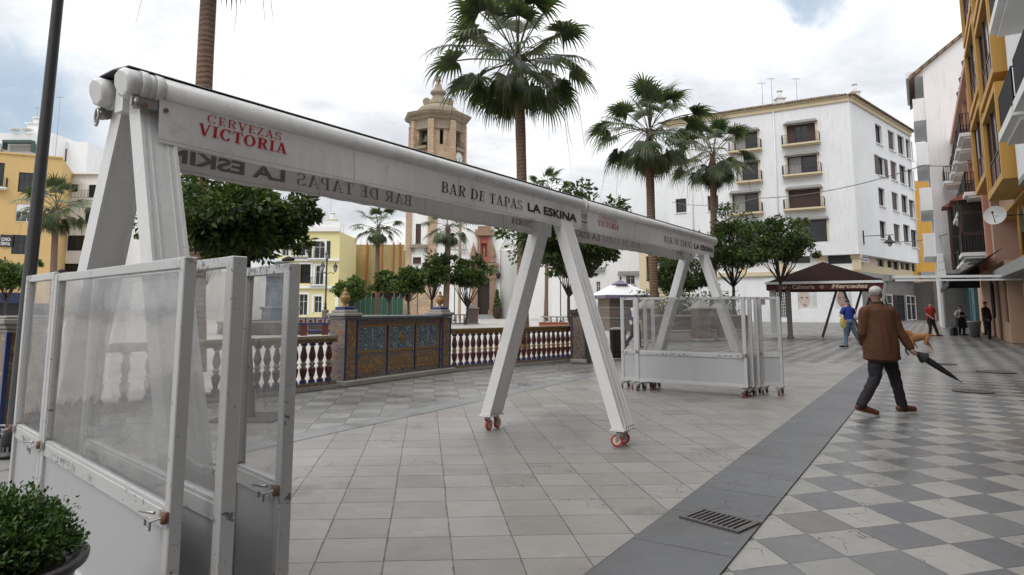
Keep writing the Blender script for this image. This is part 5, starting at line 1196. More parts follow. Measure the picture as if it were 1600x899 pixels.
b=MB(); a=D_(-60,458,42,474); fbox(b,Fo,a[0],a[1],a[2],a[3],.05,1.4); b.build('shop_awning',P('navy_awning',(.015,.022,.06),.6),t)
b=MB(); fbox(b,Fo,0,Fo.w-.2,0,a[2],.01,.05); b.build('shopfront',P('dark_shopfront',(.03,.03,.035),.3,var=.4),t)
Fw_=FY(-120,60,92); t=slab_building('white_penthouse','white rooftop storey with green pergola and dishes behind the ochre building',Fw_,0,zat(30,208,92),[],PLWHITE,8)
D_=Fw_.rng; b=MB(); 
for x0,y0,x1,y1 in((13,222,58,226),(13,226,15,236),(57,226,59,240)): a=D_(x0,y0,x1,y1); fbox(b,Fw_,*a,.3,1.2)
b.build('pergola',P('pergola_green',(.05,.10,.08)),t)
b=MB(); a=D_(5,231,56,238); 
railing(Fw_,t,a[0],a[1],a[2]-.2,1.1,1.2)
for px in(24,43): p=at(px,206,92); b=MB(); b.lathe(p,[(.01,0),(.5,.1),(.8,.35)],14); o=b.build('satellite_dish',TRIMW,t)
chimney(57,203,94,1.6,1.4,t); antenna(at(57,195,94),2.6,t); antenna(at(86,250,90),9,t)
Fw2=FY(50,118,95); t=slab_building('white_tower_block','plain white rooftop block with one brown shuttered panel at upper left',Fw2,0,zat(90,222,95),[],PLWHITE,8)
b=MB(); fbox(b,Fw2,*Fw2.rng(80,233,105,253),.02,.1); b.build('brown_panel',P('rust_panel',(.12,.035,.02)),t)
Fw3=FY(60,290,86); D_=Fw3.rng; hs=[D_(105,288,122,300),D_(137,289,160,309),D_(131,326,154,350),D_(103,368,147,392),D_(99,412,138,425),D_(170,330,190,350),D_(170,370,200,392)]
t=slab_building('white_office_block','white block with wide dark windows behind the left palm',Fw3,0,zat(120,272,86),hs,PLWHITE,8)
for i,h in enumerate(hs): window(Fw3,t,h,.3,fm=BLACK,mull=2 if i<3 else 3,tr=1 if i<3 else 0)
b=MB(); z=zat(120,272,86); fbox(b,Fw3,0,Fw3.w,z-.1,z+.15,-.1,.5); b.build('parapet',TRIMW,t); a=D_(105,304,160,310); railing(Fw3,t,a[0],a[1]+2,a[2],1.,.4,sp=.4)
Fw4=FY(150,175,100); t=slab_building('roof_stair_house','small white stair house on the roofline beside the near A-shaped legs',Fw4,0,zat(157,250,100),[],CHWHITE,6)
# low buildings visible between trees, left of yellow house
Fb=FY(255,440,110); slab_building('distant_white_house','distant pale house glimpsed below the bushy orange tree',Fb,0,zat(330,425,110),[],CHWHITE,8)
Fb=FY(-260,-100,85); slab_building('distant_brown_house','plain brown house at the left edge beyond the plaza',Fb,0,14,[],PEACH,8)
# ------------------------------------------------------------------ right-hand street row
fdir=Vector((.5205,.8539)); P0=Vector((21.5,28.8))
def FX(Y,o=0.): k=(Y-P0.y)/fdir.y; return (P0.x+fdir.x*k-fdir.y*o,Y+fdir.x*o*1.)
def SF(Ya,Yb,o=0.): # face seen from the street; far end first so that the normal faces the street
    n=Vector((-fdir.y,fdir.x)); a=P0+fdir*((Ya-P0.y)/fdir.y)+n*o; b_=P0+fdir*((Yb-P0.y)/fdir.y)+n*o
    return Face((b_.x,b_.y),(a.x,a.y))
def rowblock(name,label,Ya,Yb,o,z0,z1,holes,m,rec=.3,back=9): 
    F=SF(Ya,Yb,o); return F,slab_building(name,label,F,z0,z1,holes(F) if holes else [],m,8,rec=rec,back=back)
# (a) near white building with dark balconies
def h_near(F):
    L=[]
    for fl in range(5):
        z=6.6+fl*3.3
        for k in range(8): u=5.2+k*3.6; L.append((u,u+2.1,z,z+2.5))
    return L
F,t=rowblock('near_white_building','tall white building with dark balconies at the right edge of the street',-12,22.6,.2,5.9,24,h_near,PLWHITE); nwb=t
for i,h in enumerate(h_near(F)):
    if i%8<3: window(F,t,h,.3,fm=BROWNW,mull=1,tr=0,curtain=(i%3==0),name='balcony_door'); railing(F,t,h[0]-.5,h[1]+.5,h[2],1.05,.8,sp=.12,slab=TRIMW,sl=.25)
    else: b=MB(); fbox(b,F,h[0],h[1],h[2],h[3],-.32,-.28); b.build('pane',DGLASS,t)
b=MB(); fbox(b,F,0,F.w,5.7,5.9,-4,0.); b.build('soffit',GREYC,t)
F,t=rowblock('near_ground_floor','dark brown shopfront with grey pillars and an arched window under the overhanging upper floors',-12,30,-.6,0,6.6,lambda F:[(1.0,3.2,3.4,5.9),(5,8,.6,3.0)],P('brown_render',(.07,.045,.035),.7,var=.25,scale=1))
window(F,t,(1.0,3.2,3.4,5.9),.3,fm=BROWNW); window(F,t,(5,8,.6,3.0),.3,fm=BROWNW); arch_head(F,t,1.0,3.2,5.9,.25,GREYC,OCHRE2)
b=MB()
for u in(.35,4.2,9): fbox(b,F,u-.22,u+.22,0,3.0,.01,.45)
b.build('pillar',GREYC,t); b=MB(); fbox(b,F,-.2,14,2.75,3.15,.0,1.1); b.build('canopy',GREYC,t)
# (b) ochre oriel building
F=SF(22.8,33.4,-.35); z0=zat(1548,292,24.5)-.2
t=slab_building('oriel_building','orange building with projecting framed oriel windows in two columns on the right',F,6.0,30,[],PEACH,8); ob=t
cw=F.w/2; fh=3.9
for c in range(2):
    for fl in range(6):
        za=6.05+fl*fh+(1.15 if c==0 else 0.); zb_=za+fh-.35; ua=.25+c*cw; ub=ua+cw-.35; d=.95
        b=MB()
        for a,e,z,y in((ua,ua+.3,za,zb_),(ub-.3,ub,za,zb_),(ua+.3,ub-.3,za,za+.28),(ua+.3,ub-.3,zb_-.25,zb_)): fbox(b,F,a,e,z,y,.01,d)
        b.cur=0; o=b.build('oriel_frame',OCHRE2,t)
        b=MB(); fbox(b,F,ua+.3,ub-.3,za+.28,zb_-.25,d-.25,d-.20); b.build('pane',DGLASS,o)
        b=MB(); n=3
        for k in range(n+1): u=ua+.34+(ub-ua-.68)*k/n; fbox(b,F,u-.035,u+.035,za+.28,zb_-.25,d-.20,d-.14)
        fbox(b,F,ua+.3,ub-.3,za+.38+(zb_-za)*.3,za+.46+(zb_-za)*.3,d-.199,d-.15); fbox(b,F,ua+.3,ub-.3,za+.28,za+.36+(zb_-za)*.3,d-.198,d-.18); b.build('mullions',P('dark_red_frame',(.06,.02,.018),.4),o)
        if (c+fl)%3==0: b=MB(); fbox(b,F,ua+.6,ua+1.6,za+1.7,zb_-.4,d-.199,d-.192); b.build('curtain',CURT,o)
b=MB(); fbox(b,F,0,F.w,5.85,6.0,-4,.1); b.build('soffit',OCHRE2,t)
# (c) pink building with black balconies
def h_pink(F):
    L=[]
    for fl in range(3):
        z=4.5+fl*3.3
        for k in range(5): u=1.2+k*4.0; L.append((u,u+1.5,z,z+2.5))
    return L
F,t=rowblock('pink_building','pink building with layered black iron balconies, tiled oriel and roof urns on the right',33.5,52,.0,3.6,14.6,h_pink,PINK); 
for i,h in enumerate(h_pink(F)):
    window(F,t,h,.3,fm=BROWNW,mull=1,tr=1,name='balcony_door',sill=None,shut=(('sides',BROWNW) if i%2 else None)); 
    railing(F,t,h[0]-.7,h[1]+.7,h[2],1.1,.85 if (i%6)!=4 else 1.2,sp=.13,slab=TRIMW,sl=.2,bar=.016)
b=MB()
for k in range(6): u=.4+k*4.0; fbox(b,F,u-.3,u+.3,3.6,14.9,.003,.25) if u<F.w else None
b.build('pilaster',P('salmon_pilaster',(.5,.26,.18),.8),t)
for u,za,zb_ in((F.w-5.,4.5,7.6),(3.2,4.4,9.0)):
    b=MB(); d=1.15
    for a,e in((u-.9,u-.78),(u-.06,u+.06),(u+.78,u+.9)): fbox(b,F,a,e,za,zb_,d-.12,d)
    for zz in(za,za+1.1,za+2.3,zb_-.15): fbox(b,F,u-.9,u+.9,zz,zz+.14,.01,d+.01)
    o=b.build('glazed_bay',BROWNW,t); b=MB(); fbox(b,F,u-.85,u+.85,za+.1,zb_-.1,.02,d-.13); b.build('pane',DGLASS,o)
    b=MB(); b.hexa([F.pt(u-1.2,zb_,.01),F.pt(u+1.2,zb_,.01),F.pt(u+1.2,zb_,d+.4),F.pt(u-1.2,zb_,d+.4)][::-1],[F.pt(u-1.,zb_+1.0,.01),F.pt(u+1.,zb_+1.0,.01),F.pt(u+1.,zb_+.9,.1),F.pt(u-1.,zb_+.9,.1)][::-1]); b.build('bay_roof',P('red_tile',(.25,.08,.05),.8,var=.3,scale=4),o)
b=MB(); fbox(b,F,-.1,F.w,14.6,15.,-.2,.5)
for k in range(5): u=F.w-1-k*3.6; fbox(b,F,u-.4,u+.4,15.,16.1,-.5,.2)
b.build('parapet',PINK,t)
for k in range(5):
    u=F.w-1-k*3.6; b=MB(); b.lathe(F.pt(u,16.1,-.15),[(.2,0),(.2,.1),(.08,.2),(.3,.6),(.35,.9),(.15,1.1),(.2,1.2),(.05,1.5),(.001,1.55)],10); b.build('roof_urn',IRON,t)
p=at(1556,338,26.5); td=thing('satellite_dish','large white satellite dish on the pink building front','satellite dish',p)
b=MB(); ax=Vector((-.75,-.6,.28)).normalized(); s1=ax.cross(Vector((0,0,1))).normalized(); s2=ax.cross(s1); vs=[];R_=.40
for i in range(5):
    for j in range(20): a=2*PI*j/20; r=R_*i/4+.001; vs.append(p+s1*r*math.cos(a)+s2*r*math.sin(a)+ax*(.12*(r/R_)**2))
b.add(vs+[v-ax*.012 for v in vs],[(i*20+j,i*20+(j+1)%20,(i+1)*20+(j+1)%20,(i+1)*20+j) for i in range(4) for j in range(20)]+[tuple(100+k for k in (i*20+j,(i+1)*20+j,(i+1)*20+(j+1)%20,i*20+(j+1)%20)) for i in range(4) for j in range(20)],True); b.build('reflector',P('dish_white',(.6,.59,.57),.5),td)
b=MB(); b.bar(p,p-F.n*1.2,.04,.04); b.bar(p+ax*.4,p-Vector((0,0,.38))+ax*.08,.025,.025); b.box(p+ax*.4,(.06,.06,.08)); b.build('arm',IRON,td)
# ground floors of the pink row: peach restaurant, teal shop
gs=lambda F:[(F.w-1.9,F.w-.8,.9,3.0),(F.w-5.2,F.w-4.0,0.02,3.1),(F.w-8.4,F.w-7.5,.0201,3.0)]
F,t=rowblock('restaurant','peach painted restaurant front with dark doorways on the right',29.,44,.1,0,3.6,gs,PEACH); RFc=F
for h in gs(F): window(F,t,h,.3,fm=BROWNW,mull=0,tr=0,name='doorway',sill=None)
b=MB()
for h in gs(F): fbox(b,F,h[1]+.02,h[1]+.5,h[2],h[3]+.15,.003,.06)
b.build('brown_jamb',P('brown_jamb',(.16,.07,.04),.6),t)
b=MB(); b.tube([F.pt(F.w-6.5+.42*math.cos(a),1.9+.85*math.sin(a),.05) for a in [2*PI*i/24 for i in range(25)]],.07,6); b.build('oval_mirror_frame',IRON,t)
F,t=rowblock('teal_shop','teal and grey shopfront beyond the peach restaurant',44.05,51.5,.3,0,3.6,lambda F:[(1,3.2,.3,3),(4.4,5.6,.05,2.8)],P('teal_paint',(.035,.11,.12),.5,var=.3,scale=1))
for h in((1,3.2,.3,3),(4.4,5.6,.05,2.8)): window(F,t,h,.3,fm=GREYC)
# black scalloped awning
F=RFc; t=thing('restaurant_canopy','large black sloping canvas awning with scalloped edge over the restaurant','awning',F.pt(6,3,1)); BAW=P('black_canvas',(.03,.03,.032),.7,var=.3,scale=2)
b=MB(); ua,ub=3.4,F.w+4
q=[F.pt(ua,4.1,.05),F.pt(ub-4.2,4.1,.05),F.pt(ub-4.2,2.75,2.1),F.pt(ua,2.75,2.1)]; q2=[v+Vector((0,0,.03)) for v in q]; b.hexa(q,q2)
b.hexa([F.pt(ua,4.1,.05),F.pt(ua,2.75,2.1),F.pt(ua,2.75,.05)],[F.pt(ua+.02,4.1,.05),F.pt(ua+.02,2.75,2.1),F.pt(ua+.02,2.75,.05)]); b.build('canvas',BAW,t)
b=MB(); n=26
for i in range(n):
    a=ua+(ub-4.2-ua)*i/n; c=ua+(ub-4.2-ua)*(i+1)/n; m_=(a+c)/2
    b.hexa([F.pt(a,2.75,2.1),F.pt(a,2.55,2.1),F.pt(m_,2.46,2.1),F.pt(c,2.55,2.1),F.pt(c,2.75,2.1)],[F.pt(a,2.75,2.115),F.pt(a,2.55,2.115),F.pt(m_,2.46,2.115),F.pt(c,2.55,2.115),F.pt(c,2.75,2.115)])
b.build('scalloped_edge',BAW,t)
# air conditioners
for k,(px,py) in enumerate(((1470,404),(1472,416),(1467,409),(1474,428))):
    if k==2: continue
    p=at(px,py,52); t=thing('air_conditioner',('topmost','middle','','lowest')[k]+' white air conditioner on the wall left of the black balconies','air conditioner',p,'air conditioners on the side wall'); b=MB(); b.box(p,(.95,.4,.62),1.,bev=.03); b.build('casing',TRIMW,t); b=MB(); b.lathe(p+Vector((-.1,-.26,0)),[(.2,-.01),(.2,.01)],14,False); b.build('fan_grille',GREYC,t)
# (d) tall white building with solid balconies
Yd=52.5; xa=xat(1452,250,Yd); Fd=Face((xa,Yd),(xa+16,Yd-1.)); zl=zat(1456,108,Yd); zr_=zl+3.4+1.
SD=Face((xa+.02+4.5*.5205*2.2,Yd+4.5*.8539*2.2),(xa,Yd)); 
t=thing('gabled_white_building','tall white building with solid white balconies and sloping roof up the street','building',(xa,Yd,0)); b=MB()
b.add([Fd.pt(0,0),Fd.pt(16,0),Fd.pt(16,zl+13),Fd.pt(0,zl)],[(0,1,2,3)]); wallmesh(b,SD,0,zl,[(2.5,7.5,zl-3.3-3.7*k,zl-.8-3.7*k) for k in range(4)],.8); b.build('wall',PLWHITE,t)
bk_=Vector((5.15,8.45,0)); b=MB(); e0,e1=Fd.pt(-1.3,zl-1.0,.3),Fd.pt(16,zl+13.05,.3); b.hexa([e0,e1,e1+bk_,e0+bk_],[v+Vector((0,0,.3)) for v in (e0,e1,e1+bk_,e0+bk_)]); b.build('roof',ROOFT,t); b=MB(); fbox(b,Fd,.2,16,.01,4.2,.01,.2); b.build('dark_shopfront',P('dim_shopfront',(.16,.15,.145)),t)  # dark ground-floor box: a shop, with the wall's shade put into its colour
for k in range(4):
    z=zl-3.9-3.7*k
    b=MB(); 
    if k==0: fbox(b,SD,1.2,SD.w+.0,zl-.6,zl-.1,.01,1.2)
    fbox(b,SD,1.5,SD.w-.1,z-.35,z,.01,.85); fbox(b,SD,SD.w-.3,SD.w-.1,z,z+1.5,.01,.85); fbox(b,SD,1.5,1.7,z,z+1.5,.01,.85); o=b.build('balcony',PLWHITE,t)
    b=MB(); fbox(b,SD,1.7,SD.w-.35,z,z+1.15,.78,.82); b.build('dark_railing',IRON,o)
    if k<5: b=MB(); fbox(b,SD,2.5,7.5,z+.6,z+3.1,-.79,-.74); b.build('pane',DGLASS,o)
# ---- end of street
Fe=FY(1360,1500,98); t=slab_building('orange_street_end','deep orange building closing the end of the street behind the white flats',Fe,0,zat(1445,283,98),[],P('deep_orange_plaster',(.55,.30,.05),.8,var=.1,scale=.5,streak=.2),8)
b=MB(); a=Fe.rng(1391,436,1410,500); fbox(b,Fe,a[0],a[1],0,a[3],.01,.1); a=Fe.rng(1414,444,1424,500); fbox(b,Fe,a[0],a[1],0,a[3],.01,.1); b.build('doorway',BLACK,t)
b=MB(); a=Fe.rng(1438,448,1465,470); fbox(b,Fe,*a,.02,.4); sg=b.build('white_sign',P('pale_sign',(.35,.37,.40)),t); b=MB(); fbox(b,Fe,a[0]+.6,a[1]-.6,a[2]+.5,a[2]+1.0,.401,.42); fbox(b,Fe,a[0]+.5,a[1]-.5,a[3]-.55,a[3]-.3,.401,.42); fbox(b,Fe,a[0]+.6,a[0]+.75,a[2]+1.0,a[3]-.7,.401,.42); fbox(b,Fe,a[1]-.8,a[1]-.6,a[2]+1.0,a[3]-.7,.401,.42); b.build('sign_print',P('blue_print',(.10,.16,.26)),sg)
b=MB(); a=Fe.rng(1436,425,1465,436); fbox(b,Fe,*a,.02,.6); b.build('upper_sign',GREYC,t)
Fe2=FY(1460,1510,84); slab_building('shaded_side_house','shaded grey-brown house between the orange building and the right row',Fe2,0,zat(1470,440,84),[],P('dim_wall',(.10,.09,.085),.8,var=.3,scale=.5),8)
# ------------------------------------------------------------------ café canopy
Yc=33.
c0=at(1197,440,Yc+.6); c1=at(1382,438,Yc-1.9); c0=Vector((c0.x,c0.y,0)); c1=Vector((c1.x,c1.y,0)); FC=Face(c0,c1); ze=zat(1290,441,Yc); zp=zat(1285,410,Yc+1.8); dpth=4.6
MAR=P('maroon_canvas',(.085,.014,.02),.7,var=.2,scale=2); MARD=P('dark_maroon_canvas',(.026,.014,.012),.95,spec=.08,var=.3,scale=1.2)
t=thing('cafe_canopy','dark maroon square café canopy with white edge bar and lettered valance','canopy',FC.pt(FC.w/2,0,-2.8))
b=MB(); cs=[FC.pt(0,ze,0),FC.pt(FC.w,ze,0),FC.pt(FC.w,ze,-dpth),FC.pt(0,ze,-dpth)]; ap=FC.pt(FC.w*.48,zp,-dpth/2)
b.add(cs+[ap],[(0,1,4),(1,2,4),(2,3,4),(3,0,4)]); b.add([v-Vector((0,0,.03)) for v in cs+[ap]],[(1,0,4),(2,1,4),(3,2,4),(0,3,4)]); b.build('canvas_roof',MARD,t)
b=MB(); fbox(b,FC,.02,FC.w,ze-.40,ze-.10,.0,.012); 
for s,u in((-1,0),(1,FC.w)): b.box(FC.pt(u,ze-.25,-dpth/2),(.012,dpth,.3),FC.rz)
fbox(b,FC,0,FC.w,ze-.40,ze-.1,-dpth-.012,-dpth); v=b.build('valance',MAR,t)
b=MB(); fbox(b,FC,-.05,FC.w+.05,ze-.10,ze+.02,-.04,.07); b.build('edge_bar',TRIMW,t)
LET=P('cream_lettering',(.55,.45,.33),.6)
ua=FC.inv(1217,449)[0]; ub=FC.inv(1273,449)[0]
pol,w,_=font_tris('Bar - Cafetería',.012); lettering('lettering',pol,w,lambda x,y,d:FC.pt(ua+(ub-ua)*x,ze-.345+.2*y,.016),LET,v,False)
ua2=FC.inv(1299,448)[0]; ub2=FC.inv(1356,447)[0]
pol,w,_=font_tris('Mercedes',.03,.25); lettering('lettering',pol,w,lambda x,y,d:FC.pt(ua2+(ub2-ua2)*x,ze-.335+.21*y,.016),LET,v,False)
um=FC.inv(1284,449)[0]; b=MB()
for r in(.09,.05): b.tube([FC.pt(um+r*math.cos(a),ze-.26+r*math.sin(a)*.8,.016) for a in [2*PI*i/14 for i in range(15)]],.012,4)
b.build('ring_emblem',LET,v)
def post(F,u,d,w,m,z1=None,par=t,nm='column'): b=MB(); b.box(F.pt(u,(z1 or ze-.35)/2,d),(w,w,(z1 or ze-.35)),F.rz,bev=.01); b.box(F.pt(u,.06,d),(w+.08,w+.08,.12),F.rz,bev=.01); b.build(nm,m,par)
post(FC,FC.inv(1233,500)[0],-.2,.22,P('grey_brown_post',(.19,.165,.145),.6,var=.2,scale=3)); post(FC,FC.inv(1206,500)[0],-.8,.30,TRIMW,ze-.3)
post(FC,FC.w-.15,-.3,.24,TRIMW)
ts=t
for k,(u,dz_,dd) in enumerate(((2.95,0,-.6),(4.0,0,-1.9),(4.5,0,-.9))):
    for s in(-1,1):
        b=MB(); top_=FC.pt(u+s*.12+.35,ze-.3,dd); bot=FC.pt(u+s*(.85 if k<2 else .95)+.3,.1,dd+s*.15); b.bar(bot,top_,.12,.09); q=b.build('folded_leg',P('maroon_leg',(.03,.012,.012),.4),ts)
        if s<0 or k==1: b=MB(); wheel(b,bot-Vector((0,0,.03)),FC.u,.06,.03); b.build('wheel',P('pale_wheel',(.4,.3,.28)),q)
# horizontal white cassette bars across the street
t=thing('white_awning_bars','pair of long white horizontal awning bars crossing the street above the dog','awning bars',at(1490,433,27.6))
p=at(1384,433,29);q=at(1640,431,26.3); b=MB(); b.bar(p,q,.14,.10); b.build('upper_bar',WHITE2,t); b=MB(); b.bar(p+Vector((.2,-.35,-.17)),q+Vector((0,-.35,-.15)),.10,.07); b.build('lower_bar',WHITE2,t)
b=MB(); b.box(p+Vector((0,-.1,-.06)),(.16,.5,.26)); b.bar(p+Vector((.02,0,-.1)),Vector((p.x-.35,p.y+.3,.1)),.1,.1); b.bar(p+Vector((.02,0,-.1)),Vector((p.x+.0,p.y+1.2,.1)),.1,.1); b.build('end_support',GREYC,t)
# ------------------------------------------------------------------ kiosk
ck_=Vector((xat(977,500,45),46.6,0)); kz=zat(977,461,45); kp=zat(972,438,46.5); t=thing('kiosk','tile-covered newspaper kiosk with white hipped canopy and maroon side edge','kiosk',ck_)
def hip(c,w,d,z0,z1,m,name,par,rz=.25):
    R=Matrix.Rotation(rz,3,'Z'); cs=[c+R@Vector((sx*w/2,sy*d/2,z0)) for sx,sy in((-1,-1),(1,-1),(1,1),(-1,1))]; b=MB(); b.add(cs+[c+Vector((0,0,z1))],[(0,1,4),(1,2,4),(2,3,4),(3,0,4),(3,2,1,0)]); return b.build(name,m,par)
hip(ck_,3.5,2.9,kz,kp,P('white_canopy',(.72,.72,.74),.6),'canopy_roof',t)
b=MB(); R=.25
for k,(dx,dy,w,d) in enumerate(((0,-1.45,3.5,.03),(0,1.45,3.5,.03),(-1.75,0,.03,2.9))): o=Matrix.Rotation(R,3,'Z')@Vector((dx,dy,0)); b.box(ck_+o+Vector((0,0,kz-.12)),(w,d,.22),R)
b.build('valance',P('violet_trim',(.16,.13,.2),.6),t); b=MB(); o=Matrix.Rotation(R,3,'Z')@Vector((1.75,0,0)); b.box(ck_+o+Vector((0,0,kz-.15)),(.03,2.88,.28),R); b.build('side_valance',MAR,t)
b=MB(); b.box(ck_+Vector((0,0,kz/2)),(2.6,2.1,kz-.02),R); b.build('tiled_body',azulejo('kiosk_tilework',(.22,.16,.12),(.16,.12,.10),(.12,.13,.14),(.28,.2,.12),5.),t)
b=MB(); b.box(ck_+Vector((0,0,.85)),(2.7,2.2,.06),R,bev=.01); b.box(ck_+Vector((0,0,1.55)),(2.64,2.14,.07),R); b.build('ledge',GREYC,t)
b=MB(); o=Matrix.Rotation(R,3,'Z')@Vector((0,-1.07,0)); b.box(ck_+o+Vector((0,0,1.2)),(2.2,.03,.5),R); b.build('tile_picture',AZ_MX,t)
hip(ck_+Vector((-.1,-.3,0)),1.0,1.,kp-.3,kp+.03,P('violet_trim',(.16,.13,.2)),'roof_cap',t); b=MB(); b.lathe(ck_+Vector((0,0,kp-.02)),[(.06,0),(.05,.12),(.08,.18),(.01,.3)],8); b.build('finial',IRON,t)
# ------------------------------------------------------------------ litter bin
c=G(966,561); t=thing('litter_bin','dark round slatted litter bin with pale lid beside the far glazed screens','litter bin',c)
b=MB(); b.lathe(c,[(.20,.03),(.235,.85),(.22,.87),(.2,.85)],20); b.build('body',P('bin_brown',(.02,.014,.012),.5,var=.2),t)
b=MB()
for k in range(20): a=2*PI*k/20; d=Vector((math.cos(a),math.sin(a),0)); b.bar(c+d*.212+Vector((0,0,.06)),c+d*.243+Vector((0,0,.84)),.045,.012,up=d)
b.build('slats',P('bin_slat',(.028,.018,.014),.5),t)
b=MB(); b.lathe(c,[(.245,.85),(.25,.88),(.2,.91),(.05,.925),(.001,.925)],20); b.build('lid',P('bin_lid',(.34,.33,.32),.4,metal=.5),t)
# ------------------------------------------------------------------ plaza furniture
c=Vector((xat(428,520,40),41,0)); t=thing('fountain','round tiled fountain with tall square tiled centre column behind the near screens','fountain',c)
b=MB(); b.lathe(c,[(3.5,0),(3.5,.55),(3.55,.6),(3.55,.7),(3.3,.7),(3.3,.35),(.1,.35)],36); b.build('basin',azulejo('basin_tilework',(.16,.10,.08),(.12,.09,.08),(.10,.12,.12),(.22,.18,.14),4.),t)
b=MB(); b.lathe(c,[(3.62,.7),(3.62,.78),(3.25,.78),(3.25,.7)],36,False); b.build('rim',PLINTH,t)
b=MB(); b.box(c+Vector((0,0,.9)),(1.7,1.7,1.1)); b.box(c+Vector((0,0,1.52)),(1.95,1.95,.14),bev=.03); b.box(c+Vector((0,0,2.5)),(1.25,1.25,1.8)); b.box(c+Vector((0,0,3.45)),(1.5,1.5,.12),bev=.03); b.lathe(c+Vector((0,0,3.5)),[(.6,0),(.3,.2),(.25,.5),(.7,.8),(.1,.85)],12); b.build('centre_column',AZ_BL,t)
b=MB()
for sx in(-1,1):
    for sy in(-1,1): b.box(c+Vector((sx*.63,sy*.63,2.5)),(.16,.16,1.81))
b.build('column_corners',BLUEG,t)
b=MB(); b.lathe(c,[(3.28,.5),(.01,.51)],30); b.build('water',P('fountain_water',(.05,.08,.08),.05),t)
c=at(492,530,31); c.z=0; t=thing('tiled_bench','low bench with blue and white tiled back on red legs behind the cream balustrade','bench',c)
b=MB(); b.box(c+Vector((0,0,.92)),(1.9,.12,.32),.15,bev=.01); bk=b.build('backrest',BLUEG,t)
b=MB()
for k in range(4): b.box(c+Matrix.Rotation(.15,3,'Z')@Vector((-.65+.43*k,-.068,.93)),(.36,.012,.2),.15)
b.build('white_tiles',CREAMG,bk); b=MB()
for k in range(4): b.lathe(c+Matrix.Rotation(.15,3,'Z')@Vector((-.65+.43*k,-.08,.87)),[(.05,0),(.09,.06),(.05,.12)],8)
b.build('tile_motif',REDG,bk)
b=MB(); b.box(c+Vector((0,.25,.46)),(1.9,.5,.08),.15,bev=.01); b.build('seat',BLUEG,t)
for dx in(-.5,.45): b=MB(); b.box(c+Matrix.Rotation(.15,3,'Z')@Vector((dx,.1,.38)),(.3,.25,.76),.15); b.build('leg',REDG,t)
def lamp(px,py_base,Y,h,label,arms=3):
    c=Vector((xat(px,py_base,Y),Y,0)); t=thing('street_lamp',label,'street lamp',c,None)
    b=MB(); b.lathe(c,[(.45,0),(.45,.2),(.3,.3),(.3,1.2),(.38,1.3),(.2,1.4)],8); b.build('base',AZ_MX,t)
    b=MB(); b.lathe(c,[(.14,1.4),(.09,1.8),(.12,1.9),(.08,2.),(.06,h-.9),(.12,h-.8),(.05,h-.7)],10)
    L=[(0,0,h-.7)]
    for k in range(arms):
        a=.3+k*2*PI/arms; d=Vector((math.cos(a),math.sin(a),0)); p=c+Vector((0,0,h-2.1)); b.tube([p,p+d*.3+Vector((0,0,.25)),p+d*.6+Vector((0,0,.1)),p+d*.75+Vector((0,0,.3))],.035,6); L.append((d.x*.75,d.y*.75,h-1.8))
    b.build('post',IRON,t)
    for x,y,z in L:
        q=c+Vector((x,y,z)); b=MB(); b.lathe(q,[(.1,0),(.2,.42),(.24,.45),(.1,.68),(.04,.8),(.001,.85)],6,False); l=b.build('lantern',IRON,t); b=MB(); b.lathe(q,[(.115,.04),(.205,.40)],6,False); b.build('lantern_glass',P('lantern_glass',(.22,.23,.22),.15,spec=.6),l)
lamp(508,493,60,6.6,'black iron street lamp with several lanterns in front of the yellow house')
for px,Yl,h,lb in((652,75,4.2,'thin dark pole left of the short palm before the church'),(710,78,4.6,'thin dark pole beside the forked orange tree'),(876,70,5.,'thin dark pole left of the bent orange tree')):
    c=Vector((xat(px,490,Yl),Yl,0)); b=MB(); b.lathe(c,[(.15,0),(.12,.2),(.06,.3),(.05,h),(.001,h+.02)],8); tag(b.build('pole',IRON),lb,'pole')
def lowbal(pts,label,h=.95):
    pts=[Vector((p[0],p[1],0)) for p in pts]; t=thing('balustrade',label,'balustrade',pts[0],'ceramic balustrades round the plaza')
    d=pts[1]-pts[0]; rz=math.atan2(d.y,d.x); c=(pts[0]+pts[1])/2
    b=MB(); b.box(c+Vector((0,0,.07)),(d.length,.4,.14),rz); b.build('plinth',PLINTH,t); b=MB(); b.box(c+Vector((0,0,h-.05)),(d.length,.34,.1),rz); b.build('rail',PLINTH,t)
    n=int(d.length/.42)
    for k in range(n):
        o=lnk('baluster',BM3,t,pts[0]+d*((k+.5)/n)+Vector((0,0,.14))); o.scale=(1.5,1.5,(h-.24)/.78)
BM3=bal_mesh(PLINTH,CREAMG)
lowbal([(xat(846,500,48),48),(xat(905,500,47),47)],'distant balustrade left of the dark urn pedestal'); lowbal([(xat(640,495,66),66),(xat(735,495,64),64)],'distant balustrade in front of the church tower foot')
lowbal([(xat(560,495,58),58),(xat(640,495,60),60)],'distant balustrade below the netted scaffolding')
for px,Y,lb in((738,64,'small far tiled pedestal left of the church door'),(1008,30,'tall tiled pedestal behind the left end of the far screens'),(1095,31,'tiled pedestal behind the middle of the far screens'),(1126,32,'tiled pedestal with cap behind the right part of the far screens')):
    c=Vector((xat(px,500,Y),Y,0)); w=.62 if Y<40 else .9; t=thing('pedestal',lb,'pedestal',c,'tiled pedestals of the plaza')
    b=MB(); b.box(c+Vector((0,0,.06)),(w+.2,w+.2,.12),.3,bev=.02); b.box(c+Vector((0,0,1.5)),(w+.22,w+.22,.1),.3,bev=.02); b.build('mouldings',PLINTH,t)
    b=MB(); b.box(c+Vector((0,0,.78)),(w,w,1.34),.3); b.build('shaft',AZ_MX,t); hip(c+Vector((0,0,0)),w+.05,w+.05,1.55,1.95,PLINTH,'pyramid_cap',t,.3)
t=thing('planter_wall','low raised bed wall of dull tiles behind the far screens','low wall',Vector((xat(1060,505,31),31.5,0)))
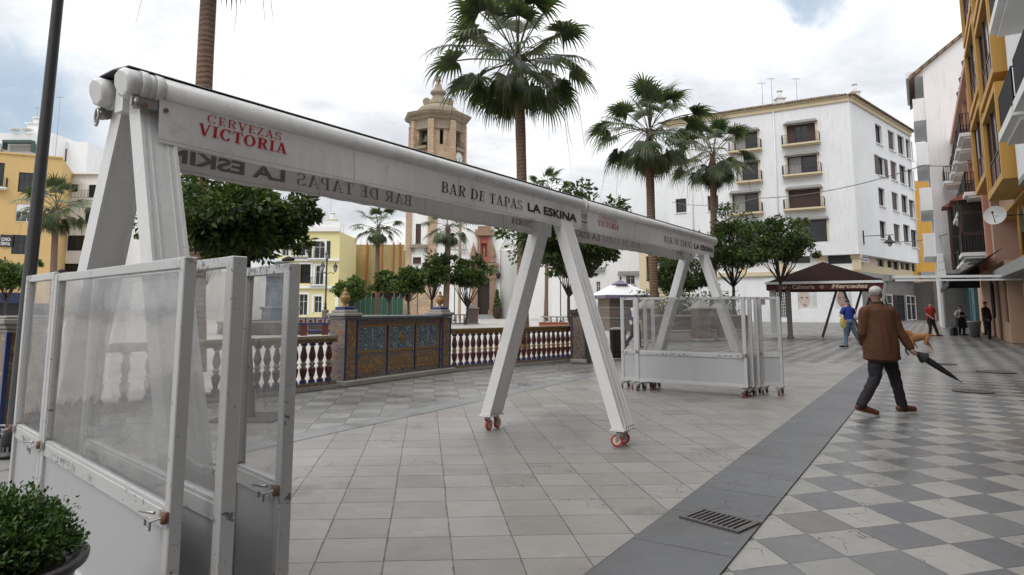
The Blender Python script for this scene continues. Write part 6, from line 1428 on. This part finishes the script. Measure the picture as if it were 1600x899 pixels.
a=Vector((xat(1000,505,30.5),30.8,0)); e=Vector((xat(1165,505,33),33.,0)); d=e-a; rz=math.atan2(d.y,d.x)
b=MB(); b.box((a+e)/2+Vector((0,0,.55)),(d.length,.4,1.1),rz); b.build('tiled_wall',azulejo('wall_tilework',(.2,.17,.14),(.16,.14,.12),(.13,.12,.12),(.24,.2,.15),5.),t); b=MB(); b.box((a+e)/2+Vector((0,0,1.14)),(d.length+.1,.55,.08),rz,bev=.02); b.box((a+e)/2+Vector((0,-.32,.45)),(d.length-.1,.45,.08),rz,bev=.02); b.build('coping',PLINTH,t)
b=MB(); b.box((a+e)/2+Vector((0,-.32,.2)),(d.length-.2,.4,.4),rz); b.build('bench_front',PLINTH,t)
c=Vector((xat(865,492,44),44,0)); t=thing('terracotta_trough','low terracotta coloured trough behind the red balustrade','trough',c); b=MB(); b.box(c+Vector((0,0,.3)),(1.9,.6,.5),0,bev=.04); b.box(c+Vector((0,0,.57)),(2.0,.7,.06),0,bev=.02); b.build('body',P('terracotta_pot',(.35,.13,.07),.8,var=.2),t); b=MB(); b.box(c+Vector((0,0,.602)),(1.7,.5,.02)); b.build('soil',BARK,t)
# hedge of planting inside the raised bed
shr=np.random.default_rng(9)
c=(xat(1075,470,33.5),33.8,1.3); n=5000; Cc=np.stack([c[0]+shr.uniform(-2.6,2.4,n),c[1]+shr.normal(size=n)*.5,.9+shr.random(n)**.8*1.5*(.6+.4*np.sin(np.arange(n)))],1); me=leaves_mesh('raised_bed_shrubs',Cc,shr.normal(size=(n,3)),.16,LEAF_O,shr); o=bpy.data.objects.new('raised_bed_shrubs',me); COL.objects.link(o); tag(o,'dark mixed planting growing in the raised bed behind the far screens','planting',kind='stuff')
# ------------------------------------------------------------------ people and dog
def remesh(b,name,mats,parent,vox,smooth=4,loc=None,fn=None):
    me=b.mesh(name+'_src',mats,Vector((0,0,0))); o=bpy.data.objects.new('t',me); COL.objects.link(o)
    m=o.modifiers.new('r','REMESH'); m.mode='VOXEL'; m.voxel_size=vox; m.use_smooth_shade=True
    s=o.modifiers.new('s','SMOOTH'); s.factor=.5; s.iterations=smooth
    bpy.context.view_layer.update(); me2=bpy.data.meshes.new_from_object(o.evaluated_get(bpy.context.evaluated_depsgraph_get())); bpy.data.objects.remove(o); bpy.data.meshes.remove(me)
    if fn:
        me2.update(); amp,fr,sz=fn
        ns=[v.normal.copy() for v in me2.vertices]
        for v,nv in zip(me2.vertices,ns):
            p=Vector((v.co.x*fr,v.co.y*fr,v.co.z*fr*sz)); q_=mnoise.noise(p); v.co+=nv*amp*((1-abs(q_)*2.2)*.7+mnoise.noise(p*2.3)*.35)
    me2.name=name; me2.materials.clear(); me2.materials.append(mats[0] if isinstance(mats,list) else mats)
    me2.transform(Matrix.Translation(-wloc(parent)) if parent else Matrix.Identity(4)); me2.polygons.foreach_set('use_smooth',[True]*len(me2.polygons))
    r=bpy.data.objects.new(name,me2); COL.objects.link(r); r.parent=parent; return r
def ell(b,c,r,M=None,n=12,k=8):
    vs=[];c=Vector(c)
    for i in range(k+1):
        a=PI*i/k
        for j in range(n):
            e=2*PI*j/n; p=Vector((r[0]*math.sin(a)*math.cos(e)+1e-4*math.cos(e),r[1]*math.sin(a)*math.sin(e)+1e-4*math.sin(e),r[2]*math.cos(a))); vs.append(c+(M@p if M else p))
    fs=[(i*n+j,(i+1)*n+j,(i+1)*n+(j+1)%n,i*n+(j+1)%n) for i in range(k) for j in range(n)]+[tuple(range(n))[::1],tuple(range(k*n,(k+1)*n))[::-1]]
    return b.add(vs,fs)
def lim(b,pts,rad,n=12):   # rounded limb
    b.tube(pts,rad,n); ell(b,pts[0],(rad[0],)*3); ell(b,pts[-1],(rad[-1],)*3); 
    for p,r in list(zip(pts,rad))[1:-1]: ell(b,p,(r,)*3)
SKIN=P('skin',(.42,.24,.17),.55,var=.1,scale=6)
def person(label,org,s,R,J,mats,vox=.014,hat=None,apron=None,group=None,hands=True,vest=None):
    """J: joints in local metres (x right, y away, z up), R: rotation about z, s: scale"""
    Rm=Matrix.Rotation(R,3,'Z'); org=Vector(org); t=thing('person',label,'person',org,group)
    T=lambda p:org+Rm@(Vector(p)*s)
    j={k:T(v) for k,v in J.items()}; hd=J.get('face',(0,-1,0)); fd_=(Rm@Vector(hd)).normalized(); up=Vector((0,0,1))
    Ms=lambda: Matrix((Rm@Vector((1,0,0)),Rm@Vector((0,1,0)),(0,0,1))).transposed()
    side=fd_.cross(up).normalized(); HM=Matrix((side,fd_,up)).transposed()
    body=MB(); hp=j['head']
    ell(body,hp,(.076*s,.094*s,.115*s),HM,16,12); ell(body,hp+fd_*.02*s-up*.055*s,(.055*s,.07*s,.06*s),HM)
    ell(body,hp+fd_*.098*s-up*.012*s,(.013*s,.02*s,.022*s),HM); ell(body,hp+fd_*.085*s-up*.055*s,(.028*s,.012*s,.012*s),HM)
    for q in(-1,1): ell(body,hp+side*q*.079*s-up*.01*s,(.012*s,.02*s,.032*s),HM)
    lim(body,[hp-up*.06*s-fd_*.01*s,j['neck']],[.052*s,.06*s])
    ch=(j['shL']+j['shR'])/2; pv=j['pelvis']
    body.tube([j['neck'],ch,ch.lerp(pv,.5),pv],[.06*s,.13*s,.125*s,.13*s],12)
    lim(body,[j['shL'],j['elL'],j['haL']],[.055*s,.04*s,.028*s]); lim(body,[j['shR'],j['elR'],j['haR']],[.055*s,.04*s,.028*s]); lim(body,[j['shL'],ch,j['shR']],[.055*s,.08*s,.055*s])
    for a in 'LR': lim(body,[j['hi'+a],j['kn'+a],j['an'+a]],[.085*s,.055*s,.038*s]); lim(body,[pv,j['hi'+a]],[.09*s,.08*s])
    for a in 'LR':
        el,ha=j['el'+a],j['ha'+a]; d=(ha-el).normalized(); n1=d.cross(Vector((.2,1,.1))).normalized(); n2=d.cross(n1)
        if J.get('fist'+a):
            g=J['fist'+a]; g=(Rm@Vector(g)).normalized(); pc_=ha+d*.045*s; ell(body,pc_,(.034*s,.034*s,.034*s))
            pd=g.cross(d).normalized()
            for k in range(4):
                o=pc_+g*(k-1.5)*.02*s+d*.02*s; body.tube([o-pd*.02*s,o+d*.028*s,o+d*.022*s+pd*.028*s,o-d*.0*s+pd*.036*s],[.0105*s]*3+[.008*s],6)
            body.tube([pc_-g*.03*s,pc_-g*.045*s+pd*.03*s,pc_-g*.02*s+pd*.045*s],[.012*s,.011*s,.009*s],6)
        else:
            pc_=ha+d*.05*s; ell(body,pc_,(.03*s,.03*s,.04*s)) if vox>.012 else ell(body,pc_,(.022*s,.036*s,.042*s))
            for k in range(4): o=pc_+n1*(k-1.5)*.019*s+d*.03*s; L=(.06,.072,.068,.05)[k]*s; body.tube([o,o+d*L*.55,o+d*L*.95+n2*L*.35],[.0105*s,.0095*s,.007*s],6)
            body.tube([pc_+n1*.03*s,pc_+n1*.055*s+d*.02*s,pc_+n1*.06*s+d*.055*s],[.012*s,.011*s,.008*s],6)
    remesh(body,'body',mats['skin'],t,vox*.75,2)
    # eyes
    e=MB(); 
    for q in(-1,1): ell(e,hp+fd_*.083*s+side*q*.032*s+up*.012*s,(.010*s,.006*s,.006*s),HM,8,6)
    e.build('eyes',P('eye_dark',(.02,.015,.012),.3),t)
    # trousers
    b=MB(); 
    b.tube([pv+up*.10*s,pv,pv-up*.06*s],[.16*s,.168*s,.12*s],14)
    for a in 'LR': hi,kn,an=j['hi'+a],j['kn'+a],j['an'+a]; m1=hi.lerp(kn,.5)+Vector((0,.01,0)); lim(b,[hi,m1,kn,kn.lerp(an,.5),an+(an-kn).normalized()*.03*s],[.105*s,.098*s,.078*s,.070*s,.066*s])
    remesh(b,'trousers',mats['legs'],t,vox,3,fn=(.010*s,9.,1.2))
    for a in 'LR':
        an,toe=j['an'+a],j['to'+a]; b=MB(); d=(toe-an); heel=an-Vector((d.x,d.y,0)).normalized()*.06*s; heel.z=an.z-.055*s; 
        lim(b,[heel+up*.01*s,heel.lerp(toe,.5)+up*.012*s,toe],[.042*s,.046*s,.036*s]); lim(b,[an,heel+(toe-heel)*.25],[.045*s,.05*s]); sh=remesh(b,'shoe',mats['shoe'],t,vox*.7,2)
        sb=MB(); f=(toe-heel).normalized(); w=f.cross(up).normalized(); q=[heel-f*.045*s-w*.035*s,heel-f*.045*s+w*.035*s,toe+f*.03*s+w*.03*s,toe+f*.03*s-w*.03*s]; sb.hexa([v-up*.045*s for v in q],[v-up*.028*s for v in q]); sb.build('sole',P('shoe_sole',(.25,.2,.16)),sh)
    # upper garment
    b=MB(); L=mats.get('jacket_len',.02); hw=mats.get('girth',1.)
    M2=Matrix((side,fd_,up)).transposed(); M2=Ms()
    def slab(c,rx,ry,rz_): ell(b,c,(rx*s,ry*s,rz_*s),M2,16,10)
    top_=ch; low=pv+up*(-.02-L)*s
    n=26
    for i in range(n):
        u=i/(n-1); c=top_.lerp(low,u); slab(c,(.19-.015*math.sin(u*PI)+(.0 if L<.05 else .025*u))*hw,(.125+.02*math.sin(u*PI)+(.035*u if L>.05 else 0))*hw,.09 if u<.8 else .05)
    lim(b,[j['shL'],j['neck']-up*.05*s,j['shR']],[.075*s,.085*s,.075*s]); lim(b,[j['neck']-up*.03*s,ch],[.075*s,.13*s])
    slv=mats.get('sleeve',1.)
    for a in 'LR':
        sh_,el,ha=j['sh'+a],j['el'+a],j['ha'+a]
        if slv>=1: lim(b,[sh_,sh_.lerp(el,.5),el,el.lerp(ha,.5),el.lerp(ha,.95)],[.083*s,.074*s,.066*s,.058*s,.05*s])
        else: lim(b,[sh_,sh_.lerp(el,slv)],[.078*s,.068*s])
    g=remesh(b,mats.get('top_name','shirt'),mats['top'],t,vox,7,fn=(.013*s,6.5,.45))
    if vest:
        b=MB()
        for i in range(14): u=i/13; c=top_.lerp(low,u*.9); ell(b,c,(.20*s,.14*s,.12*s),M2,16,10)
        remesh(b,'vest',vest,t,vox,3)
    if mats.get('hem'):
        b=MB(); c=low-up*.06*s
        b.tube([c+up*.06*s,c],[.19*s*hw,.2*s*hw],18); 
    if hat:
        b=MB(); ell(b,hp+up*.045*s-fd_*.008*s,(.080*s,.098*s,.068*s),HM,18,12); 
        if hat[1]=='cap': ell(b,hp+up*.035*s-fd_*.0*s,(.084*s,.102*s,.035*s),HM,18,10); ell(b,hp+up*.03*s+fd_*.12*s,(.06*s,.05*s,.012*s),HM)
        remesh(b,'cap' if hat[1]=='cap' else 'hair',hat[0],t,vox*.6,1,fn=(.007*s,38.,.6))
    if hat and hat[1]=='cap':
        b=MB(); ell(b,hp-fd_*.028*s+up*.008*s,(.077*s,.078*s,.075*s),HM,16,10); remesh(b,'hair',P('grey_hair',(.22,.2,.18),.8),t,vox*.6,1,fn=(.005*s,45.,.5))
    if apron:
        b=MB(); f=ch+fd_*.15*s; pts=[ch+fd_*.15*s-side*.12*s,ch+fd_*.15*s+side*.12*s,pv+fd_*.17*s+side*.2*s-up*.45*s,pv+fd_*.17*s-side*.2*s-up*.45*s]; b.hexa(pts,[p+fd_*.015*s for p in pts])
        pts=[pv+side*.2*s+fd_*.1*s+up*.1*s,pv-side*.2*s+fd_*.1*s+up*.1*s,pv-side*.24*s+fd_*.08*s-up*.42*s,pv+side*.24*s+fd_*.08*s-up*.42*s]; b.hexa(pts,[p-fd_*.2*s for p in pts]); b.build('apron',apron,t)
    return t,j
BROWNJ=P('brown_suede_jacket',(.088,.033,.014),.85,var=.3,scale=4,bump=1.,bscale=5)
DARKT=P('dark_trousers',(.014,.011,.016),.85,var=.3,scale=5)
ORGm=Vector((at(1388,653,9.6).x,9.6,0))
mj=dict(head=(-.065,.0,1.685),neck=(-.055,.0,1.54),shL=(-.245,-.03,1.43),elL=(-.305,-.02,1.14),haL=(-.20,.16,.98),shR=(.135,.02,1.44),elR=(.235,-.02,1.15),haR=(.335,-.08,.93),pelvis=(-.03,0,.93),
 hiL=(-.10,-.02,.88),knL=(-.17,-.02,.49),anL=(-.42,-.12,.17),toL=(-.21,-.10,.045),hiR=(.06,.02,.88),knR=(.20,.12,.50),anR=(.29,.15,.115),toR=(.49,.20,.055),face=(.42,.9,-.08),fistR=(.85,-.1,-.5))
man,jm=person('man in a brown jacket, pale cap and dark trousers walking away with a folded umbrella',ORGm,1.,0.,mj,dict(skin=SKIN,legs=DARKT,shoe=P('tan_shoe',(.11,.035,.018),.6),top=BROWNJ,top_name='jacket',jacket_len=.13,girth=1.2),vox=.011,hat=(P('pale_cap',(.52,.50,.47),.9,var=.2,scale=20,bump=.3),'cap'))
# jacket hem and collar details
b=MB(); ch=(jm['shL']+jm['shR'])/2
b.tube([jm['neck']+Vector((0,0,-.01)),jm['neck']+Vector((0,0,.045))],[.088,.08],16); b.build('collar',P('dark_collar',(.04,.02,.012),.8),man)
# umbrella held in the right hand
hR=jm['haR']+Vector((.02,-.0,-.03)); tipp=at(1503,598,9.45); d=(tipp-hR).normalized(); t=thing('folded_umbrella','black folded umbrella pointing backwards in the walking man\'s hand','umbrella',hR)
u2=d.cross(Vector((0,1,0))).normalized()
hook=[hR+d*.06,hR-d*.05]; cdir=Vector((0,0,-1))
for i in range(9): a=PI*i/8; hook.append(hR-d*(.06+.045*math.sin(a))+cdir*(.045-.045*math.cos(a))*1.1)
b=MB(); b.tube(hook,.011,8); b.build('handle',P('umbrella_handle',(.02,.012,.01),.3),t)
L=(tipp-hR).length; b=MB(); prof=[(.0,.05,.012),(.0,.08,.03),(0,.12,.045),(0,.17,.075),(0,.2,.085),(0,.215,.05),(0,.24,.045),(0,.35,.047),(0,.5,.038),(0,.65,.022),(0,.72,.01)]
sc_=L/.78; pts=[hR+d*z*sc_ for _,z,_ in prof]; b.tube(pts,[r for *_,r in prof],9,smooth=False); b.build('canopy',P('umbrella_cloth',(.012,.012,.014),.7,var=.4,scale=20,bump=.6,bscale=30),t)
b=MB(); b.tube([pts[-1],tipp],[.008,.004],6); b.build('tip',IRON,t)
# man in blue
o=Vector((at(1330,545,25.8).x,25.8,0)); TRN=P('blue_jeans',(.11,.17,.22),.85,var=.2,scale=4)
jb=dict(head=(-.02,.05,1.68),neck=(-.03,.04,1.52),shL=(-.21,0,1.42),elL=(-.36,-.05,1.2),haL=(-.30,-.2,1.02),shR=(.15,.05,1.42),elR=(.30,.15,1.28),haR=(.42,.30,1.35),pelvis=(-.03,0,.95),hiL=(-.11,0,.9),knL=(-.15,.02,.5),anL=(-.2,-.02,.11),toL=(-.42,-.02,.05),hiR=(.06,0,.9),knR=(.22,.05,.52),anR=(.43,.1,.2),toR=(.5,.12,.07),face=(.2,1,0))
pm,_=person('man in blue T-shirt and pale jeans carrying a bag beneath the café canopy',o,1.02,0,jb,dict(skin=SKIN,legs=TRN,shoe=BLACK,top=P('royal_blue_shirt',(.012,.03,.20),.8,var=.15),sleeve=.6,jacket_len=.03),vox=.02,hat=(P('black_hair',(.012,.01,.01),.6),'hair'))
q=o+Vector((-.42,-.3,1.02)); t=thing('yellow_bundle','yellow and dark bundle hanging from the blue-shirted man\'s left hand','bag',q); b=MB(); ell(b,q+Vector((0,0,-.05)),(.10,.08,.22)); ell(b,q+Vector((.06,0,-.16)),(.07,.08,.16)); remesh(b,'bundle',P('yellow_cloth',(.45,.36,.08),.7,var=.4,scale=9),t,.02)
q=o+Vector((.45,.3,1.16)); t=thing('white_bag','small white bag held in front by the blue-shirted man','bag',q); b=MB(); ell(b,q,(.13,.1,.12)); ell(b,q+Vector((.03,0,.1)),(.05,.05,.08)); remesh(b,'bag',P('white_plastic',(.6,.6,.62),.4),t,.02)
# man in red
o=Vector((at(1457,526,36).x,36,0)); jr=dict(head=(.0,-.02,1.66),neck=(-.03,0,1.5),shL=(-.22,0,1.42),elL=(-.24,-.05,1.14),haL=(-.12,-.2,.98),shR=(.16,0,1.42),elR=(.22,-.05,1.14),haR=(.12,-.2,.93),pelvis=(-.04,0,.92),hiL=(-.12,0,.88),knL=(-.10,-.05,.48),anL=(-.12,0,.11),toL=(.1,-.06,.05),hiR=(.06,0,.88),knR=(.16,-.03,.48),anR=(.30,.02,.11),toR=(.5,-.03,.05),face=(-.2,-1,-.1))
person('man in a red short-sleeved shirt and black trousers standing in the street beyond the dog',o,1.03,0,jr,dict(skin=SKIN,legs=DARKT,shoe=BLACK,top=P('red_shirt',(.28,.012,.012),.8,var=.15),sleeve=.55,jacket_len=.04),vox=.022,hat=(P('black_hair',(.012,.01,.01),.6),'hair'))
# waitress with apron
o=Vector((at(1503,523,37.5).x,37.5,0)); ja=dict(head=(.0,-.02,1.52),neck=(0,0,1.38),shL=(-.18,0,1.3),elL=(-.32,-.05,1.12),haL=(-.10,-.25,1.08),shR=(.18,0,1.3),elR=(.34,-.05,1.12),haR=(.12,-.25,1.08),pelvis=(0,0,.88),hiL=(-.09,0,.84),knL=(-.1,-.03,.45),anL=(-.1,0,.1),toL=(-.12,-.2,.05),hiR=(.09,0,.84),knR=(.11,-.03,.45),anR=(.13,0,.1),toR=(.17,-.2,.05),face=(0,-1,-.15))
person('person in a white shirt and long black apron standing outside the restaurant',o,1.0,0,ja,dict(skin=SKIN,legs=DARKT,shoe=BLACK,top=P('white_shirt',(.55,.56,.58),.8),sleeve=.9,jacket_len=.0),vox=.022,hat=(P('brown_hair',(.08,.045,.025),.6),'hair'),apron=P('black_apron',(.012,.012,.014),.8))
c=o+Vector((-.5,-.1,0)); t=thing('black_bag','small black bag standing on the ground beside the aproned person','bag',c); b=MB(); b.box(c+Vector((0,0,.22)),(.34,.25,.44),.1,bev=.03); b.tube([c+Vector((-.1,0,.44)),c+Vector((-.06,0,.56)),c+Vector((.06,0,.56)),c+Vector((.1,0,.44))],.015,5); b.build('bag',BLACK,t)
# person leaning at the doorway
o=Vector((at(1543,522,32.5).x,32.5,0)); jl=dict(head=(-.02,-.02,1.74),neck=(.0,0,1.58),shL=(-.16,-.05,1.48),elL=(-.22,-.12,1.2),haL=(-.12,-.2,1.02),shR=(.15,.05,1.48),elR=(.2,.0,1.2),haR=(.16,-.1,.98),pelvis=(.03,0,1.0),hiL=(-.05,0,.96),knL=(-.14,-.12,.62),anL=(-.1,-.04,.30),toL=(-.26,-.1,.26),hiR=(.1,0,.96),knR=(.1,-.02,.5),anR=(.1,0,.11),toR=(-.06,-.12,.05),face=(-.9,-.5,-.1))
person('person in dark clothes with a pale face mask leaning by the restaurant doorway',o,.98,0,jl,dict(skin=SKIN,legs=DARKT,shoe=BLACK,top=P('dark_plum_jacket',(.03,.012,.02),.8),top_name='jacket',jacket_len=.08),vox=.022,hat=(P('black_hair',(.012,.01,.01),.6),'hair'))
# striding person with white vest
o=Vector((at(993,545,25.4).x,25.4,0)); jw=dict(head=(.02,-.0,1.66),neck=(0,0,1.5),shL=(-.17,0,1.4),elL=(-.2,-.06,1.14),haL=(-.02,-.2,1.02),shR=(.15,0,1.4),elR=(.22,-.02,1.16),haR=(.16,-.2,1.05),pelvis=(.0,0,.92),hiL=(-.07,0,.88),knL=(-.1,.02,.5),anL=(-.33,.02,.2),toL=(-.36,.02,.06),hiR=(.08,0,.88),knR=(.16,-.04,.48),anR=(.14,0,.1),toR=(.34,-.03,.05),face=(.9,-.4,-.1))
person('person in a white vest over a dark top walking behind the far glazed screens',o,1.0,0,jw,dict(skin=SKIN,legs=DARKT,shoe=BLACK,top=P('navy_top',(.03,.035,.055),.8),sleeve=1,jacket_len=.03),vox=.022,hat=(P('black_hair',(.012,.01,.01),.6),'hair'),vest=P('white_vest',(.6,.6,.6),.8))
# dog
o=Vector((at(1436,551,23.3).x,23.3,0)); t=thing('dog','tan dog with curled tail walking left in front of the man in red','dog',o); b=MB(); Dg=lambda x,y,z:o+Vector((x,y,z))
b.tube([Dg(-.24,0,.52),Dg(-.12,0,.49),Dg(.05,0,.50),Dg(.2,0,.53),Dg(.30,0,.53)],[.13,.155,.13,.105,.10],14); ell(b,Dg(-.2,0,.5),(.14,.13,.17)); ell(b,Dg(.26,0,.52),(.14,.115,.14)); ell(b,Dg(-.08,0,.46),(.18,.11,.12))
lim(b,[Dg(-.27,0,.60),Dg(-.40,0,.68)],[.10,.075]); ell(b,Dg(-.46,0,.70),(.10,.075,.075)); lim(b,[Dg(-.5,0,.68),Dg(-.62,0,.65)],[.05,.034]); 
for s in(-1,1): b.hexa([Dg(-.44,s*.05,.75),Dg(-.38,s*.05,.76),Dg(-.38,s*.085,.74),Dg(-.44,s*.085,.74)],[Dg(-.41,s*.08,.66),Dg(-.38,s*.08,.66),Dg(-.38,s*.09,.66),Dg(-.41,s*.09,.66)])
lim(b,[Dg(-.24,-.07,.42),Dg(-.22,-.07,.24),Dg(-.27,-.07,.05),Dg(-.31,-.07,.025)],[.055,.032,.022,.025]); lim(b,[Dg(-.18,.07,.42),Dg(-.10,.07,.27),Dg(.0,.07,.14),Dg(-.02,.07,.09)],[.055,.032,.022,.024])
lim(b,[Dg(.26,-.07,.46),Dg(.20,-.07,.30),Dg(.34,-.07,.20),Dg(.31,-.07,.04),Dg(.27,-.07,.022)],[.085,.05,.026,.022,.025]); lim(b,[Dg(.28,.07,.46),Dg(.34,.07,.32),Dg(.46,.07,.20),Dg(.53,.07,.05),Dg(.49,.07,.025)],[.085,.05,.026,.022,.025])
lim(b,[Dg(.36,0,.57),Dg(.48,0,.58),Dg(.60,0,.56),Dg(.66,0,.60),Dg(.62,0,.655)],[.035,.028,.024,.02,.014])
def dogm():
    m,n,bb=newmat('dog_fur'); v=n.pos(); q=n.sep(v); c=n.mix(n.ramp(n.noise(v,5,4,.6),.4,.7),(.34,.15,.055),(.42,.22,.10)); c=n.mix(n.ramp(q[2],.30,.12),c,(.45,.33,.24)); n.put(bb.inputs['Base Color'],c); bb.inputs['Roughness'].default_value=.9; n.put(bb.inputs['Normal'],n.bump(n.noise(v,60,3),.4,.02)); return m
remesh(b,'body',dogm(),t,.014,2)
# tall table, tub
F=RFc; p=F.pt(F.w-9.5,0,1.3); t=thing('high_table','tall narrow bar table with thin pole by the restaurant wall','table',p); b=MB(); b.lathe(p,[(.3,0),(.3,.02),(.03,.05),(.03,1.0)],14); b.build('pole',IRON,t); b=MB(); b.box(p+Vector((0,0,1.02)),(1.2,.6,.05),F.rz,bev=.01); b.build('table_top',P('table_top',(.08,.04,.03),.4),t)
p=F.pt(F.w-7.0,0,.9); t=thing('metal_tub','grey metal tub standing near the restaurant wall','tub',p); b=MB(); b.lathe(p,[(.2,0),(.3,.78),(.32,.8),(.3,.82),(.27,.78),(.01,.76)],16); b.build('body',P('grey_tub',(.2,.2,.2),.5),t); b=MB(); b.lathe(p,[(.324,.76),(.33,.79),(.324,.82)],16); b.build('rim',STEEL,t)
# ------------------------------------------------------------------ overhead cables
def cable(pts,r,label,sag=.4):
    b=MB(); P_=[]
    for a,e in zip(pts[:-1],pts[1:]):
        for i in range(12): u=i/12; P_.append(a.lerp(e,u)-Vector((0,0,sag*4*u*(1-u))))
    P_.append(pts[-1]); b.tube(P_,r,5); o=b.build('overhead_cable',P('cable',(.12,.12,.12),.6)); tag(o,label,'cable',None)
cable([at(1050,316,78),at(1182,310,55),at(1445,258,42),at(1620,212,27)],.03,'grey overhead cable running from the white flats to the orange building',.5)
cable([RF.pt(10,zat(1425,374,75),.1),at(1480,366,50)],.04,'dark cable between the white flats and the black balconies',.3)
# ------------------------------------------------------------------ unseen building added behind the camera to shade the foreground
Fk=Face((3,-15),(-22,-17)); t=slab_building('rear_shade_building','plain unseen building added behind the viewpoint to shade the foreground',Fk,0,12,[],P('rear_render',(.16,.14,.12),.8),8)
# ------------------------------------------------------------------ sky
w=bpy.data.worlds.new('World'); sc.world=w; w.use_nodes=True; n=NT(w.node_tree); bg=w.node_tree.nodes['Background']
SE,SA=math.radians(48),math.radians(-150)   # sun elevation, azimuth of the sun measured from +Y towards +X
sky=w.node_tree.nodes.new('ShaderNodeTexSky'); sky.sky_type='NISHITA'; sky.sun_disc=False; sky.sun_elevation=SE; sky.sun_rotation=SA; sky.air_density=1.; sky.dust_density=2.; sky.ozone_density=1.
v=n.gen(); q=n.sep(v); vd_=n.vm('NORMALIZE',n.vm('ADD',v,n.scale(n.vm('SUBTRACT',n.noise(v,9.,5,.65,0,True),(.5,.5,.5)),.09))); z=n.m('MAXIMUM',q[2],.0); dn=n.m('ADD',z,.22); cv=n.comb(n.m('DIVIDE',q[0],dn),n.m('DIVIDE',q[1],dn),0.)
cn1=n.noise(cv,.9,7,.58,.3); cn2=n.noise(n.vm('ADD',cv,(5.2,1.3,0)),1.5,7,.6,.4); cov=n.ramp(cn1,.34,.46)
holes=n.m('ADD',n.ramp(n.vm('DOT_PRODUCT',vd_,tuple(ray(1280,-2).normalized())),.9988,.99985,0,.8),n.ramp(n.vm('DOT_PRODUCT',vd_,tuple(ray(15,190).normalized())),.992,.9995,0,.75))
hole=n.m('MULTIPLY',holes,n.ramp(cn2,.36,.56,.25,1.)); cov=n.m('SUBTRACT',n.m('MAXIMUM',cov,.93),hole,clamp=True)
elev=n.m('MULTIPLY_ADD',z,1.9,1.); shade=n.m('ADD',n.ramp(cn2,.3,.72,.74,1.12),n.ramp(n.noise(cv,3.4,6,.6),.3,.7,-.06,.06))
L=n.m('MULTIPLY',n.m('MULTIPLY',elev,shade),7.2)
cc_=n.mix(n.ramp(cn2,.3,.7),(.90,.935,1.0),(1.0,.995,.985)); cc_=n.mix(1.,cc_,n.comb(L,L,L),'MULTIPLY')
blue=n.mix(.45,sky.outputs[0],(5.2,7.3,9.2)); n.put(bg.inputs[0],n.mix(cov,blue,cc_)); bg.inputs[1].default_value=.1
sl=bpy.data.lights.new('sun','SUN'); sl.energy=1.1; sl.angle=math.radians(25); sl.color=(1,.965,.92); so=bpy.data.objects.new('sun',sl); COL.objects.link(so)
sd=Vector((math.sin(SA)*math.cos(SE),math.cos(SA)*math.cos(SE),math.sin(SE))); so.rotation_euler=sd.to_track_quat('Z','Y').to_euler(); so.location=sd*50
# ------------------------------------------------------------------ camera
cam=bpy.data.cameras.new('camera'); co=bpy.data.objects.new('camera',cam); COL.objects.link(co); sc.camera=co
co.location=(0,0,EYE); co.rotation_euler=(PI/2+TH,0,0); cam.sensor_width=36; cam.lens=36*FPX/1600; cam.shift_x=0; cam.shift_y=-(449.5-CYP)/1600; cam.clip_end=3000; cam.clip_start=.05
sc.render.engine='CYCLES'; sc.cycles.transparent_max_bounces=24; sc.cycles.max_bounces=6; sc.cycles.use_denoising=True
vs_=sc.view_settings; vs_.view_transform='Standard'; vs_.look='None'; vs_.gamma=1; vs_.exposure=.06; vs_.use_curve_mapping=False
for im in list(bpy.data.meshes):
    if im.users==0: bpy.data.meshes.remove(im)
